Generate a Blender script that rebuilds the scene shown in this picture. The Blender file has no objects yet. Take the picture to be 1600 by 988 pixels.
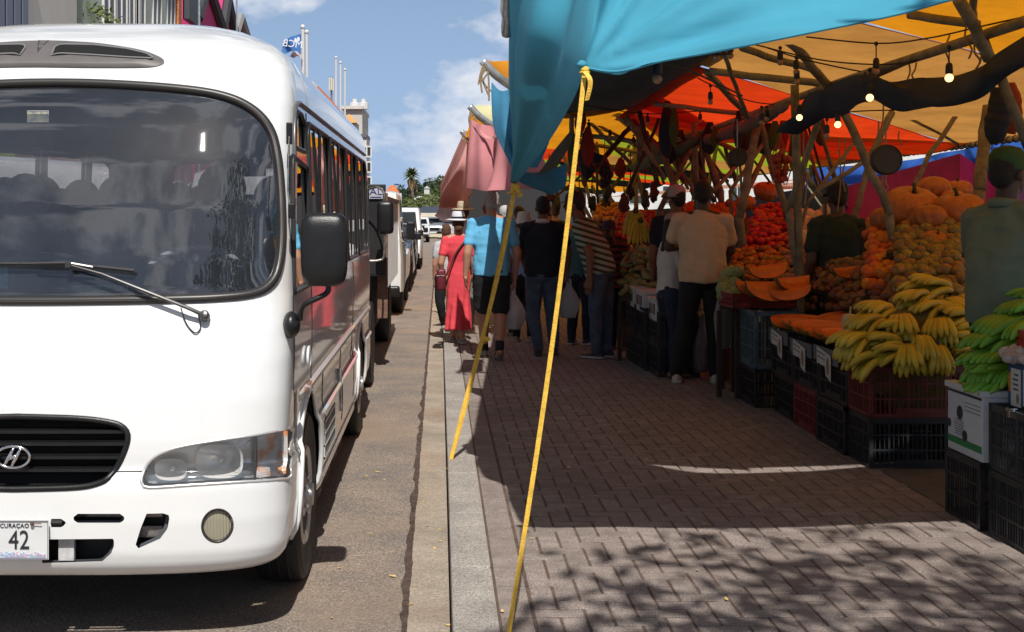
import bpy, bmesh, math, random
from mathutils import Vector, Matrix, Euler, noise as mnoise
random.seed(7)
R = math.radians
sc = bpy.context.scene
col = sc.collection
# ---------------------------------------------------------------- camera, sky, sun, exposure
FPX, VX, VY, EYE = 1950.0, 687.0, 335.0, 1.55
cam = bpy.data.objects.new('camera', bpy.data.cameras.new('camera')); col.objects.link(cam)
cam.location = (0, 0, EYE); cam.rotation_euler = (R(90), 0, 0)
cam.data.sensor_width = 36; cam.data.lens = FPX/1600*36
cam.data.shift_x = (800-VX)/1600; cam.data.shift_y = (VY-494)/1600
cam.data.clip_start = 0.1; cam.data.clip_end = 5000
sc.camera = cam
SX, SY = -0.06, 0.76                       # where a point one metre up throws its shadow
SUN = Vector((-SX, -SY, 1)).normalized()
ELEV = math.asin(SUN.z); AZ = math.atan2(SUN.x, SUN.y)
sun = bpy.data.objects.new('sun', bpy.data.lights.new('sun', 'SUN')); col.objects.link(sun)
sun.data.energy = 5.0; sun.data.angle = R(0.53); sun.data.color = (1.0, 0.955, 0.89)
sun.rotation_euler = SUN.to_track_quat('Z', 'Y').to_euler(); sun.location = (0, -5, 12)
sc.view_settings.view_transform = 'Standard'; sc.view_settings.look = 'None'
sc.view_settings.exposure = 0.0; sc.view_settings.gamma = 1
sc.render.engine = 'CYCLES'
sc.cycles.max_bounces = 7; sc.cycles.diffuse_bounces = 2; sc.cycles.glossy_bounces = 3
sc.cycles.transmission_bounces = 4; sc.cycles.transparent_max_bounces = 12
sc.cycles.caustics_reflective = False; sc.cycles.caustics_refractive = False
sc.cycles.sample_clamp_indirect = 4.0
try:
    sc.cycles.use_denoising = True; sc.cycles.denoiser = 'OPENIMAGEDENOISE'
except Exception: pass
W = bpy.data.worlds.new('World'); sc.world = W; W.use_nodes = True
nt = W.node_tree; nt.nodes.clear()
def N(t, tree=None, **k):
    n = (tree or nt).nodes.new(t)
    for a, b in k.items(): setattr(n, a, b)
    return n
out = N('ShaderNodeOutputWorld'); bg = N('ShaderNodeBackground'); sky = N('ShaderNodeTexSky')
sky.sky_type = 'NISHITA'; sky.sun_disc = False; sky.sun_elevation = ELEV; sky.sun_rotation = AZ
sky.air_density = 1.0; sky.dust_density = 1.1; sky.ozone_density = 1.5; sky.altitude = 10
tc = N('ShaderNodeTexCoord'); mp = N('ShaderNodeMapping'); mp.inputs['Scale'].default_value = (3.3, 3.3, 5.6)
mp.inputs['Location'].default_value = (0.52, 0.1, 0.30)
nz = N('ShaderNodeTexNoise'); nz.inputs['Scale'].default_value = 2.1; nz.inputs['Detail'].default_value = 9; nz.inputs['Roughness'].default_value = 0.56
rp = N('ShaderNodeValToRGB'); rp.color_ramp.elements[0].position = 0.50; rp.color_ramp.elements[1].position = 0.60
sep = N('ShaderNodeSeparateXYZ'); hz = N('ShaderNodeMapRange'); hz.inputs['From Min'].default_value = 0.0; hz.inputs['From Max'].default_value = 0.5
hz.inputs['To Min'].default_value = 1.0; hz.inputs['To Max'].default_value = 0.0
mixh = N('ShaderNodeMixRGB'); mixh.inputs['Color2'].default_value = (8.2, 12.0, 18.6, 1)
hzs = N('ShaderNodeMath', operation='MULTIPLY'); hzs.inputs[1].default_value = 0.8
mixc = N('ShaderNodeMixRGB'); mixc.inputs['Color2'].default_value = (17.0, 17.3, 18.4, 1)
cs = N('ShaderNodeMath', operation='MULTIPLY'); cs.inputs[1].default_value = 0.8
L = nt.links.new
L(tc.outputs['Generated'], mp.inputs['Vector']); L(mp.outputs[0], nz.inputs['Vector']); L(nz.outputs['Fac'], rp.inputs[0])
L(tc.outputs['Generated'], sep.inputs[0]); L(sep.outputs['Z'], hz.inputs['Value']); L(hz.outputs[0], hzs.inputs[0])
L(hzs.outputs[0], mixh.inputs['Fac']); L(sky.outputs[0], mixh.inputs['Color1'])
L(rp.outputs[0], cs.inputs[0]); L(cs.outputs[0], mixc.inputs['Fac']); L(mixh.outputs[0], mixc.inputs['Color1'])
L(mixc.outputs[0], bg.inputs['Color']); bg.inputs['Strength'].default_value = 0.05; L(bg.outputs[0], out.inputs['Surface'])

# ---------------------------------------------------------------- helpers
def P(px, py, Y): return Vector(((px-VX)*Y/FPX, Y, EYE-(py-VY)*Y/FPX))
def G(px, py, z=0.0):
    Y = (EYE-z)*FPX/(py-VY); return P(px, py, Y)
MATS = {}
def mat(name, c=(.5, .5, .5), rough=.6, metal=0, n=None, bump=None, coat=0, rnd=0, trans=0, emit=None, spec=None, c2=None, hue=0, sheen=0):
    """n=(scale, amount): mottling of the base colour; c2: second colour mixed by the mottling; bump=(scale, strength); rnd: per-object value change"""
    if name in MATS: return MATS[name]
    m = bpy.data.materials.new(name); m.use_nodes = True; t = m.node_tree; b = t.nodes['Principled BSDF']; l = t.links.new
    b.inputs['Base Color'].default_value = (*c, 1); b.inputs['Roughness'].default_value = rough; b.inputs['Metallic'].default_value = metal
    if coat: b.inputs['Coat Weight'].default_value = coat; b.inputs['Coat Roughness'].default_value = .04
    if spec is not None: b.inputs['Specular IOR Level'].default_value = spec
    tcn = N('ShaderNodeTexCoord', t); src = None
    if n:
        z = N('ShaderNodeTexNoise', t); z.inputs['Scale'].default_value = n[0]; z.inputs['Detail'].default_value = 6; z.inputs['Roughness'].default_value = .65
        l(tcn.outputs['Object'], z.inputs['Vector'])
        r = N('ShaderNodeValToRGB', t); r.color_ramp.elements[0].position = .34; r.color_ramp.elements[1].position = .68
        a = n[1]
        r.color_ramp.elements[0].color = (*[x*(1-a) for x in c], 1)
        r.color_ramp.elements[1].color = (*(c2 if c2 else [min(1, x*(1+a)) for x in c]), 1)
        l(z.outputs['Fac'], r.inputs[0]); src = r.outputs[0]
    if rnd or hue:
        oi = N('ShaderNodeObjectInfo', t); h = N('ShaderNodeHueSaturation', t)
        mr = N('ShaderNodeMapRange', t); mr.inputs['To Min'].default_value = 1-rnd; mr.inputs['To Max'].default_value = 1+rnd
        l(oi.outputs['Random'], mr.inputs['Value']); l(mr.outputs[0], h.inputs['Value'])
        if hue:
            f = N('ShaderNodeMath', t, operation='FRACT'); mu = N('ShaderNodeMath', t, operation='MULTIPLY'); mu.inputs[1].default_value = 7.31
            l(oi.outputs['Random'], mu.inputs[0]); l(mu.outputs[0], f.inputs[0])
            m2 = N('ShaderNodeMapRange', t); m2.inputs['To Min'].default_value = .5-hue; m2.inputs['To Max'].default_value = .5+hue
            l(f.outputs[0], m2.inputs['Value']); l(m2.outputs[0], h.inputs['Hue'])
        if src: l(src, h.inputs['Color'])
        else: h.inputs['Color'].default_value = (*c, 1)
        src = h.outputs[0]
    if src: l(src, b.inputs['Base Color'])
    if bump:
        z = N('ShaderNodeTexNoise', t); z.inputs['Scale'].default_value = bump[0]; z.inputs['Detail'].default_value = 5
        l(tcn.outputs['Object'], z.inputs['Vector']); bn = N('ShaderNodeBump', t); bn.inputs['Strength'].default_value = bump[1]; bn.inputs['Distance'].default_value = .02
        l(z.outputs['Fac'], bn.inputs['Height']); l(bn.outputs[0], b.inputs['Normal'])
    if trans:
        tr = N('ShaderNodeBsdfTranslucent', t); mx = N('ShaderNodeMixShader', t); mx.inputs[0].default_value = trans
        if src: l(src, tr.inputs['Color'])
        else: tr.inputs['Color'].default_value = (*c, 1)
        l(b.outputs[0], mx.inputs[1]); l(tr.outputs[0], mx.inputs[2]); l(mx.outputs[0], t.nodes['Material Output'].inputs[0])
    if emit: b.inputs['Emission Color'].default_value = (*emit[0], 1); b.inputs['Emission Strength'].default_value = emit[1]
    MATS[name] = m; return m
def glass(name, tint, rough=.02, ior=1.5, base=None):
    """thin window glass: tinted see-through mixed with a mirror coat by fresnel"""
    if name in MATS: return MATS[name]
    m = bpy.data.materials.new(name); m.use_nodes = True; t = m.node_tree; t.nodes.clear(); l = t.links.new
    o = N('ShaderNodeOutputMaterial', t); a = N('ShaderNodeBsdfTransparent', t); a.inputs[0].default_value = (*tint, 1)
    g = N('ShaderNodeBsdfGlossy', t); g.inputs['Roughness'].default_value = rough; g.inputs['Color'].default_value = (1, 1, 1, 1)
    f = N('ShaderNodeFresnel', t); f.inputs['IOR'].default_value = ior
    mx = N('ShaderNodeMixShader', t); l(f.outputs[0], mx.inputs[0]); l(a.outputs[0], mx.inputs[1]); l(g.outputs[0], mx.inputs[2]); 
    last = mx
    if base:      # a film of dust; on the windscreen also a painted haze of reflected sky
        d = N('ShaderNodeBsdfDiffuse', t); d.inputs[0].default_value = (*base, 1); m2 = N('ShaderNodeMixShader', t)
        tcn = N('ShaderNodeTexCoord', t); z = N('ShaderNodeTexNoise', t); z.inputs['Scale'].default_value = 3; z.inputs['Detail'].default_value = 8; l(tcn.outputs['Object'], z.inputs['Vector'])
        mr = N('ShaderNodeMapRange', t); mr.inputs['From Min'].default_value = .3; mr.inputs['From Max'].default_value = .8; mr.inputs['To Min'].default_value = .03; mr.inputs['To Max'].default_value = .085
        l(z.outputs['Fac'], mr.inputs['Value']); l(mr.outputs[0], m2.inputs[0]); l(mx.outputs[0], m2.inputs[1]); l(d.outputs[0], m2.inputs[2]); last = m2
    l(last.outputs[0], o.inputs[0])
    MATS[name] = m; return m

class MB:
    def __init__(s): s.v = []; s.f = []; s.mi = []; s.m = 0
    def add(s, vs, fs):
        o = len(s.v); s.v += [tuple(v) for v in vs]; s.f += [tuple(i+o for i in f) for f in fs]; s.mi += [s.m]*len(fs)
        return s
    def box(s, x0, x1, y0, y1, z0, z1, b=0, M=None):
        if b <= 0:
            vs = [(x, y, z) for x in (x0, x1) for y in (y0, y1) for z in (z0, z1)]
            fs = [(0, 1, 3, 2), (4, 6, 7, 5), (0, 4, 5, 1), (2, 3, 7, 6), (0, 2, 6, 4), (1, 5, 7, 3)]
        else:
            b = min(b, abs(x1-x0)*.45, abs(y1-y0)*.45, abs(z1-z0)*.45)
            bm = bmesh.new(); bmesh.ops.create_cube(bm, size=1)
            for v in bm.verts: v.co = Vector(((x0+x1)/2+v.co.x*(x1-x0), (y0+y1)/2+v.co.y*(y1-y0), (z0+z1)/2+v.co.z*(z1-z0)))
            bmesh.ops.bevel(bm, geom=bm.edges[:], offset=b, segments=2, profile=.6, affect='EDGES')
            bm.verts.index_update(); vs = [v.co.copy() for v in bm.verts]; fs = [[v.index for v in f.verts] for f in bm.faces]; bm.free()
        if M is not None: vs = [M @ Vector(v) for v in vs]
        return s.add(vs, fs)
    def tube(s, pts, r, seg=8, closed=False, caps=True, flat=None):
        pts = [Vector(p) for p in pts]; n = len(pts); rs = r if isinstance(r, (list, tuple)) else [r]*n
        vs = []; fs = []; up = None
        for i, p in enumerate(pts):
            if closed: d = pts[(i+1) % n]-pts[i-1]
            else: d = pts[min(i+1, n-1)]-pts[max(i-1, 0)]
            if d.length < 1e-9: d = Vector((0, 0, 1))
            d.normalize()
            if up is None: up = Vector((0, 0, 1)) if abs(d.z) < .9 else Vector((0, 1, 0))
            a = d.cross(up)
            if a.length < 1e-6: a = d.orthogonal()
            a.normalize(); b = a.cross(d).normalized(); up = b
            for k in range(seg):
                t = 2*math.pi*k/seg
                vs.append(p + a*math.cos(t)*rs[i] + b*math.sin(t)*rs[i]*(flat or 1))
        for i in range(n if closed else n-1):
            j = (i+1) % n
            for k in range(seg): fs.append((i*seg+k, i*seg+(k+1) % seg, j*seg+(k+1) % seg, j*seg+k))
        if caps and not closed: fs.append(tuple(range(seg-1, -1, -1))); fs.append(tuple((n-1)*seg+k for k in range(seg)))
        return s.add(vs, fs)
    def lathe(s, prof, seg=20, M=None):
        """prof: (r, z) list, about local Z"""
        vs = []; fs = []; n = len(prof)
        for r, z in prof:
            for k in range(seg):
                t = 2*math.pi*k/seg; vs.append((r*math.cos(t), r*math.sin(t), z))
        for i in range(n-1):
            for k in range(seg): fs.append((i*seg+k, i*seg+(k+1) % seg, (i+1)*seg+(k+1) % seg, (i+1)*seg+k))
        if prof[0][0] > 1e-6: fs.append(tuple(range(seg-1, -1, -1)))
        if prof[-1][0] > 1e-6: fs.append(tuple((n-1)*seg+k for k in range(seg)))
        if M is not None: vs = [M @ Vector(v) for v in vs]
        return s.add(vs, fs)
    def ball(s, c, r, seg=12, rings=8, M=None, jit=0):
        c = Vector(c); rr = r if isinstance(r, (tuple, list)) else (r, r, r); vs = [(0, 0, -1)]; fs = []
        for i in range(1, rings):
            a = math.pi*i/rings-math.pi/2
            for k in range(seg): t = 2*math.pi*k/seg; vs.append((math.cos(a)*math.cos(t), math.cos(a)*math.sin(t), math.sin(a)))
        vs.append((0, 0, 1)); e = len(vs)-1
        for k in range(seg):
            fs.append((0, 1+(k+1) % seg, 1+k)); fs.append((e, e-seg+k, e-seg+(k+1) % seg))
        for i in range(rings-2):
            for k in range(seg): a = 1+i*seg; fs.append((a+k, a+(k+1) % seg, a+seg+(k+1) % seg, a+seg+k))
        o = []
        for v in vs:
            q = Vector((v[0]*rr[0], v[1]*rr[1], v[2]*rr[2]))
            if jit: q *= 1+jit*mnoise.noise(Vector(v)*1.7+c*9)
            if M is not None: q = M @ q
            o.append(c+q)
        return s.add(o, fs)
    def grid(s, fn, nu, nv):
        vs = [fn(i/nu, j/nv) for j in range(nv+1) for i in range(nu+1)]
        return s.add(vs, [(j*(nu+1)+i, j*(nu+1)+i+1, (j+1)*(nu+1)+i+1, (j+1)*(nu+1)+i) for j in range(nv) for i in range(nu)])
    def prism(s, pts, d):
        """closed outline pts (3-D, planar), extruded by vector d"""
        pts = [Vector(p) for p in pts]; d = Vector(d); n = len(pts)
        return s.add(pts+[p+d for p in pts], [tuple(range(n-1, -1, -1)), tuple(range(n, 2*n))]+[(i, (i+1) % n, n+(i+1) % n, n+i) for i in range(n)])
    def build(s, name, m, parent=None, smooth=False, **tags):
        me = bpy.data.meshes.new(name)
        off = WO.get(parent.name, Vector()) if parent is not None else Vector()
        me.from_pydata([tuple(Vector(v)-off) for v in s.v], [], s.f)
        for mm in (m if isinstance(m, (list, tuple)) else [m]): me.materials.append(mm)
        if len(me.materials) > 1: me.polygons.foreach_set('material_index', s.mi)
        me.update()
        if smooth:
            me.polygons.foreach_set('use_smooth', [True]*len(me.polygons))
            if smooth is not True and hasattr(me, 'set_sharp_from_angle'): me.set_sharp_from_angle(angle=R(smooth))
        o = bpy.data.objects.new(name, me); col.objects.link(o)
        if parent is not None: o.parent = parent; WO[o.name] = off
        tag(o, **tags); return o
WO = {}
def tag(o, label=None, cat=None, group=None, kind=None):
    if label: o['label'] = label
    if cat: o['category'] = cat
    if group: o['group'] = group
    if kind: o['kind'] = kind
    return o
def thing(name, label, cat, loc=(0, 0, 0), group=None, rz=0, world=True):
    """world=True: its parts are given in world coordinates; False: in local ones"""
    o = bpy.data.objects.new(name, None); col.objects.link(o); o.empty_display_size = .2
    o.location = loc; o.rotation_euler = (0, 0, rz); tag(o, label, cat, group)
    WO[o.name] = Vector(loc) if world else Vector(); return o
def dup(o, loc=None, rot=None, label=None, group=None, scale=None, parent=None):
    c = o.copy(); col.objects.link(c)
    if parent is not None: c.parent = parent
    if loc is not None: c.location = loc
    if rot is not None: c.rotation_euler = rot
    if scale is not None: c.scale = scale if isinstance(scale, (tuple, list)) else (scale,)*3
    if label: c['label'] = label
    if group: c['group'] = group
    for ch in list(o.children): dup(ch, parent=c)
    return c
def modmesh(o, *mods):
    """bake modifiers into the mesh"""
    for typ, kw in mods:
        m = o.modifiers.new('m', typ)
        for k, v in kw.items(): setattr(m, k, v)
    bpy.context.view_layer.update()
    dg = bpy.context.evaluated_depsgraph_get(); me = bpy.data.meshes.new_from_object(o.evaluated_get(dg))
    old = o.data; o.modifiers.clear(); nm = old.name; o.data = me; bpy.data.meshes.remove(old); me.name = nm
    return o
def text(name, s, size, M, m, parent=None, depth=.002, align='CENTER', sx=1, **tags):
    c = bpy.data.curves.new(name, 'FONT'); c.body = s; c.size = size; c.extrude = depth; c.align_x = align; c.align_y = 'CENTER'; c.resolution_u = 3
    o = bpy.data.objects.new(name, c); col.objects.link(o); bpy.context.view_layer.update()
    me = bpy.data.meshes.new_from_object(o.evaluated_get(bpy.context.evaluated_depsgraph_get())); bpy.data.objects.remove(o)
    off = WO.get(parent.name, Vector()) if parent is not None else Vector()
    for v in me.vertices: v.co = (M @ Vector((v.co.x*sx, v.co.y, v.co.z)))-off
    me.materials.append(m); o = bpy.data.objects.new(name, me); col.objects.link(o)
    if parent is not None: o.parent = parent; WO[o.name] = off
    tag(o, **tags); return o
FRONT = Matrix(((1, 0, 0), (0, 0, -1), (0, 1, 0))).to_4x4()     # text plane facing the camera (-Y)
def lerp(a, b, t): return a+(b-a)*t
def tab(t, x):
    if x <= t[0][0]: return t[0][1:]
    for i in range(len(t)-1):
        if x <= t[i+1][0]:
            k = (x-t[i][0])/(t[i+1][0]-t[i][0]); return tuple(lerp(a, b, k) for a, b in zip(t[i][1:], t[i+1][1:]))
    return t[-1][1:]
def smoothpath(pts, n=6, closed=False):
    pts = [Vector(p) for p in pts]; m = len(pts); o = []
    for i in range(m if closed else m-1):
        if closed: a, b, c, d = pts[i-1], pts[i], pts[(i+1) % m], pts[(i+2) % m]
        else: a, b, c, d = pts[max(i-1, 0)], pts[i], pts[i+1], pts[min(i+2, m-1)]
        for k in range(n):
            t = k/n; o.append(.5*((2*b)+(c-a)*t+(2*a-5*b+4*c-d)*t*t+(3*b-a-3*c+d)*t**3))
    if not closed: o.append(pts[-1])
    return o
# ---------------------------------------------------------------- ground
ROAD = -0.12
m_asph = mat('asphalt', (.195, .172, .155), .9, n=(2.2, .16), bump=(60, .5), c2=(.27, .215, .17))
def speckle(m, scale, lo, hi, dark=.55, light=1.7, patch=None):
    t = m.node_tree; l = t.links.new; b = t.nodes['Principled BSDF']; src = b.inputs['Base Color'].links[0].from_socket
    tcn = N('ShaderNodeTexCoord', t); v = N('ShaderNodeTexNoise', t); v.inputs['Scale'].default_value = scale; v.inputs['Detail'].default_value = 2
    l(tcn.outputs['Object'], v.inputs['Vector']); r = N('ShaderNodeValToRGB', t); e = r.color_ramp.elements
    e[0].position = lo; e[0].color = (dark,)*3+(1,); e[1].position = hi; e[1].color = (light,)*3+(1,); q = r.color_ramp.elements.new((lo+hi)/2); q.color = (1, 1, 1, 1)
    l(v.outputs['Fac'], r.inputs[0]); mu = N('ShaderNodeMixRGB', t, blend_type='MULTIPLY'); mu.inputs[0].default_value = 1
    l(src, mu.inputs[1]); l(r.outputs[0], mu.inputs[2]); l(mu.outputs[0], b.inputs['Base Color'])
    if patch:
        sc_, colr, a, bb = patch
        z = N('ShaderNodeTexNoise', t); z.inputs['Scale'].default_value = sc_; z.inputs['Detail'].default_value = 8; l(tcn.outputs['Object'], z.inputs['Vector'])
        rr = N('ShaderNodeValToRGB', t); rr.color_ramp.elements[0].position = a; rr.color_ramp.elements[1].position = bb; l(z.outputs['Fac'], rr.inputs[0])
        m3 = N('ShaderNodeMixRGB', t); m3.inputs[2].default_value = (*colr, 1); l(rr.outputs[0], m3.inputs[0]); l(mu.outputs[0], m3.inputs[1]); l(m3.outputs[0], b.inputs['Base Color'])
speckle(m_asph, 130, .3, .72, .5, 2.0, (.7, (.31, .22, .15), .48, .8))
m_gut = mat('gutter_concrete', (.34, .285, .225), .9, n=(2.5, .25), bump=(40, .3), c2=(.40, .335, .265)); speckle(m_gut, 90, .25, .75, .7, 1.35, (.9, (.24, .15, .10), .5, .85))
m_kerb = mat('kerb_granite', (.31, .285, .255), .85, n=(2.5, .2), bump=(70, .4)); speckle(m_kerb, 140, .3, .7, .55, 1.5)
m_joint = mat('paver_joint_sand', (.12, .08, .062), .95, n=(12, .35), bump=(80, .4))
m_dirt = mat('dirt_line', (.075, .05, .038), .95, n=(14, .5), bump=(60, .6))
g = MB(); g.box(-400, 400, -60, 1500, ROAD-.6, ROAD-.02); g.build('ground', mat('ground_earth', (.22, .19, .15), .95, n=(.05, .3)), kind='structure')
g = MB(); g.box(-7.2, -.148, -14, 160, ROAD-.3, ROAD); g.build('road', m_asph, kind='structure')
g = MB()
y = -10
while y < 60: g.box(-.136, .042, y, y+2.99, ROAD-.28, ROAD+.004, .004); y += 3
g.build('gutter', m_gut, kind='structure')
# ragged dirt and leaf litter in the joint between asphalt and gutter
g = MB(); pts = [(-.152+.012*mnoise.noise(Vector((i*.09, 3, 0))), .5+i*.05) for i in range(900)]
vs = []
for i, (x, y) in enumerate(pts):
    w1 = max(.002, .012+.03*mnoise.noise(Vector((i*.15, 0, 1)))+.012*mnoise.noise(Vector((i*.9, 0, 5)))); w2 = .02+.008*mnoise.noise(Vector((i*.7, 9, 1)))
    if y > 12: w1 *= .5
    vs += [(x-w1, y, ROAD+.006), (x+w2, y, ROAD+.008)]
g.add(vs, [(2*i, 2*i+1, 2*i+3, 2*i+2) for i in range(len(pts)-1)]); g.build('dirt_line', m_dirt, kind='structure')
g = MB(); y = -9.37
while y < 60: g.box(.048+.002*random.random(), .226, y, y+.979, ROAD-.3, .004, .012); y += .99
g.build('kerb', m_kerb, kind='structure')
g = MB(); g.box(-.138, .05, -10, 60, ROAD-.32, ROAD-.03); g.box(.2, 9, -10, 70, -.3, -.0025); g.build('pavement_bed', m_joint, kind='structure')
m_pav = mat('paver', (.235, .195, .172), .88, n=(9, .2), bump=(90, .35), c2=(.30, .25, .225)); speckle(m_pav, 160, .3, .72, .6, 1.9, (.8, (.17, .135, .115), .45, .8))
def islands(m, lo, hi):
    t = m.node_tree; b = t.nodes['Principled BSDF']; l = t.links.new; src = b.inputs['Base Color'].links[0].from_socket
    ge = N('ShaderNodeNewGeometry', t); mr = N('ShaderNodeMapRange', t); mr.inputs['To Min'].default_value = lo; mr.inputs['To Max'].default_value = hi
    h = N('ShaderNodeHueSaturation', t); l(ge.outputs['Random Per Island'], mr.inputs['Value']); l(mr.outputs[0], h.inputs['Value']); l(src, h.inputs['Color']); l(h.outputs[0], b.inputs['Base Color'])
islands(m_pav, .90, 1.08)
def paver(g, x0, x1, y0, y1, z=0):
    j = .003; b = .004; dz = random.uniform(-.0009, .0014); tx = random.uniform(-.0008, .0008)
    x0 += j; x1 -= j; y0 += j; y1 -= j
    vs = [(x0, y0, z-.01), (x1, y0, z-.01), (x1, y1, z-.01), (x0, y1, z-.01), (x0+b, y0+b, z+dz-tx), (x1-b, y0+b, z+dz+tx), (x1-b, y1-b, z+dz+tx), (x0+b, y1-b, z+dz-tx)]
    g.add(vs, [(4, 5, 6, 7), (0, 1, 5, 4), (1, 2, 6, 5), (2, 3, 7, 6), (3, 0, 4, 7)])
g = MB(); y = 2.0
while y < 40: paver(g, .229, .362, y, y+.4); y += .4
U = .1
for j in range(20, 220):
    for i in range(-1, 24):
        k = (i-j) % 4            # 90 degree herringbone
        x0 = .365+i*U; y0 = j*U; x1 = .365+23*U
        if k == 0: paver(g, max(x0, .365), min(x0+2*U, x1), y0, y0+U)
        elif k == 3 and 0 <= i < 23: paver(g, x0, x0+U, y0, y0+2*U)
g.build('pavement', m_pav, kind='structure')
g = MB(); y = 2.0
while y < 40: g.box(.365+2.3+.003, .365+2.3+.1, y+.003, y+.497, -.1, .004, .004); y += .5
g.box(2.77, 9, -10, 70, -.2, .0); g.build('stall_slab', mat('slab_concrete', (.11, .095, .085), .9, n=(5, .25), bump=(40, .3)), kind='structure')
# leaves and scraps lying about: litter nobody would count
g = MB(); ml = MB()
rl = random.Random(5)
spots = [(rl.uniform(-.13, .04), rl.uniform(4.8, 16), ROAD+.006) for _ in range(46)]+[(rl.uniform(-.5, -.16), rl.uniform(4.8, 12), ROAD+.006) for _ in range(16)]+[(rl.uniform(.25, 2.4), rl.uniform(4.8, 9), .006) for _ in range(34)]
spots += [G(785, 955, .006), G(1135, 936, .006), G(1521, 937, .006)]
for x, y, z in spots:
    a = rl.uniform(0, 6.3); s_ = rl.uniform(.008, .02); c, d = math.cos(a), math.sin(a)
    vs = [(-1, 0, 0), (-.4, -.45, .12), (.5, -.38, .2), (1, 0, .35), (.5, .38, .1), (-.4, .45, .02)]
    g.add([(x+s_*(u*c-v*d), y+s_*(u*d+v*c), z+s_*w*.8) for u, v, w in vs], [(0, 1, 2, 3, 4, 5)])
g.build('fallen_leaves', mat('dry_leaf', (.62, .42, .16), .8, n=(30, .4)), kind='stuff')
# ---------------------------------------------------------------- minibus
CX, Y0, YR, D, DR, NE = -1.612, 4.715, 10.86, .34, .22, 3.4
PROF = [(.285, .955, .075), (.30, .975, .05), (.33, .995, .022), (.38, 1.01, .006), (.5, 1.02, 0), (.62, 1.02, .004), (.67, 1.018, .012), (.684, 1.006, .03), (.70, 1.004, .036), (.75, 1.004, .034), (.8, 1.006, .036), (.95, 1.012, .05),
        (1.1, 1.016, .075), (1.22, 1.016, .108), (1.32, 1.014, .150), (1.36, 1.012, .165), (1.5, 1.008, .203), (1.7, 1.003, .262), (1.9, .997, .335), (2.05, .992, .405), (2.15, .987, .462), (2.24, .975, .53), (2.32, .955, .61), (2.385, .92, .70), (2.44, .865, .80),
        (2.49, .78, .92), (2.54, .68, 1.07), (2.58, .57, 1.24), (2.61, .45, 1.45), (2.635, .32, 1.72), (2.65, .17, 2.05), (2.656, .0, 2.6)]
def prof(zr): return tab(PROF, zr)
def fcurve(u):                       # depth of the rounded nose at |x|/w = u
    u = min(abs(u), 1); return D*(1-(1-u**NE)**(1/NE))
def front_y(X, z):
    w, d = prof(z-ROAD); return Y0+d+fcurve((X-CX)/w)
def side_x(z): return CX+prof(z-ROAD)[0]
def fpx(px, py, off=0):
    Y = Y0+.2
    for _ in range(30):
        p = P(px, py, Y); p.x = min(p.x, CX+prof(min(p.z, 2.40)-ROAD)[0]*.999); Y = .5*Y+.5*front_y(p.x, min(p.z, 2.40))
    p = P(px, py, Y); p.x = min(p.x, CX+prof(min(p.z, 2.40)-ROAD)[0]*.999); p.y -= off; return p
def spt(Y, zr, off=0): return Vector((CX+prof(zr)[0]+off, Y, zr+ROAD))
# columns: plan outline parameter. ('f', u) nose, ('s', Y) side, ('r', u) rear
NF = 60
us = []
for i in range(NF+1):
    t = i/NF*math.pi/2; us.append((math.sin(t)**(2/NE)*.5+.5*min(1, i/NF*1.12)) if i < NF else 1.0)
# even arc length of the nose curve
fine = [(k/4000, fcurve(k/4000)) for k in range(4001)]; al = [0]
for k in range(1, 4001): al.append(al[-1]+math.hypot(fine[k][0]-fine[k-1][0], fine[k][1]-fine[k-1][1]))
us = []; k = 0
for i in range(NF+1):
    while k < 4000 and al[k] < al[-1]*i/NF: k += 1
    us.append(fine[k][0])
us[-1] = 1.0
YS = Y0+D
NS = 250
def ring(zr):
    w, dv = prof(zr); pts = []
    for u in us: pts.append((u*w, Y0+dv+fcurve(u)))
    ys = YS+dv; ye = YR-DR
    if zr > 2.3: ye = YR-DR-.35*((zr-2.3)/.295)**1.5*1.0
    for i in range(1, NS): pts.append((w, lerp(ys, ye, i/NS)))
    for i in range(0, 17):
        a = math.pi/2*i/16; pts.append((w*(1-.12*(1-math.cos(a))) if i < 16 else 0, ye+DR*math.sin(a) if i < 16 else ye+DR))
    # fill the rear wall
    last = pts[-2]; pts = pts[:-1]
    for i in range(1, 12): pts.append((last[0]*(1-i/11), last[1]+.01*i/11))
    return pts
zs = []
z = .285
while z < 2.2: zs.append(z); z += .0165
zs += [2.2, 2.215, 2.23, 2.245, 2.26, 2.28, 2.3, 2.32, 2.34, 2.36, 2.385, 2.41, 2.425, 2.44, 2.455, 2.47, 2.49, 2.505, 2.52, 2.54, 2.56, 2.58, 2.595, 2.61, 2.623, 2.635, 2.643, 2.65, 2.654, 2.656]
def pinpoly(p, poly):
    x, y = p; c = False; n = len(poly); j = n-1
    for i in range(n):
        a, b = poly[i], poly[j]
        if (a[1] > y) != (b[1] > y) and x < (b[0]-a[0])*(y-a[1])/(b[1]-a[1])+a[0]: c = not c
        j = i
    return c
def rrect(x0, x1, y0, y1, r, n=6):
    o = []
    for cx, cy, a0 in ((x1-r, y0+r, -90), (x1-r, y1-r, 0), (x0+r, y1-r, 90), (x0+r, y0+r, 180)):
        for k in range(n+1): a = R(a0+90*k/n); o.append((cx+r*math.cos(a), cy+r*math.sin(a)))
    return o
def dense(poly, st=.006):
    o = []; n = len(poly)
    for i in range(n):
        a, b = poly[i], poly[(i+1) % n]; d = math.hypot(b[0]-a[0], b[1]-a[1]); m = max(1, int(d/st))
        for k in range(m): o.append((lerp(a[0], b[0], k/m), lerp(a[1], b[1], k/m)))
    return o
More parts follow.
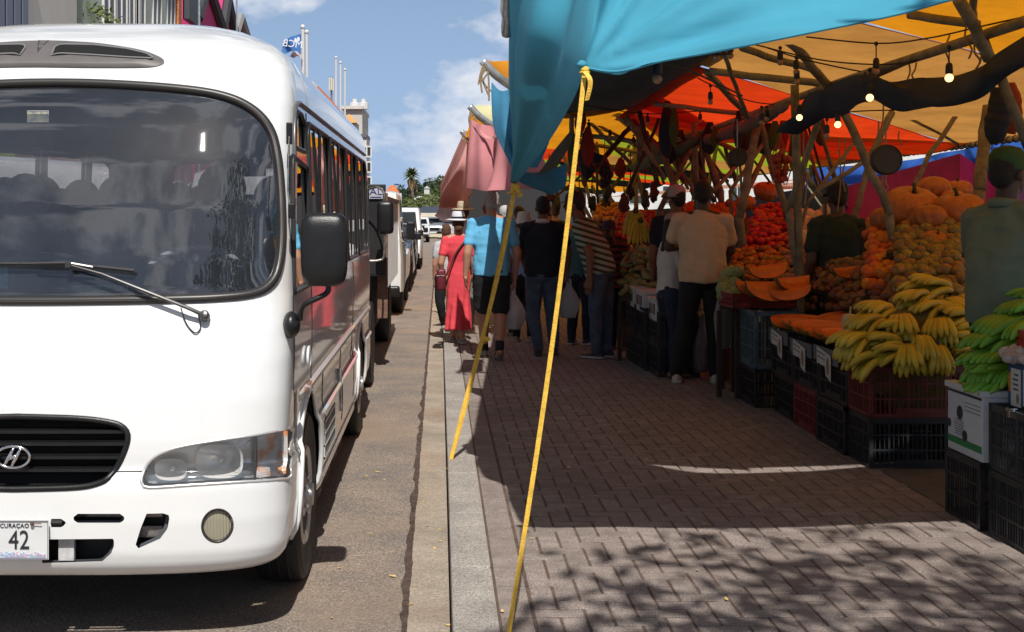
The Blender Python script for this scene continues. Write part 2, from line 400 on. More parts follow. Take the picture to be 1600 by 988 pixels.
def fpoly(pxs, smooth=4):            # outline in photo pixels -> (|X-CX|, zr) on the nose
    o = [fpx(*p) for p in pxs]
    if smooth: o = smoothpath(o, smooth, closed=True)
    return [(p.x-CX, p.z-ROAD) for p in o]
half_ws = [(84, 129.5), (160, 131), (270, 138), (345, 149), (392, 169), (421, 200), (434, 245), (440, 310), (441, 370), (436, 415), (424, 442), (398, 458), (340, 465), (250, 468), (120, 470), (44, 470.5)]
hw = [fpx(*p) for p in half_ws]
hw = smoothpath(hw, 5); hw = [(max(0, p.x-CX), p.z-ROAD) for p in hw]
WS = [(-a, b) for a, b in reversed(hw[1:-1])]; WS = hw+list(reversed([(-a, b) for a, b in hw[1:-1]]))
gr = smoothpath([fpx(*p) for p in [(22, 651), (120, 654), (170, 660), (192, 668), (200, 684), (192, 712), (176, 740), (158, 754), (120, 762), (22, 765)]], 5)
gr = [(max(0, p.x-CX), p.z-ROAD) for p in gr]; GR = gr+list(reversed([(-a, b) for a, b in gr[1:-1]]))
HL = fpoly([(222, 752), (228, 732), (246, 712), (280, 699), (340, 688), (400, 680), (452, 668), (455, 700), (455, 742), (440, 748), (380, 753), (300, 758), (234, 761)], 0)
HL = fpoly([(221, 754), (224, 738), (236, 719), (262, 704), (310, 693), (380, 683), (452, 669), (457, 705), (456, 743), (436, 749), (380, 753), (300, 758), (232, 762)], 3)
FOG = [(fpx(339, 822).x-CX+.057*math.cos(t*math.pi/16), fpx(339, 822).z-ROAD+.064*math.sin(t*math.pi/16)) for t in range(32)]
SL1 = fpoly([(115, 808), (119, 803), (190, 803), (194, 808), (194, 812), (190, 817), (119, 817), (115, 812)], 0)
SL2 = fpoly([(66, 843), (176, 842), (180, 848), (174, 864), (160, 877), (66, 880)], 0)
SL3 = fpoly([(229, 803), (262, 802), (265, 808), (262, 826), (250, 842), (216, 857), (212, 851), (219, 828)], 0)
SL0 = fpoly([(80, 811), (98, 811), (103, 817), (98, 824), (80, 824)], 0)
VENT = None
front_holes = [WS, GR]+[h for h in (HL, FOG, SL1, SL2, SL3, SL0)]+[[(-a, b) for a, b in h] for h in (HL, FOG, SL1, SL2, SL3, SL0)]
WHF, WHR, RW = 5.74, 9.50, .385
def arch(yc): return [(yc+.475*math.cos(R(a)), RW+.475*math.sin(R(a))) for a in range(-12, 193, 6)]+[(yc-.46, .1), (yc+.46, .1)]
win_z = (1.365, 2.10)
SW = [rrect(5.87, 6.93, 1.37, 2.10, .05), rrect(7.02, 8.10, 1.37, 2.10, .05), rrect(8.19, 9.14, 1.37, 2.10, .05), rrect(9.23, 10.36, 1.37, 2.10, .07)]
DW = [(5.135, 1.345), (5.76, 1.345), (5.765, 1.5), (5.765, 1.885), (5.225, 1.915), (5.18, 1.7)]
QW = [(5.325, 1.985), (5.60, 1.985), (5.70, 1.995), (5.70, 2.09), (5.62, 2.125), (5.45, 2.12), (5.375, 2.08)]
QW = [(5.30, 1.955), (5.72, 1.955), (5.72, 2.08), (5.60, 2.12), (5.45, 2.12), (5.35, 2.07)]
side_holes = [arch(WHF), arch(WHR)]+SW+[DW, QW]
REARW = rrect(-.72, .72, 1.32, 2.12, .12)
def shell(off=0, holes_f=front_holes, holes_s=side_holes):
    verts = []; kinds = []; faces = []
    rows = []
    for zr in zs:
        pts = ring(zr); row = []
        half = []
        for i, (x, y) in enumerate(pts):
            kind = 'f' if i <= NF else ('s' if i < NF+NS else 'r')
            half.append((x, y, kind))
        # right half 0..n-1, left half mirrored n-2..1
        full = [(x, y, k) for x, y, k in half]+[(-x, y, k) for x, y, k in reversed(half[1:-1])]
        for x, y, k in full:
            if off:
                x *= (1-off/1.0); y = Y0+3+(y-Y0-3)*(1-off/3.0)
            row.append(len(verts)); verts.append([x+CX, y, zr+ROAD-(off if zr > 2.2 else 0)]); kinds.append(k)
        rows.append(row)
    n = len(rows[0])
    for j in range(len(rows)-1):
        for i in range(n): faces.append((rows[j][i], rows[j][(i+1) % n], rows[j+1][(i+1) % n], rows[j+1][i]))
    dfs = [(h, dense(h), (min(p[0] for p in h), max(p[0] for p in h), min(p[1] for p in h), max(p[1] for p in h))) for h in holes_f]
    dss = [(h, dense(h), (min(p[0] for p in h), max(p[0] for p in h), min(p[1] for p in h), max(p[1] for p in h))) for h in holes_s]
    drs = [(REARW, dense(REARW), (-.72, .72, 1.32, 2.12))]
    keep = []; near = {}
    for f in faces:
        cx = sum(verts[i][0] for i in f)/4-CX; cy = sum(verts[i][1] for i in f)/4; cz = sum(verts[i][2] for i in f)/4-ROAD
        ks = [kinds[i] for i in f]; hit = None
        isf = ks.count('f') >= 3; 
        if isf: L_, q = dfs, (cx, cz)
        elif 'r' in ks: L_, q = (drs if cy > YR-DR*.9 else []), (cx, cz)
        else: L_, q = dss, (cy, cz)
        for h in L_:
            bb = h[2]
            if bb[0] <= q[0] <= bb[1] and bb[2] <= q[1] <= bb[3] and pinpoly(q, h[0]): hit = h; break
        if hit:
            for i in f: near[i] = (hit, isf or 'r' in ks)
        else: keep.append(f)
    used = set(i for f in keep for i in f)
    for i, (h, fr) in near.items():
        if i in used:
            x, y, z = verts[i]
            q = (x-CX, z-ROAD) if fr else (y, z-ROAD)
            b = min(h[1], key=lambda p: (p[0]-q[0])**2+(p[1]-q[1])**2)
            if (b[0]-q[0])**2+(b[1]-q[1])**2 < .0012:
                if fr:
                    if kinds[i] == 'r': verts[i][0] = b[0]+CX; verts[i][2] = b[1]+ROAD
                    else:
                        verts[i][0] = b[0]*(1-off)+CX; verts[i][2] = b[1]+ROAD
                        verts[i][1] = front_y(b[0]+CX, b[1]+ROAD)+off
                else:
                    verts[i][1] = b[0]; verts[i][2] = b[1]+ROAD
                    s_ = 1 if x > CX else -1; verts[i][0] = CX+s_*(prof(b[1])[0]-off)
    m = MB(); m.v = [tuple(v) for v in verts]; m.f = keep; m.mi = [0]*len(keep); return m
bus = thing('minibus', 'white minibus with a rounded nose parked facing the camera at the kerb', 'minibus', (CX, 7.6, ROAD))
m_paint = mat('white_paint', (.77, .78, .775), .28, coat=1.0, n=(1.8, .035), bump=(2.2, .012))
m_blk = mat('black_plastic', (.009, .009, .010), .36, n=(20, .2), bump=(150, .08))
m_rub = mat('black_rubber', (.012, .012, .012), .62, bump=(60, .1))
m_seal = mat('seal_rubber', (.028, .026, .025), .38)
m_lin = mat('interior_lining', (.10, .105, .12), .85, n=(4, .1))
m_chr = mat('chrome', (.75, .75, .76), .12, metal=1)
m_steel = mat('worn_steel', (.30, .27, .25), .5, metal=.8, n=(18, .45), bump=(40, .2))
m_ws = glass('windscreen_glass', (.66, .70, .75), .012, 2.2, (.34, .39, .48))  # bluish film colour adds to the dust a painted sky reflection
m_sg = glass('side_glass', (.34, .32, .33), .01, 1.6)
shell().build('body', m_paint, bus, smooth=35)
shell(.035).build('interior_lining', m_lin, bus, smooth=50)
def resample(pts, n):
    pts = [Vector(p) for p in pts]; d = [0]
    for i in range(len(pts)): d.append(d[-1]+(pts[(i+1) % len(pts)]-pts[i]).length)
    o = []; k = 0
    for i in range(n):
        t = d[-1]*i/n
        while d[k+1] < t: k += 1
        o.append(pts[k].lerp(pts[(k+1) % len(pts)], (t-d[k])/max(1e-9, d[k+1]-d[k])))
    return o
def front_patch(poly, off, inset=0, nx=48, nz=40, zoff=0):
    """patch of the nose surface inside an outline, set back by off"""
    cx = sum(p[0] for p in poly)/len(poly); cz = sum(p[1] for p in poly)/len(poly); m = MB(); K = 14; n = len(poly); vs = []
    for k in range(K+1):
        t = k/K
        for p in poly:
            x = cx+(p[0]-cx)*t*(1-inset); z = cz+(p[1]-cz)*t*(1-inset)
            vs.append((x+CX, front_y(x+CX, z+ROAD)+off, z+ROAD))
    fs = [(k*n+i, k*n+(i+1) % n, (k+1)*n+(i+1) % n, (k+1)*n+i) for k in range(K) for i in range(n)]
    return m.add(vs, fs)
def rim3(poly, off): return [Vector((x+CX, front_y(x+CX, z+ROAD)+off, z+ROAD)) for x, z in poly]
front_patch(WS, .006).build('windscreen', m_ws, bus, smooth=True)
m = MB(); m.tube(resample(rim3(WS, -.002), 220), .019, 8, closed=True); m.build('windscreen_seal', m_seal, bus, smooth=True)
m = MB(); m.tube(resample([p+Vector((0, -.016, 0)) for p in rim3([(x*.998, z) for x, z in WS], 0)], 220), .0045, 6, closed=True); m.build('seal_bead', mat('seal_bead', (.16, .14, .125), .35, metal=.4), bus, smooth=True)
# grille
m = MB(); r3 = resample(rim3(GR, .004), 120)
m.tube(r3, .013, 8, closed=True); gfr = m.build('grille', m_blk, bus, smooth=True)
m = front_patch(GR, .075); m.build('grille_backing', mat('void_black', (.004, .004, .004), .9), gfr)
for py in (676, 695, 716, 736):
    a = fpx(22, py); half = [p for p in gr]; zz = a.z-ROAD
    xe = max([p[0] for p in gr if abs(p[1]-zz) < .03] or [.35])-.012
    pts = [Vector((CX+xe*k/10, front_y(CX+xe*k/10, a.z)+.008, a.z)) for k in range(-10, 11)]
    m = MB()
    for q in range(20): 
        p0, p1 = pts[q], pts[q+1]
        m.add([p0+Vector((0, 0, .006)), p1+Vector((0, 0, .006)), p1+Vector((0, .035, .012)), p0+Vector((0, .035, .012)), p0+Vector((0, 0, -.006)), p1+Vector((0, 0, -.006)), p1+Vector((0, .035, 0)), p0+Vector((0, .035, 0))], [(0, 1, 2, 3), (4, 7, 6, 5), (4, 5, 1, 0)])
    m.build('grille_slat', m_blk, gfr)
# emblem: oval ring with a slanting H
ec = fpx(22, 713.5, .012)
ell = lambda a, b: [ec+Vector((a*math.cos(t*math.pi/24), 0, b*math.sin(t*math.pi/24))) for t in range(48)]
m = MB(); m.tube(ell(.064, .041), .006, 8, closed=True)
for s_ in (-1, 1): m.tube([ec+Vector((s_*.014+dx, 0, dz)) for dx, dz in ((.019, .037), (.009, .02), (-.001, 0), (-.012, -.02), (-.022, -.036))], [.004, .0065, .008, .0065, .004], 8)
m.tube([ec+Vector((dx, 0, dz)) for dx, dz in ((-.02, -.008), (0, 0), (.02, .008))], .007, 8); m.build('emblem', m_chr, gfr, smooth=True)
# headlights
m_lamp = glass('lamp_glass', (.93, .93, .92), .05, 1.5, (1, 1, 1)); m_refl = mat('lamp_reflector', (.86, .86, .85), .28, metal=.35); m_house = mat('lamp_housing', (.72, .71, .69), .3, metal=.6)
for s_ in (1, -1):
    hl = [(s_*a, b) for a, b in HL]
    hd = thing('headlight', None, None, (CX, 7.6, ROAD)); hd.parent = bus; hd.location = (0, 0, 0)
    m = MB(); m.tube(resample(rim3(hl, .001), 90), .0065, 6, closed=True); m.build('bezel', m_house, hd, smooth=True)
    front_patch(hl, .07).build('housing', m_house, hd)
    # divider between lamp and indicator
    xd = s_*(fpx(395, 715).x-CX)
    xi = s_*(fpx(400, 715).x-CX); zi0 = fpx(400, 752).z; zi1 = fpx(400, 684).z
    m = MB(); m.add([(xi+CX-.004, front_y(xi+CX, zi0)-.002, zi0), (xi+CX+.004, front_y(xi+CX, zi0)-.002, zi0), (xi+CX+.004, front_y(xi+CX, zi1)-.002, zi1), (xi+CX-.004, front_y(xi+CX, zi1)-.002, zi1)], [(0, 1, 2, 3)])
    m.build('divider', m_seal, hd)
    for (pxs, pys, rx, rz, mm, nm) in ((342, 722, .092, .066, m_refl, 'reflector'), (266, 735, .062, .042, m_refl, 'reflector')):
        c = fpx(pxs, pys); c.x = CX+s_*(c.x-CX); c.y += .012
        m = MB(); vs = []
        for k in range(9):
            t = k/8
            for q in range(24):
                a = q*math.pi/12; ex = math.copysign(abs(math.cos(a))**.7, math.cos(a)); ez = math.copysign(abs(math.sin(a))**.7, math.sin(a))
                vs.append(c+Vector((rx*t*ex, .05*(1-t*t), rz*t*ez)))
        m.add(vs, [(k*24+q, k*24+(q+1) % 24, (k+1)*24+(q+1) % 24, (k+1)*24+q) for k in range(8) for q in range(24)])
        m.ball(c+Vector((0, .03, 0)), .013, 10, 6); m.build(nm, mm, hd, smooth=True)
    c = fpx(424, 712); c.x = CX+s_*(c.x-CX); m = MB()
    m.grid(lambda u, v: Vector((c.x+s_*lerp(-.05, .055, u), front_y(min(max(c.x+s_*lerp(-.05, .055, u), CX-.99), CX+.99), lerp(fpx(424, 745).z, fpx(424, 678).z, v))+.012, lerp(fpx(424, 745).z, fpx(424, 678).z, v))), 26, 20)
    mi = mat('indicator_lens', (.80, .78, .76), .2, metal=.3, n=(9, .1))
    if not mi.get('done'):
        mi['done'] = 1; t = mi.node_tree; b = t.nodes['Principled BSDF']; tcn = N('ShaderNodeTexCoord', t)
        z = N('ShaderNodeTexNoise', t); z.inputs['Scale'].default_value = 14; t.links.new(tcn.outputs['Object'], z.inputs['Vector'])
        rr = N('ShaderNodeValToRGB', t); e = rr.color_ramp.elements; e[0].position = .48; e[0].color = (.75, .74, .73, 1); e[1].position = .62; e[1].color = (.85, .30, .10, 1)
        t.links.new(z.outputs['Fac'], rr.inputs[0]); t.links.new(rr.outputs[0], b.inputs['Base Color'])
        ck = N('ShaderNodeTexBrick', t); ck.offset = 0; ck.inputs['Scale'].default_value = 60; ck.inputs['Brick Width'].default_value = .5; ck.inputs['Row Height'].default_value = .5; ck.inputs['Mortar Size'].default_value = .04
        mpn = N('ShaderNodeMapping', t); mpn.inputs['Rotation'].default_value = (R(90), 0, 0); t.links.new(tcn.outputs['Object'], mpn.inputs[0]); t.links.new(mpn.outputs[0], ck.inputs['Vector'])
        bn = N('ShaderNodeBump', t); bn.inputs['Strength'].default_value = .8; bn.inputs['Distance'].default_value = .01; t.links.new(ck.outputs['Fac'], bn.inputs['Height']); t.links.new(bn.outputs[0], b.inputs['Normal'])
    m.build('indicator', mi, hd, smooth=True)
    front_patch(hl, -.001).build('lens', m_lamp, hd, smooth=True)
    fg = [(s_*a, b) for a, b in FOG]
    mfog = mat('fog_lens', (.42, .39, .28), .22, coat=.6)
    if not mfog.get('done'):
        mfog['done'] = 1; t = mfog.node_tree; wv = N('ShaderNodeTexWave', t); wv.inputs['Scale'].default_value = 28; tcn = N('ShaderNodeTexCoord', t); t.links.new(tcn.outputs['Object'], wv.inputs[0])
        bn = N('ShaderNodeBump', t); bn.inputs['Strength'].default_value = .7; bn.inputs['Distance'].default_value = .01; t.links.new(wv.outputs['Fac'], bn.inputs['Height']); t.links.new(bn.outputs[0], t.nodes['Principled BSDF'].inputs['Normal'])
    fo = front_patch(fg, .014, inset=.04).build('fog_lamp', mfog, bus, smooth=True)
    m = MB(); m.tube(rim3(fg, .006), .007, 6, closed=True); m.build('fog_rim', m_seal, fo, smooth=True)
# bumper interior seen through the slots
m = MB(); m.box(CX-.72, CX+.72, Y0+.11, Y0+.14, ROAD+.33, ROAD+.62); m.build('bumper_backing', m_rub, bus)
m = MB(); m.box(CX-.55, CX+.55, Y0+.07, Y0+.10, ROAD+.43, ROAD+.475, .004); m.box(CX-.55, CX+.55, Y0+.07, Y0+.10, ROAD+.508, ROAD+.55, .004); m.build('bumper_beam', m_steel, bus)
for s_ in (1, -1): m = MB(); m.box(CX+s_*.19-.03, CX+s_*.19+.03, Y0+.035, Y0+.06, ROAD+.35, ROAD+.46, .003); m.build('tow_bracket', mat('grey_primer', (.5, .5, .5), .5, n=(20, .3)), bus)
# seams
m_seam = mat('seam_dark', (.02, .02, .02), .7)
m = MB(); zz = .690
pts = []
for k in range(0, 61):
    u = us[k]; x = CX+u*prof(zz)[0]
    if .50 < x-CX+1e-9 < .98: pass
    pts.append(Vector((x, front_y(min(x, CX+prof(zz)[0]*.9999), zz+ROAD)-.001, zz+ROAD)))
for s_ in (1, -1):
    sel = [Vector((CX+s_*(p.x-CX), p.y, p.z)) for p in pts if .36 < p.x-CX < .50]; m = MB(); m.tube(sel, .003, 5); m.build('bonnet_seam', m_seam, bus)
# licence plate
pl = fpx(17, 841, .028); pk = FPX/pl.y; pw, ph = 63/pk, 31/pk
mp_ = mat('plate_white', (.66, .68, .68), .4, n=(6, .05))
m = MB(); m.box(pl.x-pw, pl.x+pw, pl.y, pl.y+.004, pl.z-ph, pl.z+ph, .003); plate = m.build('licence_plate', mp_, bus)
m = MB(); m.tube([Vector((pl.x+sx_*(pw-.003), pl.y-.002, pl.z+sz_*(ph-.003))) for sx_, sz_ in ((-1, -1), (1, -1), (1, 1), (-1, 1))], .003, 6, closed=True); m.build('plate_edge', m_chr, plate)
m_ink = mat('ink_black', (.02, .02, .03), .5)
text('plate_word', 'CURAÇAO', 9.4/pk, Matrix.Translation((pl.x+10/pk, pl.y-.003, pl.z+22.5/pk)) @ FRONT, m_ink, plate, .0008, sx=1.0)
text('plate_number', '1 42', 42/pk, Matrix.Translation((pl.x+4/pk, pl.y-.003, pl.z-1/pk)) @ FRONT, m_ink, plate, .0008, sx=.80)
tiles = [MB() for _ in range(4)]; rt = random.Random(3)
for ix in range(46):
    h = 3
    for iz in range(rt.choice((3, 4, 4, 5, 5, 6))):
        x = pl.x-pw*.93+ix*pw*1.86/46; tiles[rt.randrange(4)].box(x, x+pw*1.7/46, pl.y-.0025, pl.y, pl.z-ph*.88+iz*.0042, pl.z-ph*.88+iz*.0042+.0036)
for t_, c_ in zip(tiles, ((.45, .62, .72), (.62, .35, .45), (.35, .45, .70), (.70, .72, .75))): t_.build('plate_houses', mat('plate_tint_%d' % int(c_[0]*100), c_, .5), plate)
m = MB(); b_ = fpx(55, 815, .035); m.lathe([(0, .006), (.007, .005), (.008, 0)], 10, Matrix.Translation(b_) @ Matrix.Rotation(R(90), 4, 'X')); m.tube([b_, b_+Vector((.035, -.002, .001))], .0018, 5); m.build('plate_bolt', mat('rust', (.10, .055, .035), .8, n=(60, .4)), plate)
m = MB(); q = fpx(88, 817, .004); m.tube([q+Vector((-.02, .01, 0)), q+Vector((.022, .01, 0))], .012, 8); m.build('plate_bracket', m_rub, bus)
# roof intake above the windscreen
vz = []
def rpx(px, py):      # point on the raked roof front
    Y = 4.9
    while Y < 7:
        p = P(px, py, Y); w, d = prof(min(p.z-ROAD, 2.65))
        if Y >= Y0+d+fcurve(min(.999, abs(p.x-CX)/max(w, .05))): break
        Y += .004
    return P(px, py, Y)
hv = smoothpath([rpx(*p) for p in [(63, 66), (110, 67), (170, 71), (220, 79), (248, 89), (257, 97), (250, 103), (225, 106.5), (150, 107), (63, 106)]], 5)
VC = rpx(63, 85).x
full = hv+[Vector((2*VC-p.x, p.y, p.z)) for p in reversed(hv[1:-1])]
cen = sum(full, Vector())/len(full)
def vpatch(f, off):
    m = MB(); n = len(full); vs = []
    for k in range(9):
        t = k/8*f
        for p in full:
            q = cen.lerp(p, t); w, d = prof(min(q.z-ROAD, 2.65)); q = Vector((q.x, Y0+d+fcurve(min(.999, abs(q.x-CX)/w)), q.z)); vs.append(q+Vector((0, -off*.8, off*.6))*(1 if k < 8 else .2))
    return m.add(vs, [(k*n+i, k*n+(i+1) % n, (k+1)*n+(i+1) % n, (k+1)*n+i) for k in range(8) for i in range(n)])
mv = mat('intake_plastic', (.12, .11, .108), .5, n=(6, .15)); vent = vpatch(1, .022).build('roof_intake', mv, bus, smooth=True)
def conform(q, off):
    w, d = prof(min(q.z-ROAD, 2.65)); return Vector((q.x, Y0+d+fcurve(min(.999, abs(q.x-CX)/w)), q.z))+Vector((0, -off*.8, off*.6))
for sl in ([(83, 93), (89, 79), (98, 76), (150, 77), (200, 83), (230, 90), (243, 98), (200, 96), (140, 92), (95, 90)],):
    for s_ in (1, -1):
        q = [rpx(*p) for p in sl]; q = [Vector((VC+s_*(p.x-VC), p.y, p.z)) for p in q]; q = resample(q, 40); ce = sum(q, Vector())/40; m = MB(); vs = []
        for k in range(5):
            for p in q: vs.append(conform(ce.lerp(p, k/4), .026))
        m.add(vs, [(k*40+i, k*40+(i+1) % 40, (k+1)*40+(i+1) % 40, (k+1)*40+i) for k in range(4) for i in range(40)]); sv = m.build('intake_slot', mat('void_black'), vent)
        m = MB(); m.tube([conform(p, .027) for p in q], .003, 6, closed=True); m.build('slot_lip', mat('lip_grey', (.25, .25, .25), .4), sv)
# seam of the roof moulding
for s_ in (1, -1):
    m = MB(); m.tube([Vector((CX+s_*(prof(z)[0]+.0005), Y0+D+prof(z)[1]+lerp(.42, .10, k/12), z+ROAD)) for k, z in enumerate([lerp(2.17, 2.50, q/12) for q in range(13)])], .0025, 5); m.build('roof_seam', mat('seam_light', (.35, .35, .35), .5), bus)
# wipers
m_wip = mat('wiper_metal', (.09, .088, .09), .32, metal=.7)
def onws(px, py, off): return fpx(px, py, off)
def wiper(dx):
    m = MB(); sh = Vector((dx, 0, 0))
    def q(px, py, off):
        p = fpx(px, py, 0); p = p+sh; u = min(abs(p.x-CX), .99); p.y = front_y(CX+math.copysign(u, p.x-CX), p.z)-off; return p
    a = q(322, 492, .035); b = q(298, 480, .05); c = q(165, 427, .055); d = q(113, 413, .05)
    m.tube([a, b, c, d], [.012, .011, .0075, .006], 8, flat=.7); m.lathe([(.02, -.02), (.02, .008), (.014, .016), (0, .018)], 14, Matrix.Translation(a) @ Matrix.Rotation(R(70), 4, 'X'))
    w = m.build('wiper', m_wip, bus, smooth=40)
    m = MB(); e = [q(px, 412+.0*px+max(0, (px-110))*.105, .028) for px in (-150, -100, -40, 0, 60, 113, 160, 212)]
    m.tube(e, .006, 6, flat=1.3); m.build('wiper_blade', m_rub, w)
    m = MB(); m.tube([q(60, 411, .045), q(113, 410, .055), q(150, 417, .045)], .005, 6); m.box(d.x-.012, d.x+.012, d.y-.01, d.y+.012, d.z-.012, d.z+.012, .003); m.build('blade_carrier', m_wip, w)
    m = MB(); m.tube(smoothpath([q(285, 480, .03), q(292, 505, .012), q(305, 520, .008), q(314, 512, .01), q(312, 490, .03)], 6), .0025, 6); m.build('washer_hose', m_rub, w)
wiper(0); wiper(-(fpx(322, 492).x-CX)-.40)
# side windows
def side_patch(poly, s_, off, nm, mt, par=None):
    m = MB(); cy = sum(p[0] for p in poly)/len(poly); cz = sum(p[1] for p in poly)/len(poly); n = len(poly); vs = []
    for k in range(5):
        for p in poly:
            y = cy+(p[0]-cy)*k/4; z = cz+(p[1]-cz)*k/4; vs.append((CX+s_*(prof(z)[0]-off), y, z+ROAD))
    m.add(vs, [(k*n+i, k*n+(i+1) % n, (k+1)*n+(i+1) % n, (k+1)*n+i) for k in range(4) for i in range(n)]); return m.build(nm, mt, par or bus, smooth=True)
for s_ in (1, -1):
    for i, w in enumerate(SW+[DW, QW]):
        rim = [Vector((CX+s_*(prof(z)[0]+.001), y, z+ROAD)) for y, z in w]
        m = MB(); m.tube(resample(rim, 70), .011, 6, closed=True); wf = m.build('window_seal' if i < 4 else 'door_window_seal', m_seal, bus, smooth=True)
        side_patch(w, s_, .008, 'pane', m_sg, wf)
        if i < 4:
            ym = (w[0][0]+min(p[0] for p in w))/2; y0_, y1_ = min(p[0] for p in w), max(p[0] for p in w)
            m = MB(); yy = lerp(y0_, y1_, .47); m.box(CX+s_*(prof(1.7)[0]-.004)-.008, CX+s_*(prof(1.7)[0]-.004)+.008, yy-.014, yy+.014, ROAD+1.38, ROAD+2.09, .003)
            m.build('sash', m_blk, wf)
            m = MB(); m.box(CX+s_*(prof(1.5)[0]+.004)-.006, CX+s_*(prof(1.5)[0]+.004)+.006, yy+.03, yy+.055, ROAD+1.55, ROAD+1.63, .003); m.build('catch', mat('catch_grey', (.35, .35, .35), .4), wf)
    # black pillars between the panes
    for ya, yb in ((6.94, 7.01), (8.11, 8.18), (9.15, 9.22)):
        m = MB()
        for k in range(8):
            z0_, z1_ = lerp(1.36, 2.11, k/8), lerp(1.36, 2.11, (k+1)/8)
            m.add([(CX+s_*(prof(z0_)[0]+.003), ya, z0_+ROAD), (CX+s_*(prof(z0_)[0]+.003), yb, z0_+ROAD), (CX+s_*(prof(z1_)[0]+.003), yb, z1_+ROAD), (CX+s_*(prof(z1_)[0]+.003), ya, z1_+ROAD)], [(0, 1, 2, 3)])
        m.build('window_pillar', m_blk, bus)
    # drip rail along the roof edge
    rail = smoothpath([(5.26, 1.93), (5.30, 2.04), (5.37, 2.12), (5.48, 2.155), (5.7, 2.16), (7, 2.16), (9, 2.16), (10.45, 2.16)], 6)
    rail = smoothpath([Vector((CX+s_*(prof(z)[0]+.006), y, z+ROAD)) for y, z in ((5.24, 1.90), (5.27, 2.02), (5.34, 2.11), (5.46, 2.155), (5.7, 2.165), (7, 2.165), (8.5, 2.165), (10.45, 2.165))], 6)
    m = MB(); m.tube(rail, .009, 6); m.build('drip_rail', mat('rail_grey', (.16, .15, .145), .35, metal=.5), bus, smooth=True)
    # mouldings, sill, door lines
    for z, ya, yb, h, th, mm in ((.885, 5.35, YR-.15, .022, .018, m_paint), (.66, 6.28, 8.98, .016, .012, m_paint), (.66, 10.02, YR-.15, .016, .012, m_paint), (.315, 6.25, 9.0, .05, .02, m_paint)):
        m = MB(); n = 30; vs = []
        for k in range(n+1):
            y = lerp(ya, yb, k/n); b0 = CX+s_*prof(z)[0]; th_ = th*(1 if 0 < k < n else .1)
            vs += [(b0, y, z+ROAD+h), (b0+s_*th_, y, z+ROAD+h*.4), (b0+s_*th_, y, z+ROAD-h*.5), (b0, y, z+ROAD-h)]
        m.add(vs, [(4*k+q, 4*k+q+1, 4*k+q+5, 4*k+q+4) for k in range(n) for q in range(3)]); m.build('side_moulding', mm, bus, smooth=30)
    for pth in ([(5.82, .90), (5.82, 2.14)], [(5.11, .95), (5.10, 1.34)], [(6.45, .42), (6.45, .86)], [(7.6, .42), (7.6, .86)], [(8.6, .42), (8.6, 1.34)]):
        m = MB(); m.tube([Vector((CX+s_*(prof(lerp(pth[0][1], pth[1][1], k/8))[0]+.0005), lerp(pth[0][0], pth[1][0], k/8), lerp(pth[0][1], pth[1][1], k/8)+ROAD)) for k in range(9)], .0032, 5); m.build('door_seam', m_seam, bus)
    m = MB(); c = Vector((CX+s_*(prof(1.0)[0]+.012), 5.60, 1.03+ROAD)); m.tube([c+Vector((0, .055*math.cos(t*math.pi/10), .045*math.sin(t*math.pi/10))) for t in range(20)], .007, 6, closed=True); m.build('door_handle', m_paint, bus, smooth=True)
    # grille low on the side behind the front wheel
    m = MB(); x_ = CX+s_*(prof(.52)[0]+.004)
    for k in range(9): m.box(min(x_, x_-s_*.01), max(x_, x_-s_*.01), 6.42+k*.075, 6.42+k*.075+.012, .41+ROAD, .61+ROAD)
    for k in range(4): m.box(min(x_, x_-s_*.01), max(x_, x_-s_*.01)+.001, 6.42, 7.03, .41+ROAD+k*.062, .42+ROAD+k*.062)
    gg = m.build('side_grille', mat('grille_paint', (.6, .6, .58), .4), bus)
    m = MB(); m.box(min(x_-s_*.001, x_-s_*.003), max(x_-s_*.001, x_-s_*.003), 6.42, 7.03, .41+ROAD, .61+ROAD); m.build('grille_backing', mat('void_black'), gg)
    m = MB(); m.box(x_-.02 if s_ > 0 else x_-.005, x_+.005 if s_ > 0 else x_+.02, 7.42, 7.44, .5+ROAD, .75+ROAD, .002); m.build('hatch_catch', m_steel, bus)
    for yc in (WHF, WHR):    # wheel arch lips and dark wheel housings
        ap = [Vector((CX+s_*(prof(max(.3, RW+.478*math.sin(R(a))))[0]+.004), yc+.478*math.cos(R(a)), ROAD+RW+.478*math.sin(R(a)))) for a in range(-10, 191, 5)]
        m = MB(); m.tube(ap, .013, 6); m.build('arch_lip', m_paint, bus, smooth=True)
        m = MB(); vs = []
        for a in range(-14, 195, 8):
            for dx in (0, .45): vs.append((CX+s_*(.99-dx), yc+.472*math.cos(R(a)), ROAD+RW+.472*math.sin(R(a))))
        n = len(vs)//2; m.add(vs, [(2*k, 2*k+1, 2*k+3, 2*k+2) for k in range(n-1)]); m.box(CX+s_*.53-.01, CX+s_*.53+.01, yc-.47, yc+.47, ROAD+.2, ROAD+.86); m.build('wheel_housing', mat('void_black'), bus)
# stripes (faded decal) on the side just behind the headlamp
for k, (ya, yb) in enumerate(((5.16, 5.20), (5.225, 5.25))):
    m = MB(); vs = []
    for q in range(9):
        z = lerp(.93, .62, q/8); sh = .10*(q/8)**1.2; vs += [(CX+prof(z)[0]+.002, ya+sh, z+ROAD), (CX+prof(z)[0]+.002, yb+sh, z+ROAD)]
    m.add(vs, [(2*q, 2*q+1, 2*q+3, 2*q+2) for q in range(8)]); m.build('stripe', mat('decal_grey', (.22, .2, .19), .4), bus)
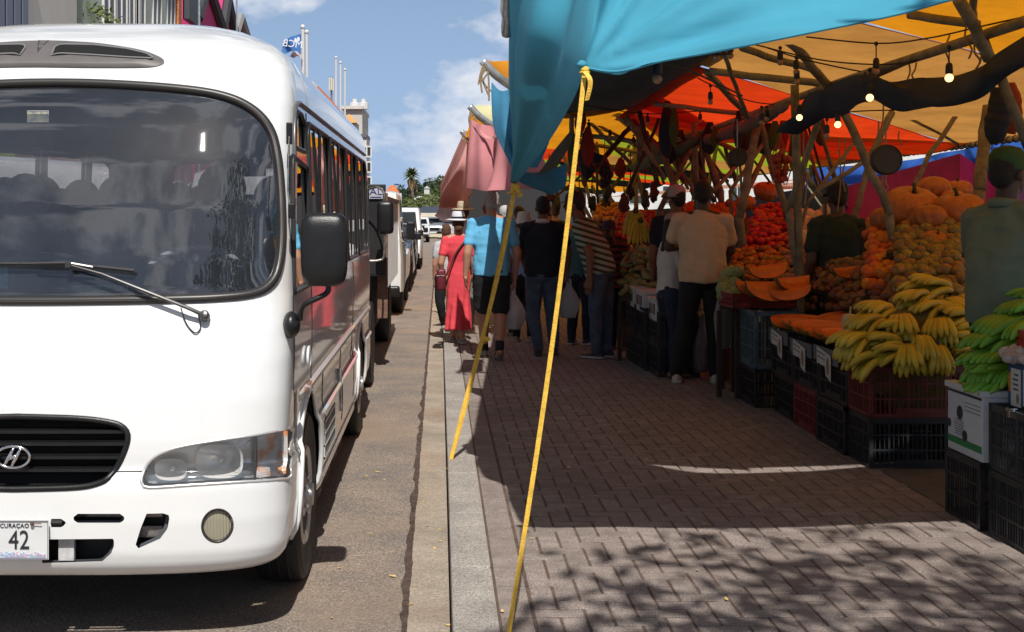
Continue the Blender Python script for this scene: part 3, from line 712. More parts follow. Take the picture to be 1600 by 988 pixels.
# wheels
tp = [(.20, -.085), (.30, -.1), (.355, -.105), (.376, -.09), (.383, -.06), (.383, .06), (.376, .09), (.355, .105), (.30, .1), (.20, .085)]
for s_ in (1, -1):
    for yc in (WHF, WHR):
        M = Matrix.Translation((CX+s_*.905, yc, ROAD+.383)) @ Matrix.Rotation(R(90)*s_, 4, 'Y')
        m = MB(); m.lathe(tp, 44, M)
        for k in (-.04, 0, .04): m.lathe([(.3835, k-.006), (.386, k-.004), (.386, k+.004), (.3835, k+.006)], 44, M)
        wh = m.build('wheel', m_rub, bus, smooth=40)
        m = MB(); m.lathe([(0, .125), (.05, .125), (.055, .10), (.1, .085), (.12, .06), (.17, .05), (.18, .09), (.215, .098), (.225, .088), (.225, .02)], 36, M); m.build('rim', mat('hub_steel', (.48, .46, .44), .35, metal=.7, n=(14, .2)), wh, smooth=35)
        if s_ > 0:
            for k in range(6): a = k*math.pi/3; m = MB(); m.ball(M @ Vector((.078*math.cos(a), .078*math.sin(a), .102)), .011, 8, 5); m.build('wheel_nut', m_chr, wh)
m = MB(); m.box(CX-.8, CX+.8, Y0+.3, YR-.3, ROAD+.30, ROAD+.42); m.box(CX-.9, CX+.9, 6.4, 8.9, ROAD+.33, ROAD+.40); m.tube([(CX-.8, WHF, ROAD+.38), (CX+.8, WHF, ROAD+.38)], .05, 8); m.tube([(CX-.8, WHR, ROAD+.38), (CX+.8, WHR, ROAD+.38)], .07, 8)
m.build('chassis', mat('chassis_black', (.02, .02, .02), .8), bus)
for yy in (6.22, 9.98): m = MB(); m.box(CX+.76, CX+.97, yy, yy+.02, ROAD+.16, ROAD+.5, .004); m.build('mud_flap', m_rub, bus)
# mirrors
def mirror(s_, big=True):
    hd = P(506.5, 390, 4.97); hd.x = CX+s_*(hd.x-CX); k = 4.97/FPX; wx, wz = 36.5*k, 57.5*k
    m = MB(); n = 40; vs = []
    def se(a, e): c, s = math.cos(a), math.sin(a); return math.copysign(abs(c)**e, c), math.copysign(abs(s)**e, s)
    for (sc_, dy) in ((.30, -.052), (.62, -.05), (.86, -.043), (.95, -.033), (1, -.016), (1, .03), (.97, .042), (.9, .046)):
        for q in range(n): c, s = se(q*2*math.pi/n, .42); tap = 1+.03*s; vs.append(hd+Vector((wx*sc_*c*tap, dy, wz*sc_*s)))
    fs = [(r*n+q, r*n+(q+1) % n, (r+1)*n+(q+1) % n, (r+1)*n+q) for r in range(7) for q in range(n)]+[tuple(range(n-1, -1, -1)), tuple(7*n+q for q in range(n))]
    m.add(vs, fs); mr = m.build('wing_mirror', m_blk, bus, smooth=40)
    m = MB(); vs = [hd+Vector((wx*.86*se(q*2*math.pi/n, .42)[0], .0475, wz*.9*se(q*2*math.pi/n, .42)[1])) for q in range(n)]; m.add(vs, [tuple(range(n))]); m.build('mirror_glass', m_chr, mr)
    pts = [P(512, 440, 4.99), P(513, 452, 4.99), P(508, 460, 4.985), P(492, 468, 4.98), P(476, 476, 4.98), P(470, 486, 4.99), P(469, 500, 5.0)]
    pts = [Vector((CX+s_*(p.x-CX), p.y, p.z)) for p in pts]; m = MB(); m.tube(smoothpath(pts, 5), .0115, 8); m.build('mirror_arm', m_blk, mr, smooth=True)
    b = Vector((CX+s_*(prof(1.17)[0]-.0), 5.02, P(470, 505, 5).z)); m = MB(); m.ball(b+Vector((0, 0, -.008)), (.035, .06, .055), 14, 10); m.build('mirror_base', m_blk, mr, smooth=True)
    pts = [P(452, 205, 5.15), P(450, 300, 5.06), P(455, 330, 5.03), P(500, 335, 4.98)]; pts = [Vector((CX+s_*(p.x-CX), p.y, p.z)) for p in pts]
    m = MB(); m.tube(pts[:3], .004, 6); m.box(pts[0].x-.012, pts[0].x+.012, pts[0].y-.012, pts[0].y+.012, pts[0].z-.055, pts[0].z+.035, .004); m.box(pts[2].x-.012, pts[2].x+.014, pts[2].y-.012, pts[2].y+.012, pts[2].z-.03, pts[2].z+.03, .004); m.build('mirror_stay', m_blk, mr)
mirror(1); mirror(-1)
# inside
m_dash = mat('dashboard_grey', (.115, .125, .13), .55, n=(6, .08)); m_seat = mat('seat_fabric', (.045, .045, .055), .9, n=(30, .3), bump=(120, .3))
m = MB()
def dash(u, v):
    x = lerp(-.96, .96, u); zf = 1.315+.0*x; y = Y0+.19+fcurve(x)+.05+v*.62
    z = lerp(1.345, 1.46, min(1, v*1.4))-(.10*max(0, v-.7)/.3)-(.06*(abs(x)/.96)**6); return Vector((CX+x, min(y, Y0+.95) if v < 1 else Y0+1.0, ROAD+z-(.5 if v >= 1 else 0)))
m.grid(dash, 48, 14); m.build('dashboard', m_dash, bus, smooth=50)
m = MB(); m.tube([Vector((CX+lerp(-.55, .93, k/20), Y0+.62+.05*abs(k/10-1)**3, ROAD+1.485-.05*abs(k/10-1)**3)) for k in range(21)], .02, 8, flat=.7); m.build('dash_cowl', m_dash, bus, smooth=True)
st = thing('steering_wheel', None, None, (CX, 7.6, ROAD)); st.parent = bus; st.location = (0, 0, 0)
Ms = Matrix.Translation((CX+.50, 5.60, ROAD+1.39)) @ Matrix.Rotation(R(35), 4, 'X')
m = MB(); m.tube([Ms @ Vector((.22*math.cos(t*math.pi/20), .22*math.sin(t*math.pi/20), 0)) for t in range(40)], .014, 8, closed=True); m.build('steering_rim', mat('wheel_grey', (.35, .37, .38), .35), st, smooth=True)
m = MB(); m.tube([Ms @ Vector((-.21, 0, 0)), Ms @ Vector((0, 0, -.03)), Ms @ Vector((.21, 0, 0))], .014, 6); m.tube([Ms @ Vector((0, -.21, 0)), Ms @ Vector((0, 0, -.03)), Ms @ Vector((0, -.05, -.4))], .018, 6); m.build('steering_spokes', m_blk, st)
def seat(x, y, h=1.5):
    m = MB(); m.box(x-.2, x+.2, y-.22, y+.22, ROAD+.88, ROAD+1.0, .05); m.box(x-.21, x+.21, y+.18, y+.30, ROAD+.95, ROAD+h+.16, .06)
    s = m.build('seat', m_seat, bus, smooth=True); m = MB()
    m.ball((x, y+.25, ROAD+h+.25), (.125, .05, .13), 14, 10); m.build('headrest', m_seat, s, smooth=True)
seat(CX+.5, 6.12, 1.55); seat(CX-.5, 6.12, 1.5)
for yy in (7.1, 7.95, 8.8, 9.65):
    for xx in (-.74, -.28, .64): seat(CX+xx, yy, 1.52)
m = MB(); m.box(CX-.9, CX+.9, Y0+.9, YR-.25, ROAD+.42, ROAD+.6); m.build('floor_panel', m_lin, bus)
m = MB(); c = P(392, 262, 5.55); m.box(c.x-.065, c.x+.065, c.y, c.y+.03, c.z-.04, c.z+.04, .018); m.tube([c+Vector((0, .02, .03)), c+Vector((-.03, .03, .11))], .006, 6); m.build('rear_view_mirror', m_blk, bus, smooth=True)
m = MB(); c = fpx(58, 182, -.012); m.box(c.x-.044, c.x+.044, c.y, c.y+.002, c.z-.023, c.z+.023); sk = m.build('windscreen_sticker', mat('sticker_blue', (.16, .28, .42), .5, n=(30, .5), c2=(.62, .55, .36)), bus)
m = MB(); m.tube([(c.x+a*.044, c.y-.001, c.z+b*.023) for a, b in ((-1, -1), (1, -1), (1, 1), (-1, 1))], .0015, 5, closed=True); m.build('sticker_edge', mp_, sk)
for (x0, x1, z0, z1, y_, cc, nm) in ((112, 200, 446, 459, 5.02, (.62, .78, .72), 'paper'), (128, 178, 449, 456, 5.015, (.05, .30, .22), 'leaflet'), (-20, 12, 418, 456, 5.05, (.50, .74, .80), 'box')):
    a = P(x0, z1, y_); b = P(x1, z0, y_); m = MB(); m.box(a.x, b.x, y_, y_+(.006 if nm != 'box' else .08), a.z, b.z, .002); m.build('dash_'+nm, mat('dash_'+nm, cc, .6, n=(60, .3)), bus)
# lens of the rear window
m = MB(); yb = YR+.004; m.add([(CX+a, yb-.01, ROAD+b) for a, b in REARW], [tuple(range(len(REARW)))]); m.build('rear_window', m_sg, bus)
m = MB(); m.tube(resample([Vector((CX+a, yb, ROAD+b)) for a, b in REARW], 60), .014, 6, closed=True); m.build('rear_window_seal', m_seal, bus)
# ---------------------------------------------------------------- market: canopies
rm = random.Random(11)
def fabric(name, c, t=.45, n=.2):
    m = mat(name, c, .85, n=(1.6, n), trans=t, bump=(7, .10)); return m
F_blue = fabric('cloth_turquoise', (.05, .30, .43), .12, .08); F_tan = fabric('cloth_tan', (.60, .28, .065), .50); F_red = fabric('cloth_red', (.80, .055, .008), .55)
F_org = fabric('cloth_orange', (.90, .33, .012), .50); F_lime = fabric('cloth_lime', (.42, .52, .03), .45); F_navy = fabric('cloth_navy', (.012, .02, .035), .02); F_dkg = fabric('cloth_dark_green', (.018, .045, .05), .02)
F_pink = fabric('cloth_pink', (.56, .22, .235), .22, .14); F_pink2 = fabric('cloth_pale_pink', (.66, .32, .30), .22, .14); F_blue2 = fabric('cloth_dull_blue', (.04, .20, .34), .08); F_yel = fabric('cloth_pale_yellow', (.78, .74, .42), .3)
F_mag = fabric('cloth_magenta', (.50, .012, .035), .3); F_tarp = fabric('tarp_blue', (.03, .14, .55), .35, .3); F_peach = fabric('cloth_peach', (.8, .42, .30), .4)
def sheet(name, rows, mt, label, cat='awning', nu=8, nv=8, fold=None, group=None, kind=None, thick=0):
    """rows: list of polylines (equal length) of 3-D points; Catmull-Rom in both directions; fold(u, v, p) -> offset"""
    R_ = [smoothpath(r, nu) for r in rows]; cols = list(zip(*R_)); C_ = [smoothpath(c, nv) for c in cols]
    m = MB(); na, nb = len(C_), len(C_[0]); vs = []
    for j in range(nb):
        for i in range(na):
            p = C_[i][j].copy()
            if fold: p = p+fold(i/(na-1), j/(nb-1), p)
            vs.append(p)
    m.add(vs, [(j*na+i, j*na+i+1, (j+1)*na+i+1, (j+1)*na+i) for j in range(nb-1) for i in range(na-1)])
    return m.build(name, mt, None, smooth=True, label=label, cat=cat, group=group)
# --- the near turquoise awning: left skirt pulled to two ties, and the front skirt
tie1 = P(805, 288, 8.0); tie2 = P(913, 110, 4.62)
Ls = [P(797, -120, 6.0), P(795, -40, 6.3), P(795, 50, 6.75), P(795, 130, 7.25), P(800, 205, 7.7), P(803.5, 284, 7.98)]
Rs = [P(975, -120, 5.1), P(945, -40, 4.9), P(914, 106, 4.64), P(884, 178, 5.6), P(848, 235, 6.8), P(807, 287, 8.0)]
rows = []
for a, b in zip(Ls, Rs): rows.append([a, a.lerp(b, .3)+Vector((-.03, 0, 0)), a.lerp(b, .65)+Vector((-.02, 0, 0)), b])
def fold1(u, v, p):
    e = math.sin(math.pi*min(1, u*1.0))*(1-v**3)
    s = math.sin(u*15+v*1.3)*.045+math.sin(u*31+2+v*2.2)*.018+math.sin(u*7-v*2)*.035
    return Vector((-.9, -.5, 0))*s*e*(1-.35*v)
sheet('awning', rows, F_blue, 'turquoise awning skirt hanging in folds at the market corner between two yellow straps', nu=16, nv=12, fold=fold1)
hem = [P(914, 108, 4.62), P(965, 114, 4.60), P(1035, 97, 4.58), P(1120, 82, 4.56), P(1250, 56, 4.50), P(1400, 25, 4.45), P(1500, -2, 4.42), P(1640, -30, 4.42), P(1850, -70, 4.42), P(2150, -110, 4.42)]
def up(p, dy, dz, dx=0): return p+Vector((dx, dy, dz))
hem.append(P(2700, -170, 4.42)); RY = [6.3, 6.25, 6.1, 5.95, 5.85, 5.50, 5.36, 5.33, 5.39, 5.66, 6.6]
r1 = [up(p, .10, .17, .03) for p in hem]; r2 = [up(p, .30, .40, .05) for p in hem]; r3 = [up(p, .52, .54, .02) for p in hem]; r4 = [Vector((p.x-.1, y_, 2.85)) for p, y_ in zip(hem, RY)]
r1[0] = up(hem[0], .05, .17, .035); r2[0] = up(hem[0], .22, .45, .10); r3[0] = Vector((.62, 5.4, 2.8)); r4[0] = Vector((.36, 6.3, 2.8))
def fold2(u, v, p):
    d = max(.0, min(1, (p-tie2).length/.2)); d2 = (p-tie2).length; a = math.atan2(p.z-tie2.z, p.x-tie2.x)
    s = (math.sin(a*15)+.5*math.sin(a*34+1))*.045*min(1, d2/.5)*math.exp(-d2*1.6)+.11*math.sin(p.x*3.4+p.z*5)*min(1, d2*1.2)*min(1, v*5)*.6+.05*mnoise.noise(p*2.6)*min(1, v*6)
    return Vector((0, -1, .5))*s
sheet('awning', [hem, r1, r2, r3, r4], F_blue, 'sunlit turquoise awning edge stretched across the front of the market hall', nu=9, nv=8, fold=fold2)
m = MB(); m.tube(smoothpath([p+Vector((0, -.004, .004)) for p in hem], 8), .006, 6); m.build('hem_cord', F_blue, None, label='turquoise rolled hem along the lower edge of the front awning', cat='hem')
# dark underside continuing back
def quad(name, pts, mt, label, sag=.06, n=10, cat='awning', group=None):
    a, b, c, d = [Vector(p) for p in pts]; m = MB()
    m.grid(lambda u, v: a.lerp(b, u).lerp(d.lerp(c, u), v)+Vector((0, 0, -sag*math.sin(math.pi*u)*math.sin(math.pi*v)))+Vector((0, 0, .02*mnoise.noise(Vector((u*4+a.x, v*4+a.y, 1))))), n, n)
    return m.build(name, mt, None, smooth=True, label=label, cat=cat, group=group)
quad('awning', [(.36, 5.95, 2.80), (2.05, 5.42, 2.80), (2.42, 15.6, 2.86), (1.0, 16.3, 2.80)], F_dkg, 'shaded underside of the turquoise sheet coloured dark behind the skirt', .10, 14)  # same sheet as the skirt; shade of its underside is in the dark colour
quad('awning', [(2.00, 5.42, 2.87), (6.8, 6.2, 2.87), (6.8, 11.3, 2.50), (2.00, 7.45, 2.84)], F_org, 'glowing orange roof sheet at the top right corner of the market', .08, 12)
quad('awning', [(1.95, 7.40, 2.83), (6.8, 11.25, 2.49), (6.55, 15.8, 2.42), (2.10, 10.15, 2.76)], F_tan, 'tan roof sheet with string lights hanging beneath it', .03, 12)
quad('awning', [(2.08, 10.10, 2.755), (6.55, 15.75, 2.415), (6.55, 21.2, 2.40), (2.25, 14.3, 2.78)], F_red, 'bright red roof sheet between the tan one and the small far ones', .05, 12)
quad('awning', [(2.2, 12.6, 2.80), (4.3, 17.6, 2.66), (4.6, 19.2, 2.62), (2.25, 16.1, 2.77)], fabric('cloth_red_shaded', (.55, .02, .008), .4), 'shaded strip of the bright red roof sheet coloured deeper red', .02)  # shading on the red sheet, painted as a separate deeper red strip
quad('awning', [(6.4, 4.2, 2.52), (9.0, 4.2, 2.1), (9.0, 14, 2.1), (6.6, 14, 2.48)], F_tan, 'tan awning flap beyond the right edge of the stalls', .1)
# bays further back: pinwheels of coloured cloth on a hub
pal = [F_org, F_red, F_lime, F_tan, F_org, F_mag, F_red, F_lime]; pairs = [(F_org, F_org), (F_org, F_lime), (F_red, F_tan), (F_org, F_dkg), (F_dkg, F_red), (F_red, F_dkg), (F_dkg, F_org), (F_dkg, F_dkg)]; names = {F_org: 'orange', F_red: 'red', F_lime: 'lime green', F_tan: 'tan', F_mag: 'magenta'}
bayY = [15.3, 19.6, 23.4, 27.4, 31.6, 36, 41, 46.5, 52.5]
nth = ['nearest', 'second', 'third', 'fourth', 'fifth', 'sixth', 'seventh', 'last']
for b in range(8):
    ya, yb = bayY[b], bayY[b+1]; hub = Vector((3.0, (ya+yb)/2, 2.55+.0*b)); um = thing('patchwork_canopy', '%s patchwork canopy of orange, red and lime cloth panels behind the plain roof sheets' % nth[b], 'canopy', (3.0, hub.y, 2.55), group='patchwork canopies over the far stalls')
    xl = .38; ring_ = [(xl, ya, 2.78), (2.2, ya, 2.86), (4.4, ya, 2.72), (6.5, ya, 2.42), (6.5, (ya+yb)/2, 2.38), (6.5, yb, 2.42), (4.4, yb, 2.72), (2.2, yb, 2.86), (xl, yb, 2.78), (xl, (ya+yb)/2, 2.70)]
    for k in range(len(ring_)):
        a, c = Vector(ring_[k]), Vector(ring_[(k+1) % len(ring_)]); m = MB(); m.grid(lambda u, v: hub.lerp(a.lerp(c, u), v)+Vector((0, 0, .10*math.sin(math.pi*v)-.05*math.sin(math.pi*u)*v)), 6, 6)
        fm = pairs[b][0 if k in (0, 7, 8, 9) else 1] if k not in ((2, 5), (1,), (4,), (0,), (3,), (2,), (5,), (9,))[b] else F_lime; m.build('cloth_panel', fm, um, smooth=True)
# --- frames
m_pole = mat('weathered_pole', (.20, .175, .11), .75, n=(9, .4), bump=(30, .35)); m_tube = mat('galvanised_tube', (.55, .56, .56), .38, metal=.75, n=(12, .25)); m_rope = mat('rope', (.30, .22, .13), .9, bump=(90, .5)); m_cord = mat('black_cord', (.01, .01, .01), .7)
def pole(pts, r, label, mt=None, name='pole', cat='pole', group=None, seg=8):
    m = MB(); m.tube(smoothpath(pts, 5) if len(pts) > 2 else [Vector(pts[0]).lerp(Vector(pts[1]), k/6)+Vector((rm.uniform(-1, 1)*r*.25, 0, rm.uniform(-1, 1)*r*.25)) for k in range(7)], r, seg)
    return m.build(name, mt or m_pole, None, smooth=True, label=label, cat=cat, group=group)
pole([(3.04, 5.2, 2.56), (3.04, 7.0, 2.55), (3.04, 9.7, 2.55), (3.04, 14.6, 2.50), (3.04, 20, 2.5)], .032, 'long pole running down the middle of the market roof', name='ridge_pole')
pole([P(790, -20, 6.28), P(794, 55, 6.5)], .03, 'short grey tube end with a rope at the top left corner of the turquoise awning', m_tube, 'tube')
m = MB(); m.tube(smoothpath([(6.5, 9, 2.44), (6.5, 13, 2.41), (6.5, 17, 2.40), (6.5, 21, 2.38), (6.5, 28, 2.38)], 8), .035, 8); ev = m.build('eave_tube', mat('rope_wrapped_tube', (.42, .42, .40), .6, n=(26, .75)), None, smooth=True, label='grey tube along the right eave wrapped with cord ties', cat='tube')
for k in range(70):
    y = 12.5+k*.16+rm.uniform(-.03, .03); m = MB(); m.tube([(6.5+.038*math.cos(t), y+.01*math.sin(t*2), 2.405-(y-12.5)*.0016+.04*math.sin(t)) for t in [q*math.pi/4 for q in range(8)]], .007, 4, closed=True)
    m.build('cord_tie', m_cord, ev)
frames = [  # slanting bamboo legs and ribs: pixel, pixel, depth, depth, radius
 (1299, 134, 1392, 335, 9.7, 9.6, .034), (1299, 134, 1230, 330, 9.7, 10.2, .026), (1394, 175, 1360, 245, 11.5, 11.2, .032), (1360, 245, 1338, 330, 11.2, 11, .026), (1534, 56, 1610, 235, 7.0, 7.0, .03), (1500, 0, 1546, 90, 6.6, 7.0, .034),
 (1522, -10, 1519, 40, 6.9, 7.1, .022), (1235, 66, 1300, 140, 8.9, 9.7, .034), (1160, 76, 1280, 112, 9.0, 9.9, .028), (1108, 110, 1300, 134, 10.1, 10.0, .030), (1420, 22, 1530, 40, 7.4, 7.1, .026),
 (1130, 82, 1166, 180, 9.2, 10.5, .018), (1104, 112, 1180, 195, 10.1, 12, .028), (1020, 162, 1165, 178, 12.5, 12.3, .024), (1496, 178, 1450, 245, 12.6, 12.2, .024), (1450, 245, 1420, 310, 12.2, 12, .024), (1428, 180, 1500, 225, 13, 15.7, .034),
 (1092, 208, 1170, 245, 14.6, 14.2, .03), (1092, 208, 1128, 300, 14.6, 14.3, .032), (1092, 208, 1030, 330, 14.6, 14.3, .032), (1035, 240, 960, 175, 14.5, 16, .045), (1035, 240, 1060, 310, 14.5, 14.4, .04), (985, 186, 1035, 240, 16, 14.6, .045),
 (900, 210, 1035, 226, 15.8, 15, .03), (1186, 190, 1155, 340, 12.2, 12, .04), (1186, 190, 1232, 345, 12.2, 12.4, .034), (1195, 240, 1160, 320, 14, 13.6, .024), (1545, 160, 1530, 300, 11.5, 11, .055), (1240, 240, 1290, 320, 11, 10.9, .02), (1340, 215, 1260, 320, 12.4, 12, .018),
 (1275, 300, 1380, 235, 10.2, 10.5, .02), (920, 190, 985, 255, 16.4, 17, .026), (935, 196, 1015, 240, 16.6, 17.2, .022), (900, 222, 1005, 240, 17, 18, .028), (940, 260, 960, 330, 18, 18, .03), (990, 250, 1010, 330, 18, 18, .03), (1000, 262, 975, 330, 18, 18, .026), (925, 290, 948, 335, 22, 22, .03), (905, 250, 925, 330, 20, 20, .03), (1210, 200, 1140, 300, 13.4, 13, .02), (1115, 300, 1180, 225, 13.2, 14.2, .022), (880, 240, 900, 300, 19, 19, .03), (960, 300, 930, 260, 23, 22, .03), (1050, 250, 1110, 330, 17, 17, .03), (1410, 100, 1300, 150, 8.6, 9.7, .02)]
for i, (x0, y0_, x1, y1_, Ya, Yb, r) in enumerate(frames):
    a, b = P(x0, y0_, Ya), P(x1, y1_, Yb)
    if y1_ >= 300:      # a leg: carry it on to the ground
        d = (b-a); b2_ = Vector((max(b.x+d.x*.5, 3.15), max(b.y, 8.4)+.3, 0)); pole([b-d*.02, b2_], r, 'lower end of a bamboo leg hidden among the stalls', name='bamboo_prop', cat='strut', group='lower ends of the bamboo legs')
    pole([a, b], r, 'weathered bamboo strut or leg bracing the market roof', name='bamboo_strut', cat='strut', group='bamboo struts holding up the market roof')
for k, y in enumerate((10.2, 14.2, 18.6)):
    pole([(.34, y, 2.77), (.34, y, 1.0), (.36, y, 0)] if False else [(2.9, y, 2.6), (3.0, y+.1, 0)], .035, '%s upright post in the middle of the market' % ('nearest', 'middle', 'farthest')[k], name='post', cat='post')
m_pole2 = mat('dark_stick', (.06, .045, .03), .85, n=(9, .4)); rq = random.Random(77)
for k in range(46):
    x = rq.uniform(885, 1300); Y_ = rq.uniform(12.5, 24); y0_ = VY-1.12*FPX/Y_+rq.uniform(-4, 14); y1_ = min(326, y0_+rq.uniform(50, 120)); pole([P(x, y0_, Y_), P(x+rq.uniform(-75, 75), y1_, Y_+rq.uniform(-.6, .6))], rq.uniform(.014, .032), 'thin brace criss-crossing under the far roof', rq.choice((m_pole, m_pole2, m_pole2)), name='thin_brace', cat='brace', group='thin braces criss-crossing under the far roof', seg=6)
for k in range(30):
    x = rq.uniform(880, 1290); Y_ = rq.uniform(12, 19); top = VY-1.05*FPX/Y_; c = P(x, top+rq.uniform(20, 60), Y_); mt = rq.choice((F_navy, m_pole2, mat('rag_red', (.22, .02, .012), .9), mat('rag_green', (.05, .09, .02), .9)))
    w = rq.uniform(.04, .10); h = rq.uniform(.12, .35); rows = [[c+Vector((-w*.3, 0, h)), c+Vector((0, .02, h)), c+Vector((w*.3, 0, h))], [c+Vector((-w, 0, 0)), c+Vector((0, -.05, 0)), c+Vector((w*.9, 0, .03))], [c+Vector((-w*.7, 0, -h*.6)), c+Vector((0, -.03, -h*.8)), c+Vector((w*.6, 0, -h*.5))]]
    sheet('hanging_cloth', rows, mt, 'small dark rag or bag hanging under the far roof poles', cat='rag', nu=4, nv=4, group='rags and bags hanging under the far roof')
# eave corners of the bays behind, tubes with a little raised cloth
for (a, b, c, d, Y, fm, lab) in (((755, 97), (797, 133), (800, 95), (762, 95), 10.2, F_org, 'pale orange'), ((735, 168), (771, 197), (772, 165), (744, 165), 14.2, F_yel, 'pale yellow'), ((722, 207), (737, 221), (738, 205), (728, 205), 18.6, F_org, 'apricot')):
    p = [P(*a, Y), P(*b, Y+.1), P(*c, Y+.9), P(*d, Y+.9)]
    p[2] = P(*c, Y+.9); quad('awning', p, fm, '%s roof corner above the kerb with a grey tube along its edge' % lab, 0, 4)
    pole([P(a[0]-1, a[1]-2, Y-.02), P(lerp(a[0], b[0], .4), lerp(a[1], b[1], .5), Y), P(b[0]+2, b[1]+2, Y+.05)], .036 if Y < 12 else .04, 'grey tube along the %s roof corner' % lab, m_tube, 'tube')
    for q in range(5):
        e = P(a[0]+q*2.2, a[1]+4+q*3, Y-.05); m = MB(); m.tube(smoothpath([e, e+Vector((rm.uniform(-.05, .02), 0, -.08)), e+Vector((rm.uniform(-.05, .05), 0, -.16-.1*rm.random()))], 4), .008, 5); m.build('rope_end', m_rope, None, label='frayed rope end hanging from the %s roof corner' % lab, cat='rope', group='frayed rope ends at the %s corner' % lab)
# drapes behind the turquoise skirt
def fsin(ax, amp, fu, fv=1, ph=0): return lambda u, v, p: Vector(ax)*(amp*(math.sin(u*fu+v*fv+ph)+.5*math.sin(u*fu*2.3+v*2+1))*math.sin(math.pi*u)*(.3+.7*v))
sheet('awning', [[P(768, 128, 9.4), P(782, 142, 9.3), P(800, 138, 9.2), P(850, 120, 9.0)], [P(768, 160, 9.3), P(784, 172, 9.2), P(806, 175, 9.1), P(860, 165, 9)], [P(773, 205, 9.2), P(790, 212, 9.1), P(812, 218, 9), P(860, 215, 9)], [P(800, 262, 9.0), P(806, 262, 9), P(812, 262, 9), P(840, 262, 9)]],
      F_blue2, 'duller blue awning drape hanging behind the turquoise skirt', nu=6, nv=6, fold=fsin((0, -1, 0), .04, 7))
sheet('awning', [[P(735, 186, 13.4), P(760, 196, 13.2), P(785, 188, 12.6), P(830, 178, 12)], [P(733, 215, 13.3), P(762, 225, 13.0), P(795, 225, 12.4), P(840, 215, 11.8)], [P(730, 250, 13.2), P(765, 262, 12.8), P(800, 262, 12.2), P(850, 250, 11.6)], [P(728, 293, 13.2), P(765, 300, 12.7), P(805, 296, 12.0), P(870, 292, 11.4)]],
      F_pink, 'faded pink awning drape hanging above the heads of the walkers', nu=16, nv=8, fold=fsin((-.5, -1, 0), .22, 10.5, 2.2))
sheet('awning', [[P(738, 190, 13.3), P(752, 205, 13.1), P(766, 214, 13), P(776, 208, 12.8)], [P(744, 197, 13.25), P(756, 213, 13), P(770, 218, 12.9), P(776, 214, 12.7)]], F_pink2, 'pale torn strip of cloth over the upper edge of the pink awning', nu=6, nv=4, fold=fsin((0, -1, 0), .04, 9))
sheet('awning', [[P(722, 214, 17.6), P(728, 222, 17.3), P(735, 224, 17), P(742, 215, 16.5)], [P(704, 255, 18), P(716, 262, 17.4), P(728, 262, 16.9), P(740, 250, 16.5)], [P(688, 297, 18.4), P(700, 300, 17.8), P(716, 300, 17.2), P(738, 295, 16.5)], [P(700, 322, 18.4), P(706, 326, 18), P(712, 322, 17.5), P(732, 308, 16.5)]],
      F_pink2, 'pale pink awning drape slanting down to a point above the white hat', nu=14, nv=8, fold=fsin((-.5, -1, 0), .28, 10, 2, 1))
sheet('awning', [[P(692, 308, 20), P(700, 312, 19.6), P(712, 316, 19), P(722, 314, 18.5)], [P(684, 330, 20.3), P(692, 336, 20), P(704, 340, 19.4), P(718, 334, 18.8)], [P(679, 337, 20.5), P(690, 345, 20), P(700, 347, 19.5), P(712, 345, 19)]], fabric('cloth_mauve', (.20, .12, .13), .1), 'dusky mauve end of an awning beyond the pale pink drape', nu=5, nv=5)
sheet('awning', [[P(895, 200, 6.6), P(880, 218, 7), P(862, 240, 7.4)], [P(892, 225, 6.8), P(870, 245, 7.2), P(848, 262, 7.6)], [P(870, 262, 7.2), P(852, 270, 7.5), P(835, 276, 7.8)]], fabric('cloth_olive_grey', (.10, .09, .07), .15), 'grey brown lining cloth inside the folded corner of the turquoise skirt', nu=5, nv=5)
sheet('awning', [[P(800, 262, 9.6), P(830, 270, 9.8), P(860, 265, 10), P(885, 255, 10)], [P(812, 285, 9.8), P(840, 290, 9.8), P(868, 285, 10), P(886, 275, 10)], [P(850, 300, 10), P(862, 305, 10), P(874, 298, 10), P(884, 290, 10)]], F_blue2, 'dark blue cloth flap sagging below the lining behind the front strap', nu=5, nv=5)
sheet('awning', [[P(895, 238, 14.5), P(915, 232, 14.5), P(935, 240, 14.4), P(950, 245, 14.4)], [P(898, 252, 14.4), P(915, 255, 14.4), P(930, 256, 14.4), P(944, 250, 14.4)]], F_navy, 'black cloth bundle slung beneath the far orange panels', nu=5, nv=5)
# rolled navy tarpaulin slung beneath the ridge pole
def roll(pts, r, label, mt=None):
    m = MB(); sp = smoothpath(pts, 10); rr = [r*(.55+.45*math.sin(math.pi*min(1, max(0, k/(len(sp)-1)))))*(1+.16*mnoise.noise(Vector((k*.35, 3, 1)))) for k in range(len(sp))]
    m.tube(sp, rr, 14, flat=1.5)
    m.v = [tuple(Vector(v)+Vector((0, 0, 1))*.03*mnoise.noise(Vector(v)*5)) for v in m.v]; return m.build('rolled_tarpaulin', mt or F_navy, None, smooth=True, label=label, cat='tarpaulin')
def band(up_, lo, Ys, label, mt=None, bul=.10):
    U_ = [P(x, y, Y) for (x, y), Y in zip(up_, Ys)]; L_ = [P(x, y, Y) for (x, y), Y in zip(lo, Ys)]
    r2 = [a.lerp(b, .3)+Vector((-.3*bul, -bul, 0)) for a, b in zip(U_, L_)]; r3 = [a.lerp(b, .72)+Vector((-.3*bul, -bul, 0)) for a, b in zip(U_, L_)]; r5 = [a.lerp(b, .6)+Vector((0, bul*.5, 0)) for a, b in zip(U_, L_)]
    return sheet('rolled_tarpaulin', [U_, r2, r3, L_, r5], mt or F_navy, label, cat='tarpaulin', nu=8, nv=4, fold=lambda u, v, p: Vector((0, -1, 0))*.11*mnoise.noise(p*4.3)+Vector((0, -.6, .6))*.03*math.sin(v*9+u*14))
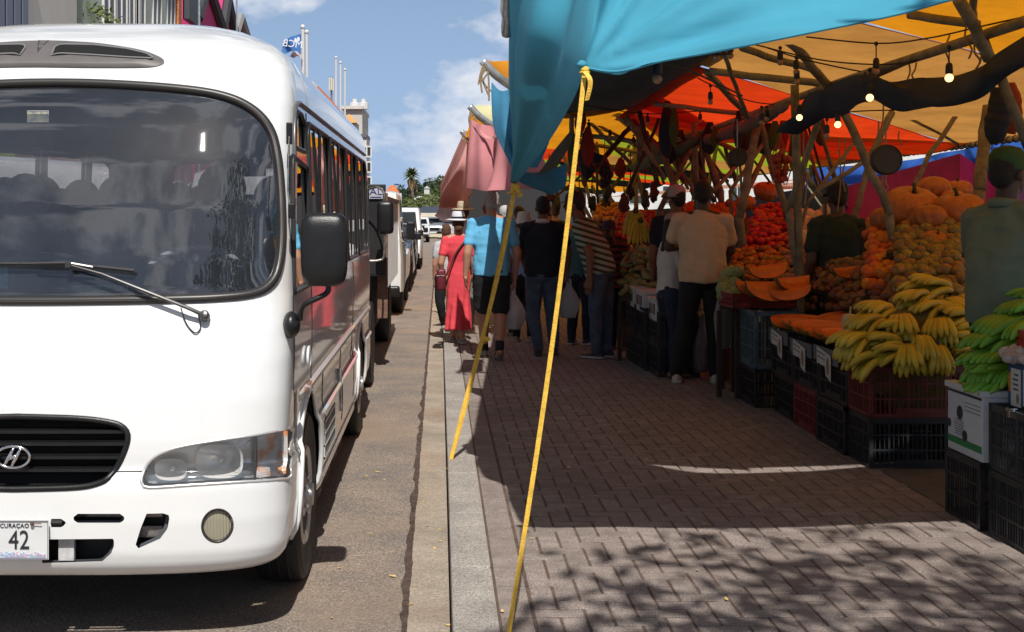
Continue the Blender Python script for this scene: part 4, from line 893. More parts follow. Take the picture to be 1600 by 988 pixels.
band([(1612, 50), (1560, 86), (1530, 100), (1480, 124), (1420, 124), (1380, 122), (1345, 118)], [(1612, 100), (1565, 132), (1520, 154), (1460, 172), (1420, 172), (1385, 163), (1352, 154)], [6.2, 6.6, 6.8, 7.2, 7.6, 7.9, 8.2], 'navy tarpaulin slung in a sagging band in the upper right below the tan sheet')
band([(1350, 120), (1300, 131), (1270, 146), (1240, 176), (1215, 202)], [(1355, 162), (1320, 176), (1290, 188), (1250, 206), (1216, 208)], [8.2, 8.8, 9.2, 9.6, 9.9], 'navy tarpaulin end hanging to a point beside two lit bulbs')
roll([P(1228, 165, 10), P(1180, 190, 11.4), P(1120, 215, 13.4), P(1090, 222, 14.2)], .045, 'grey brown rolled cloth tied along the middle pole further back', mat('dusty_cloth', (.13, .10, .08), .9))
roll([P(1092, 215, 14), P(1060, 236, 14.5), P(1010, 255, 15.5), P(985, 262, 16)], .05, 'dull green rolled cloth beside the far hub of poles', mat('dusty_green', (.10, .12, .07), .9))
roll([P(1560, 140, 8), P(1562, 170, 8), P(1556, 200, 8), P(1558, 222, 8)], .07, 'black jacket hanging from a pole under the tan sheet')
roll([P(1578, 130, 8.2), P(1583, 160, 8.2), P(1582, 190, 8.2), P(1578, 205, 8.2)], .05, 'red brown cloth hanging next to the black jacket', mat('rust_cloth', (.25, .05, .02), .9))
# ropes dangling
for i, (x, y0_, y1_, Y) in enumerate(((1256, 190, 320, 9.8), (1385, 185, 255, 9), (1373, 190, 300, 9.2), (1380, 150, 235, 9), (1510, 40, 92, 7.1), (1523, 65, 108, 7.1), (1532, 70, 100, 7.1), (1484, 55, 110, 7.6), (1357, 110, 140, 8.4), (1420, 98, 124, 8.2), (1432, 98, 126, 8.2), (1405, 205, 228, 10), (1310, 215, 330, 10.5), (1320, 215, 300, 10.4))):
    a = P(x, y0_, Y); b = P(x+rm.uniform(-5, 5), y1_, Y); m = MB(); m.tube(smoothpath([a, a.lerp(b, .4)+Vector((rm.uniform(-.03, .03), 0, 0)), a.lerp(b, .7)+Vector((rm.uniform(-.03, .03), 0, 0)), b], 4), .006, 5)
    m.build('hanging_rope', m_rope, None, label='thin brown rope end dangling from the market roof poles', cat='rope', group='rope ends dangling under the roof')
# string lights
m_sock = mat('lamp_socket', (.012, .012, .012), .5); m_bulb = mat('unlit_bulb', (.42, .24, .13), .25); m_lit = mat('lit_bulb', (1, .8, .45), .3, emit=((1, .66, .26), 2.6))
def string(pts, bulbs, label, r=.005):
    o = thing('string_light', label, 'string lights', P(*pts[0])); m = MB(); sp = smoothpath([P(*p) for p in pts], 8); m.tube(sp, r, 5); m.build('cable', m_cord, o)
    for (x, y, Y, lit, drop) in bulbs:
        b = P(x, y, Y); m = MB(); top = b+Vector((0, 0, drop)); m.tube([top, b+Vector((0, 0, .05))], .004, 5); m.lathe([(0, .085), (.012, .082), (.019, .07), (.021, .03), (.019, .022)], 10, Matrix.Translation(b)); m.ball(top, .014, 8, 5)
        s_ = m.build('lamp_socket', m_sock, o, smooth=40); m = MB(); m.ball(b, .023 if lit else .021, 12, 8); m.build('lit_bulb' if lit else 'bulb', m_lit if lit else m_bulb, s_, smooth=True)
string([(1260, 58, 8.0), (1370, 68, 7.6), (1450, 60, 7.2), (1540, 40, 6.8), (1640, 18, 6.4)], [(1369, 112, 7.6, 0, .17)], 'string light cable crossing the tan roof sheet with one unlit bulb')
string([(1190, 72, 8.6), (1245, 90, 8.4), (1300, 103, 8.2), (1345, 112, 8)], [(1219, 98, 8.5, 0, .1), (1244, 113, 8.4, 0, .1), (1245, 128, 8.4, 0, .16)], 'string light cable with three dark sockets close together under the tan sheet')
string([(1180, 70, 8.8), (1290, 95, 8.3), (1400, 100, 8.1), (1470, 80, 7.6), (1545, 50, 7.1)], [(1483, 122, 6.85, 1, .17), (1359, 153, 7.6, 1, .17)], 'string light cable with two lit bulbs hanging in front of the navy tarpaulin')
string([(1300, 185, 9.6), (1330, 175, 9.2), (1400, 172, 9), (1440, 168, 8.6)], [(1309, 195, 8.6, 1, .1), (1292, 213, 9.0, 0, .12), (1249, 184, 9.0, 1, .08)], 'string light cable with lit bulbs below the left end of the navy tarpaulin')
string([(1090, 122, 9.6), (1112, 133, 9.8), (1180, 160, 10.5), (1270, 165, 10.6)], [(1110, 160, 9.9, 0, .13), (1190, 192, 10.4, 0, .13), (1198, 186, 10.6, 0, .1)], 'string light cable under the bright red sheet with unlit bulbs')
string([(960, 88, 5.2), (1027, 98, 5.4), (1080, 112, 5.8), (1160, 150, 7)], [(1027, 124, 5.4, 0, .06)], 'string light cable and one unlit bulb under the dark blue sheet')
string([(1100, 84, 8), (1120, 86, 7.6), (1141, 84, 7.3)], [(1120, 91, 7.6, 0, .02), (1141, 87, 7.4, 0, .02)], 'pair of unlit bulbs tucked just below the turquoise hem')
string([(915, 165, 12), (1010, 178, 12.5), (1095, 174, 13), (1200, 176, 13.2)], [(1012, 194, 12.6, 0, .1), (1094, 190, 13, 0, .1)], 'long string light cable in front of the far orange panels')
string([(900, 185, 14), (950, 207, 14.5), (1010, 222, 15), (1080, 215, 15.2), (1130, 205, 15)], [(920, 202, 14.2, 0, .1), (953, 215, 14.5, 0, .08), (990, 225, 14.9, 0, .1), (1007, 234, 15, 0, .08)], 'lower string light cable in front of the far orange panels')
# straps
m_strap = mat('yellow_strap', (.82, .50, .06), .6, n=(25, .2), bump=(150, .3))
def strap(a, b, w, label, bow=.02, double=False):
    o = thing('yellow_strap', label, 'strap', b); m = MB(); vs = []; n = 30
    for k in range(n+1):
        t = k/n; p = a.lerp(b, t)+Vector((0, 0, 0)); tw = .35*math.sin(t*5); p += Vector((bow*math.sin(math.pi*t), -bow*math.sin(math.pi*t), 0)); h = Vector((math.cos(tw), math.sin(tw), 0))*w/2
        nn = Vector((-math.sin(tw), math.cos(tw), 0))*.0012; vs += [p-h-nn, p+h-nn, p+h+nn, p-h+nn]
    m.add(vs, [(4*k+q, 4*k+(q+1) % 4, 4*k+4+(q+1) % 4, 4*k+4+q) for k in range(n) for q in range(4)]); m.build('webbing', m_strap, o)
    if double:
        m = MB(); vs = [v+Vector((.35*w*math.sin(k/4/n*math.pi*2), -.004, 0)) for k, v in enumerate(vs)]; m.add(vs, [(4*k+q, 4*k+(q+1) % 4, 4*k+4+(q+1) % 4, 4*k+4+q) for k in range(n) for q in range(4)]); m.build('webbing', m_strap, o)
    return o
def ribbon(pts, w, par, nm='strap_tail'):
    m = MB(); sp = smoothpath(pts, 5); vs = []
    for k, p in enumerate(sp): h = Vector((.9, .3*math.sin(k*.5), .2)).normalized()*w/2; vs += [p-h, p+h, p+h+Vector((0, .002, 0)), p-h+Vector((0, .002, 0))]
    m.add(vs, [(4*k+q, 4*k+(q+1) % 4, 4*k+4+(q+1) % 4, 4*k+4+q) for k in range(len(sp)-1) for q in range(4)]); m.build(nm, m_strap, par)
s2 = strap(tie2+Vector((0, -.02, 0)), G(793, 1000), .0175, 'long yellow strap running from the front corner of the turquoise awning down to the pavers', .015)
ribbon([P(914, 112, 4.58), P(921, 122, 4.56), P(922, 135, 4.56), P(917, 157, 4.57)], .018, s2)
m = MB(); m.ball(tie2+Vector((0, -.015, .0)), (.016, .016, .014), 10, 7, jit=.3); m.tube([tie2+Vector((.017*math.cos(t*.7), -.012+.017*math.sin(t*.7), -.01)) for t in range(9)], .004, 6, closed=True); m.build('knot', m_strap, s2, smooth=True)
m = MB(); m.ball(tie2+Vector((-.012, -.012, .02)), (.02, .018, .016), 10, 7, jit=.4); m.build('cloth_knot', F_blue, None, smooth=True, label='bunched knot of turquoise cloth at the front strap', cat='knot')
s1 = strap(tie1+Vector((0, -.02, 0)), Vector((.056, 7.88, -.06)), .025, 'doubled yellow strap running from the hanging corner of the awning down to the kerb', .02, True)
ribbon([P(803, 293, 7.95), P(798, 302, 7.94), P(795, 300, 7.93)], .03, s1); ribbon([P(805, 293, 7.95), P(812, 303, 7.93), P(813, 308, 7.93)], .03, s1)
m = MB(); m.ball(tie1+Vector((0, -.02, -.02)), (.03, .03, .03), 10, 7, jit=.3); m.build('knot', m_strap, s1, smooth=True)
kk = P(757, 530, 7.92); m = MB(); m.ball(kk, (.022, .02, .022), 10, 7, jit=.3); m.build('knot', m_strap, s1, smooth=True); ribbon([kk, kk+Vector((.03, -.01, -.01)), kk+Vector((.02, -.01, .015))], .02, s1)
# ---------------------------------------------------------------- stalls: crates, boxes, produce
rs = random.Random(21)
void = bpy.data.objects
def crate_mesh(L_, W_, H_):
    """ventilated plastic crate, open on top; L along X, W along Y"""
    m = MB(); t = .006; x, y = L_/2, W_/2
    m.box(-x+.008, x-.008, -y+.008, y-.008, .004, .012)
    for s_ in (-1, 1):
        for zz, h in ((0, .022), (H_*.34, .012), (H_*.64, .012), (H_-.035, .035)):
            e = .007 if zz in (0, H_-.035) else .003
            m.box(-x, x, s_*y-(t+e if s_ > 0 else 0), s_*y+(0 if s_ > 0 else t+e), zz, zz+h); m.box(s_*x-(t+e if s_ > 0 else 0), s_*x+(0 if s_ > 0 else t+e), -y+.001, y-.001, zz+.0005, zz+h-.0005)
        n = int(L_/.028)
        for k in range(n+1):
            xx = -x+.006+(L_-.012)*k/n; w = .006 if k % 4 else .013; m.box(xx-w/2, xx+w/2, s_*(y-.004)-.0035, s_*(y-.004)+.0035, .01, H_-.02)
        n = int(W_/.028)
        for k in range(n+1):
            yy = -y+.006+(W_-.012)*k/n; w = .006 if k % 4 else .013; m.box(s_*(x-.004)-.0035, s_*(x-.004)+.0035, yy-w/2, yy+w/2, .01, H_-.02)
        # foot notch rails and hand-hold frame
        m.box(-.06, .06, s_*y-(.012 if s_ > 0 else -.0), s_*y+(.0 if s_ > 0 else .012), H_-.085, H_-.078); m.box(-x*.5, x*.5, s_*(y-.004)-.004, s_*(y-.004)+.004, .018, .055)
    for sx in (-1, 1):
        for sy in (-1, 1): m.box(sx*x-(.024 if sx > 0 else -.0), sx*x+(.0 if sx > 0 else .024), sy*y-(.024 if sy > 0 else 0), sy*y+(0 if sy > 0 else .024), .001, H_-.001)
    return m
m_cb = mat('crate_black', (.022, .024, .025), .42, n=(14, .35), rnd=.25); m_cr = mat('crate_maroon', (.16, .022, .018), .42, n=(14, .3), rnd=.2); m_cg = mat('crate_blue_grey', (.07, .12, .14), .45, n=(14, .3), rnd=.2); m_crr = mat('crate_red', (.42, .03, .02), .42, n=(14, .3), rnd=.2)
_crates = {}
def crate(x, y, z, label, m_=None, dims=(.6, .4, .31), rz=0, group=None):
    """x, y: centre of the base"""
    m_ = m_ or m_cb; key = (dims, m_.name)
    if key not in _crates:
        o = crate_mesh(*dims).build('crate', m_); _crates[key] = o.data; bpy.data.objects.remove(o)
    o = bpy.data.objects.new('crate', _crates[key]); col.objects.link(o); o.location = (x, y, z); o.rotation_euler = (0, 0, R(rz)+rs.uniform(-.012, .012)); WO[o.name] = Vector()
    return tag(o, label, 'crate', group)
XL = 2.62
crate(XL+.32, 7.80, .0, 'black crate at the bottom beneath the yellow bananas, its side catching a strip of sun', dims=(.64, .4, .31))
crate(XL+.32, 7.80, .312, 'maroon crate heaped with yellow bananas at the front of the stall', m_cr, dims=(.64, .4, .31))
cols = [(8.32, 90), (8.94, 90), (9.56, 90)]
for k, (y, rz) in enumerate(cols):
    wh = ('nearest to the bananas', 'in the middle of the row', 'farthest along the row')[k]
    crate(XL+.2+.02*(k-1), y, 0, ('maroon lower crate in the middle of the papaya row' if k == 1 else 'black lower crate of the papaya row, %s' % wh), m_cr if k == 1 else m_cb, rz=90)
    crate(XL+.2, y, .312, 'black upper crate under the cut papaya, %s' % wh, rz=90)
    crate(XL+.62, y, 0, 'black lower crate of the hidden second row, %s' % wh, rz=90); crate(XL+.62, y, .312, 'black upper crate of the hidden second row, %s' % wh, rz=90)
crate(2.72, 10.28, .0, 'black crate under the blue grey one beyond the papaya row', rz=90); crate(2.72, 10.28, .312, 'tall blue grey crate standing beyond the papaya row', m_cg, rz=90, dims=(.6, .4, .46)); crate(2.70, 10.5, .776, 'maroon tray crate holding the pumpkin wedges', m_cr, rz=4, dims=(.6, .4, .12))
crate(3.30, 10.3, .0, 'black crate behind the blue grey crate, bottom one', rz=90); crate(3.30, 10.3, .312, 'black crate behind the blue grey crate, middle one', rz=90); crate(3.30, 10.3, .624, 'black crate behind the blue grey crate, top one', rz=90)
# right front stack
crate(2.87, 6.31, 0, 'black crate at the floor under the white fruit carton', rz=0, dims=(.46, .41, .33))
crate(2.98, 5.86, 0, 'black crate on the floor at the right edge of the stall', rz=0, dims=(.62, .42, .315)); crate(2.98, 5.86, .318, 'black crate stacked on another at the right edge of the stall', rz=0, dims=(.62, .42, .315))
crate(3.38, 5.42, 0, 'black crate at the near right corner, lower', dims=(.62, .40, .315)); crate(3.38, 5.42, .318, 'black crate at the near right corner, upper', dims=(.62, .40, .315))
crate(3.09, 5.90, .86, 'red crate on the blue carton at the right edge', m_crr, dims=(.56, .36, .13))
# cartons
m_card = mat('carton_white', (.55, .56, .56), .7, n=(8, .06)); m_brown = mat('carton_brown', (.30, .20, .12), .85, n=(10, .15)); m_green = mat('print_green', (.02, .20, .06), .6); m_blueb = mat('carton_blue', (.03, .07, .16), .6, n=(5, .3))
cb = thing('carton', 'white fruit carton with a green stripe under the green plantains', 'carton', (2.87, 6.31, .334))
m = MB(); m.box(2.652, 3.09, 6.10, 6.515, .334, .672, .006); m.build('carton_body', m_card, cb)
m = MB(); m.box(2.640, 3.102, 6.088, 6.527, .655, .685, .004); m.build('lid', m_card, cb)
SIDE = Matrix(((0, 0, -1), (-1, 0, 0), (0, 1, 0))).to_4x4()      # text plane facing -X
def sidebox(y0, y1, z0, z1, x, nm, mt, par): m = MB(); m.box(x-.0015, x, y0, y1, z0, z1); return m.build(nm, mt, par)
sidebox(6.105, 6.51, .375, .41, 2.6515, 'green_stripe', m_green, cb); sidebox(6.105, 6.51, .635, .648, 2.6515, 'print_band', m_ink, cb)
for k, (y, z, r) in enumerate(((6.36, .54, .035), (6.30, .43, .028), (6.49, .47, .022))):
    m = MB(); m.lathe([(0, 0), (r, 0), (r, .002), (0, .002)], 18, Matrix.Translation((2.6505, y, z)) @ Matrix.Rotation(R(-90), 4, 'Y')); m.build('hand_hole', m_ink, cb)
for k in range(7): sidebox(6.36-.0-.045+rs.uniform(0, .01), 6.405+rs.uniform(-.01, .01)+.02, .50-k*.012, .503-k*.012, 2.6515, 'print_line', m_ink, cb)
for k in range(3): sidebox(6.12, 6.30, .60-k*.02, .6025-k*.02, 2.6515, 'print_line', m_ink, cb)
c2 = thing('carton', 'dark blue carton with white price cards at the right edge', 'carton', (3.0, 5.86, .636)); m = MB(); m.box(2.76, 3.30, 5.68, 6.06, .636, .855, .006); m.build('carton_body', m_blueb, c2)
def card(par, y, z, x, w, h, txt=None, nm='price_card'):
    m = MB(); m.box(x-.003, x, y-w/2, y+w/2, z-h/2, z+h/2); c = m.build(nm, mat('card_white', (.62, .60, .56), .7, n=(12, .05)), par)
    for q in range(4): m = MB(); m.box(x-.0045, x-.003, y-w*.36+rs.uniform(0, .01), y+w*(.1+.2*rs.random()), z+h*.32-q*h*.13, z+h*.32-q*h*.13+h*.05); m.build('print_line', mat('print_grey', (.08, .08, .09), .6), c)
    m = MB(); m.ball((x-.004, y-w*.22, z-h*.28), (.002, w*.16, h*.14), 10, 6); m.build('print_picture', m_brown, c); return c
card(c2, 5.97, .72, 2.758, .10, .18); card(c2, 5.84, .73, 2.758, .11, .17)
m = MB(); m.ball((2.757, 6.035, .74), (.003, .02, .05), 10, 8); m.build('print_picture', mat('print_orange', (.6, .22, .04), .6), c2)
cl = thing('metal_clamp', 'small bright metal clamp on the rim of the black crate at the right edge', 'clamp', (2.68, 5.83, .63)); m = MB(); m.box(2.655, 2.70, 5.82, 5.84, .60, .642, .003); m.box(2.655, 2.668, 5.78, 5.86, .632, .644, .003); m.build('jaw', m_chr, cl)
# hanging signs in front of the papaya crates
for k, (px, py, Y) in enumerate(((1212, 530, 9.60), (1252, 548, 9.0), (1292, 560, 8.42))):
    nm_ = ('leftmost', 'middle', 'rightmost')[k]; p = P(px, py, Y); sg = thing('price_sign', '%s of the three white paper signs hanging before the cut papaya' % nm_, 'sign', (2.585, Y, p.z+.08))
    m = MB(); w = .15; x = 2.592
    m.prism([(x, Y+w, p.z+.07), (x, Y-w, p.z+.03), (x, Y-w, p.z-.14), (x, Y-w*.3, p.z-.11), (x, Y-w*.2, p.z-.05), (x, Y+w, p.z-.045)], (-.003, 0, 0)); m.build('paper', mat('card_white'), sg)
    for q in range(2):
        for r_ in range(4): m = MB(); m.box(x-.0045, x-.003, Y+w*.78-r_*.042-.015, Y+w*.78-r_*.042+.012, p.z+.032-q*.034-r_*.004, p.z+.041-q*.034-r_*.004); m.build('print_line', mat('print_grey'), sg)
    m = MB(); m.ball((x-.004, Y-w*.62, p.z-.045), (.002, .032, .06), 10, 8); m.build('print_picture', m_brown, sg)
    m = MB(); m.box(2.60, 2.606, Y-.27, Y+.27, p.z-.03, p.z+.07); m.build('plastic_edge', mat('plastic_blue_grey', (.10, .14, .17), .3, coat=.5), sg)
# ------- produce prototypes
def proto(name, mb, mt, smooth=True): o = mb.build(name, mt, None, smooth=smooth); me = o.data; bpy.data.objects.remove(o); return me
def fruit_me(name, mt, r=(1, 1, .92), dent=.12, jit=.06, seg=12, rings=9):
    m = MB(); m.ball((0, 0, 0), r, seg, rings, jit=jit)
    m.v = [(x, y, z-(dent*math.exp(-(x*x+y*y)*14) if z > 0 else 0)) for x, y, z in m.v]; return proto(name, m, mt)
m_stem = mat('fruit_stem', (.05, .06, .02), .8)
K = {}
K['tomato'] = fruit_me('tomato', mat('tomato_skin', (.62, .045, .015), .3, n=(2, .2), rnd=.25, hue=.02), (1, 1, .82))
K['orange'] = fruit_me('orange', mat('orange_skin', (.66, .17, .012), .5, n=(2, .25), rnd=.2, hue=.02, bump=(60, .2)), (1, 1, .96), .05)
K['apple'] = fruit_me('apple', mat('apple_skin', (.52, .10, .02), .35, n=(1.5, .4), c2=(.62, .28, .03), rnd=.3, hue=.03), (1, 1, .88), .2)
K['green_orange'] = fruit_me('green_orange', mat('green_orange_skin', (.16, .16, .03), .5, n=(2, .35), c2=(.40, .19, .03), rnd=.25, hue=.03), (1, 1, .95), .05)
K['melon'] = fruit_me('melon', mat('melon_skin', (.62, .50, .30), .5, n=(3, .2), rnd=.15, bump=(20, .2)), (1, 1, 1.1), .02)
K['onion'] = fruit_me('onion', mat('onion_skin', (.34, .14, .07), .4, n=(4, .3), c2=(.5, .26, .12), rnd=.25), (1, 1, .9), -.15)
K['mango'] = fruit_me('mango', mat('mango_skin', (.24, .16, .035), .4, n=(1.4, .4), c2=(.36, .10, .03), rnd=.3, hue=.03), (1.25, .85, .8), 0, .12)
K['potato'] = fruit_me('potato', mat('potato_skin', (.22, .13, .07), .8, n=(4, .3), rnd=.3), (1.3, .9, .8), 0, .25)
K['yam'] = fruit_me('yam', mat('yam_skin', (.12, .07, .04), .85, n=(4, .35), rnd=.3, bump=(20, .5)), (2.6, .9, .85), 0, .25)
K['garlic'] = fruit_me('garlic', mat('garlic_skin', (.5, .42, .36), .6, n=(4, .2), rnd=.2), (1, 1, .85), -.3, .12)
K['squash'] = fruit_me('squash', mat('squash_skin', (.20, .24, .07), .5, n=(3, .4), c2=(.42, .40, .16), rnd=.25), (2.0, .9, .85), 0, .12)
K['cabbage'] = fruit_me('cabbage', mat('cabbage_leaf', (.30, .40, .16), .6, n=(3, .3), rnd=.2, bump=(8, .9)), (1, 1, .9), 0, .2)
LB = {}
def pile(kind, corners, n, r, label, group, layers=1, jitter=.3, rzr=3.1, cat=None):
    """corners: four (px, py, Y): near left, near right, far right, far left"""
    a, b, c, d = [P(*q) for q in corners]; nu, nv = n
    for L_ in range(layers):
        for j in range(nv-L_):
            for i in range(nu-L_):
                u = (i+.5+.5*L_+.5*(j % 2)*.8+rs.uniform(-jitter, jitter))/nu; v = (j+.5+.5*L_+rs.uniform(-jitter, jitter))/nv
                if not (-.05 < u < 1.06 and -.05 < v < 1.05): continue
                p = a.lerp(b, u).lerp(d.lerp(c, u), v)+Vector((0, 0, L_*r*1.1+rs.uniform(-.25, .25)*r)); s_ = r*rs.uniform(.85, 1.15)
                o = bpy.data.objects.new(kind, K[kind]); col.objects.link(o); o.location = p; o.scale = (s_,)*3; o.rotation_euler = (rs.uniform(-.5, .5), rs.uniform(-.5, .5), rs.uniform(-rzr, rzr)); tag(o, label, cat or kind.replace('_', ' '), group)
def stand(corners, label, drop=.05):
    """sloping wooden board the heap lies on, on two trestles"""
    a, b, c, d = [P(*q)+Vector((0, 0, -drop)) for q in corners]; o = thing('display_board', label, 'display stand', (a.x, a.y, 0)); m = MB()
    m.add([a, b, c, d]+[p+Vector((0, 0, -.03)) for p in (a, b, c, d)], [(0, 1, 2, 3), (7, 6, 5, 4), (0, 4, 5, 1), (1, 5, 6, 2), (2, 6, 7, 3), (3, 7, 4, 0)]); m.build('board', mat('stand_wood', (.05, .035, .025), .85, n=(6, .3)), o)
    for p in (a, b, c, d): m = MB(); m.box(p.x-.02, p.x+.02, p.y-.02, p.y+.02, 0, p.z-.032); m.build('leg', mat('stand_wood'), o)
def heap(kind, corners, n, r, label, group, board, **k): stand(corners, board, r*.8); pile(kind, corners, n, r, label, group, **k)
heap('tomato', [(1158, 392, 12.0), (1238, 388, 11.9), (1236, 322, 12.9), (1180, 325, 13.1)], (8, 9), .042, 'small ripe tomato in the glowing red heap by the slanting pole', 'heap of red tomatoes', 'sloping board under the red tomatoes', layers=2)
heap('apple', [(1128, 440, 11.3), (1228, 436, 11.2), (1225, 386, 11.9), (1150, 390, 12.0)], (10, 7), .042, 'reddish apple in the lower heap in front of the tomatoes', 'heap of reddish apples', 'sloping board under the reddish apples')
heap('onion', [(1222, 440, 11.1), (1272, 434, 11.0), (1270, 382, 11.8), (1224, 384, 11.9)], (5, 6), .042, 'brown onion in the small heap left of the dark green shirt', 'heap of brown onions', 'sloping board under the onions')
heap('melon', [(1228, 388, 12.0), (1290, 385, 11.9), (1294, 330, 12.8), (1240, 333, 12.9)], (4, 4), .085, 'pale melon in the heap left of the dark green shirt', 'heap of pale melons', 'sloping board under the pale melons')
heap('orange', [(1352, 448, 9.1), (1408, 446, 9.0), (1425, 345, 10.2), (1352, 345, 10.2)], (6, 11), .046, 'orange in the tall heap to the right of the dark green shirt', 'heap of oranges', 'sloping board under the oranges', layers=2)
heap('green_orange', [(1392, 478, 8.5), (1506, 476, 8.35), (1500, 352, 9.6), (1402, 352, 9.8)], (9, 11), .05, 'green and orange citrus in the heap below the pumpkins', 'heap of green oranges', 'sloping board under the green oranges', layers=2)
heap('mango', [(1264, 488, 10.5), (1400, 478, 8.6), (1402, 405, 9.5), (1275, 415, 11.0)], (12, 8), .05, 'dull mango in the heap behind the banana crate', 'heap of mangoes', 'sloping board under the mangoes', layers=2)
heap('potato', [(1190, 492, 11.2), (1264, 487, 10.6), (1262, 440, 11.0), (1200, 445, 11.6)], (8, 6), .042, 'brown sweet potato between the pumpkin wedges and the papaya', 'heap of brown sweet potatoes', 'sloping board under the sweet potatoes')
heap('yam', [(1146, 472, 10.9), (1262, 464, 10.9), (1262, 420, 11.3), (1150, 430, 11.4)], (4, 6), .035, 'dark yam lying under and around the pumpkin wedges', 'dark yams by the pumpkin wedges', 'sloping board under the yams')
heap('cabbage', [(1124, 470, 10.6), (1152, 468, 10.5), (1154, 425, 11), (1128, 425, 11.1)], (3, 4), .065, 'pale green leafy head beside the cream T-shirt man', 'leafy green heads', 'sloping board under the leafy heads')
heap('tomato', [(960, 372, 14.5), (1022, 375, 14.2), (1022, 330, 15.5), (962, 335, 16)], (8, 7), .05, 'red fruit in the dim far heap left of the woman in white', 'heap of red fruit in the far stall', 'board under the far red fruit', layers=1)
heap('squash', [(968, 462, 13.2), (1020, 455, 12.8), (1018, 385, 13.6), (975, 390, 14.2)], (4, 9), .045, 'yellow green squash in the long heap left of the woman in white', 'heap of yellow green squashes', 'board under the squashes')
heap('apple', [(700, 372, 24), (800, 372, 22), (800, 345, 24), (700, 345, 26)] if False else [(930, 345, 17), (965, 345, 16.5), (965, 320, 18), (930, 320, 18.5)], (5, 4), .06, 'red fruit in the farthest heap under the patchwork canopies', 'farthest heap of red fruit', 'board under the farthest red fruit')
heap('orange', [(1060, 345, 14.5), (1160, 345, 13.2), (1160, 318, 14), (1060, 318, 15.5)], (10, 4), .055, 'dim orange behind the man in the cream T-shirt', 'row of oranges behind the cream T-shirt', 'board under the dim oranges')
# pumpkins
def pumpkin_me(nm, mt, ribs=11, fl=.8):
    m = MB(); seg = ribs*4; prof_ = [(0, -.62), (.35, -.68), (.75, -.5), (.98, -.12), (1, .12), (.86, .45), (.55, .66), (.22, .66), (.05, .55)]; pp = [(p.x, p.y) for p in smoothpath([(a, b, 0) for a, b in prof_], 3)]; vs = []
    for r, z in pp:
        for k in range(seg): t = 2*math.pi*k/seg; q = r*(1-.09*abs(math.cos(t*ribs/2))**.6*0-.075*(1-abs(math.sin(t*ribs/2)))); vs.append((q*math.cos(t), q*math.sin(t), z*fl*1.25))
    n = len(pp); m.add(vs, [(i*seg+k, i*seg+(k+1) % seg, (i+1)*seg+(k+1) % seg, (i+1)*seg+k) for i in range(n-1) for k in range(seg)]); return proto(nm, m, mt)
m_pk = mat('pumpkin_skin', (.52, .15, .03), .5, n=(2.5, .35), c2=(.60, .19, .035), rnd=.2, bump=(10, .4)); K['pumpkin'] = pumpkin_me('pumpkin_flesh', m_pk)
stm = MB(); stm.tube([(0, 0, .6), (.02, .02, .8), (.08, .03, .95)], [.09, .06, .07], 8); stem_me = proto('pumpkin_stem', stm, m_stem)
for k, (px, py, Y, rr, lab) in enumerate(((1424, 328, 9.9, 46, 'large ribbed pumpkin at the left of the pumpkin pile'), (1497, 333, 9.7, 42, 'large ribbed pumpkin at the right of the pumpkin pile'), (1459, 297, 10.4, 27, 'pumpkin on top of the pile against the magenta tarpaulin'), (1497, 298, 10.6, 22, 'small pumpkin at the top right of the pile'), (1490, 312, 10.2, 20, 'small pumpkin wedged in the middle of the pile'), (1452, 345, 9.6, 30, 'pumpkin low in the middle of the pile'), (1530, 340, 9.6, 34, 'pumpkin half hidden by the vendor in the green polo'), (1385, 345, 9.9, 26, 'pumpkin at the far left foot of the pumpkin pile'), (1462, 378, 9.3, 22, 'small pumpkin below the two large ones'),
                                          (1172, 352, 13, 14, 'far small pumpkin behind the tomatoes'), (1165, 318, 13, 16, 'far pumpkin up behind the tomatoes'), (1197, 300, 14.5, 20, 'red orange squash far back under the blue tarpaulin'))):
    o = thing('pumpkin', lab, 'pumpkin', P(px, py, Y), group='pumpkins on the stalls', world=False); s_ = rr*Y/FPX; o.scale = (s_,)*3; o.rotation_euler = (rs.uniform(-.5, .5), rs.uniform(-.4, .4), rs.uniform(0, 6))
    c = bpy.data.objects.new('pumpkin_flesh', K['pumpkin']); col.objects.link(c); c.parent = o; c = bpy.data.objects.new('pumpkin_stem', stem_me); col.objects.link(c); c.parent = o
stand([(1385, 385, 9.3), (1540, 380, 9.1), (1545, 335, 10.6), (1385, 335, 10.8)], 'sloping board under the large pumpkins', .05)
# crescent slices: flesh and rind
def slice_me(nm, L_, rad, ang, inner, flesh, rind):
    """crescent lying along X; opening angle ang, inner = hollow fraction"""
    mf = MB(); mr_ = MB(); n = 22; na = 6; vf = []; vr = []
    for i in range(n+1):
        t = i/n; x = (t-.5)*L_; s_ = max(.02, math.sqrt(max(0, 1-(2*t-1)**2)))**.8; ro = rad*s_; ri = rad*inner*max(0, s_-.25)
        for q in range(na+1):
            a = -ang/2+ang*q/na-math.pi/2; vr.append((x, ro*1.03*math.cos(a), ro*1.03*math.sin(a)+rad*.9))
        f = []
        for q in range(5): a = -ang/2-math.pi/2; r_ = lerp(ro, ri, q/4); f.append((x, r_*math.cos(a), r_*math.sin(a)+rad*.9))
        for q in range(5): a = ang/2-math.pi/2; r_ = lerp(ri, ro, q/4); f.append((x, r_*math.cos(a), r_*math.sin(a)+rad*.9))
        vf += f
    mf.add(vf, [(i*10+q, i*10+q+1, (i+1)*10+q+1, (i+1)*10+q) for i in range(n) for q in range(9)]); mr_.add(vr, [(i*7+q, (i+1)*7+q, (i+1)*7+q+1, i*7+q+1) for i in range(n) for q in range(6)])
    return proto('flesh', mf, flesh), proto('rind', mr_, rind)
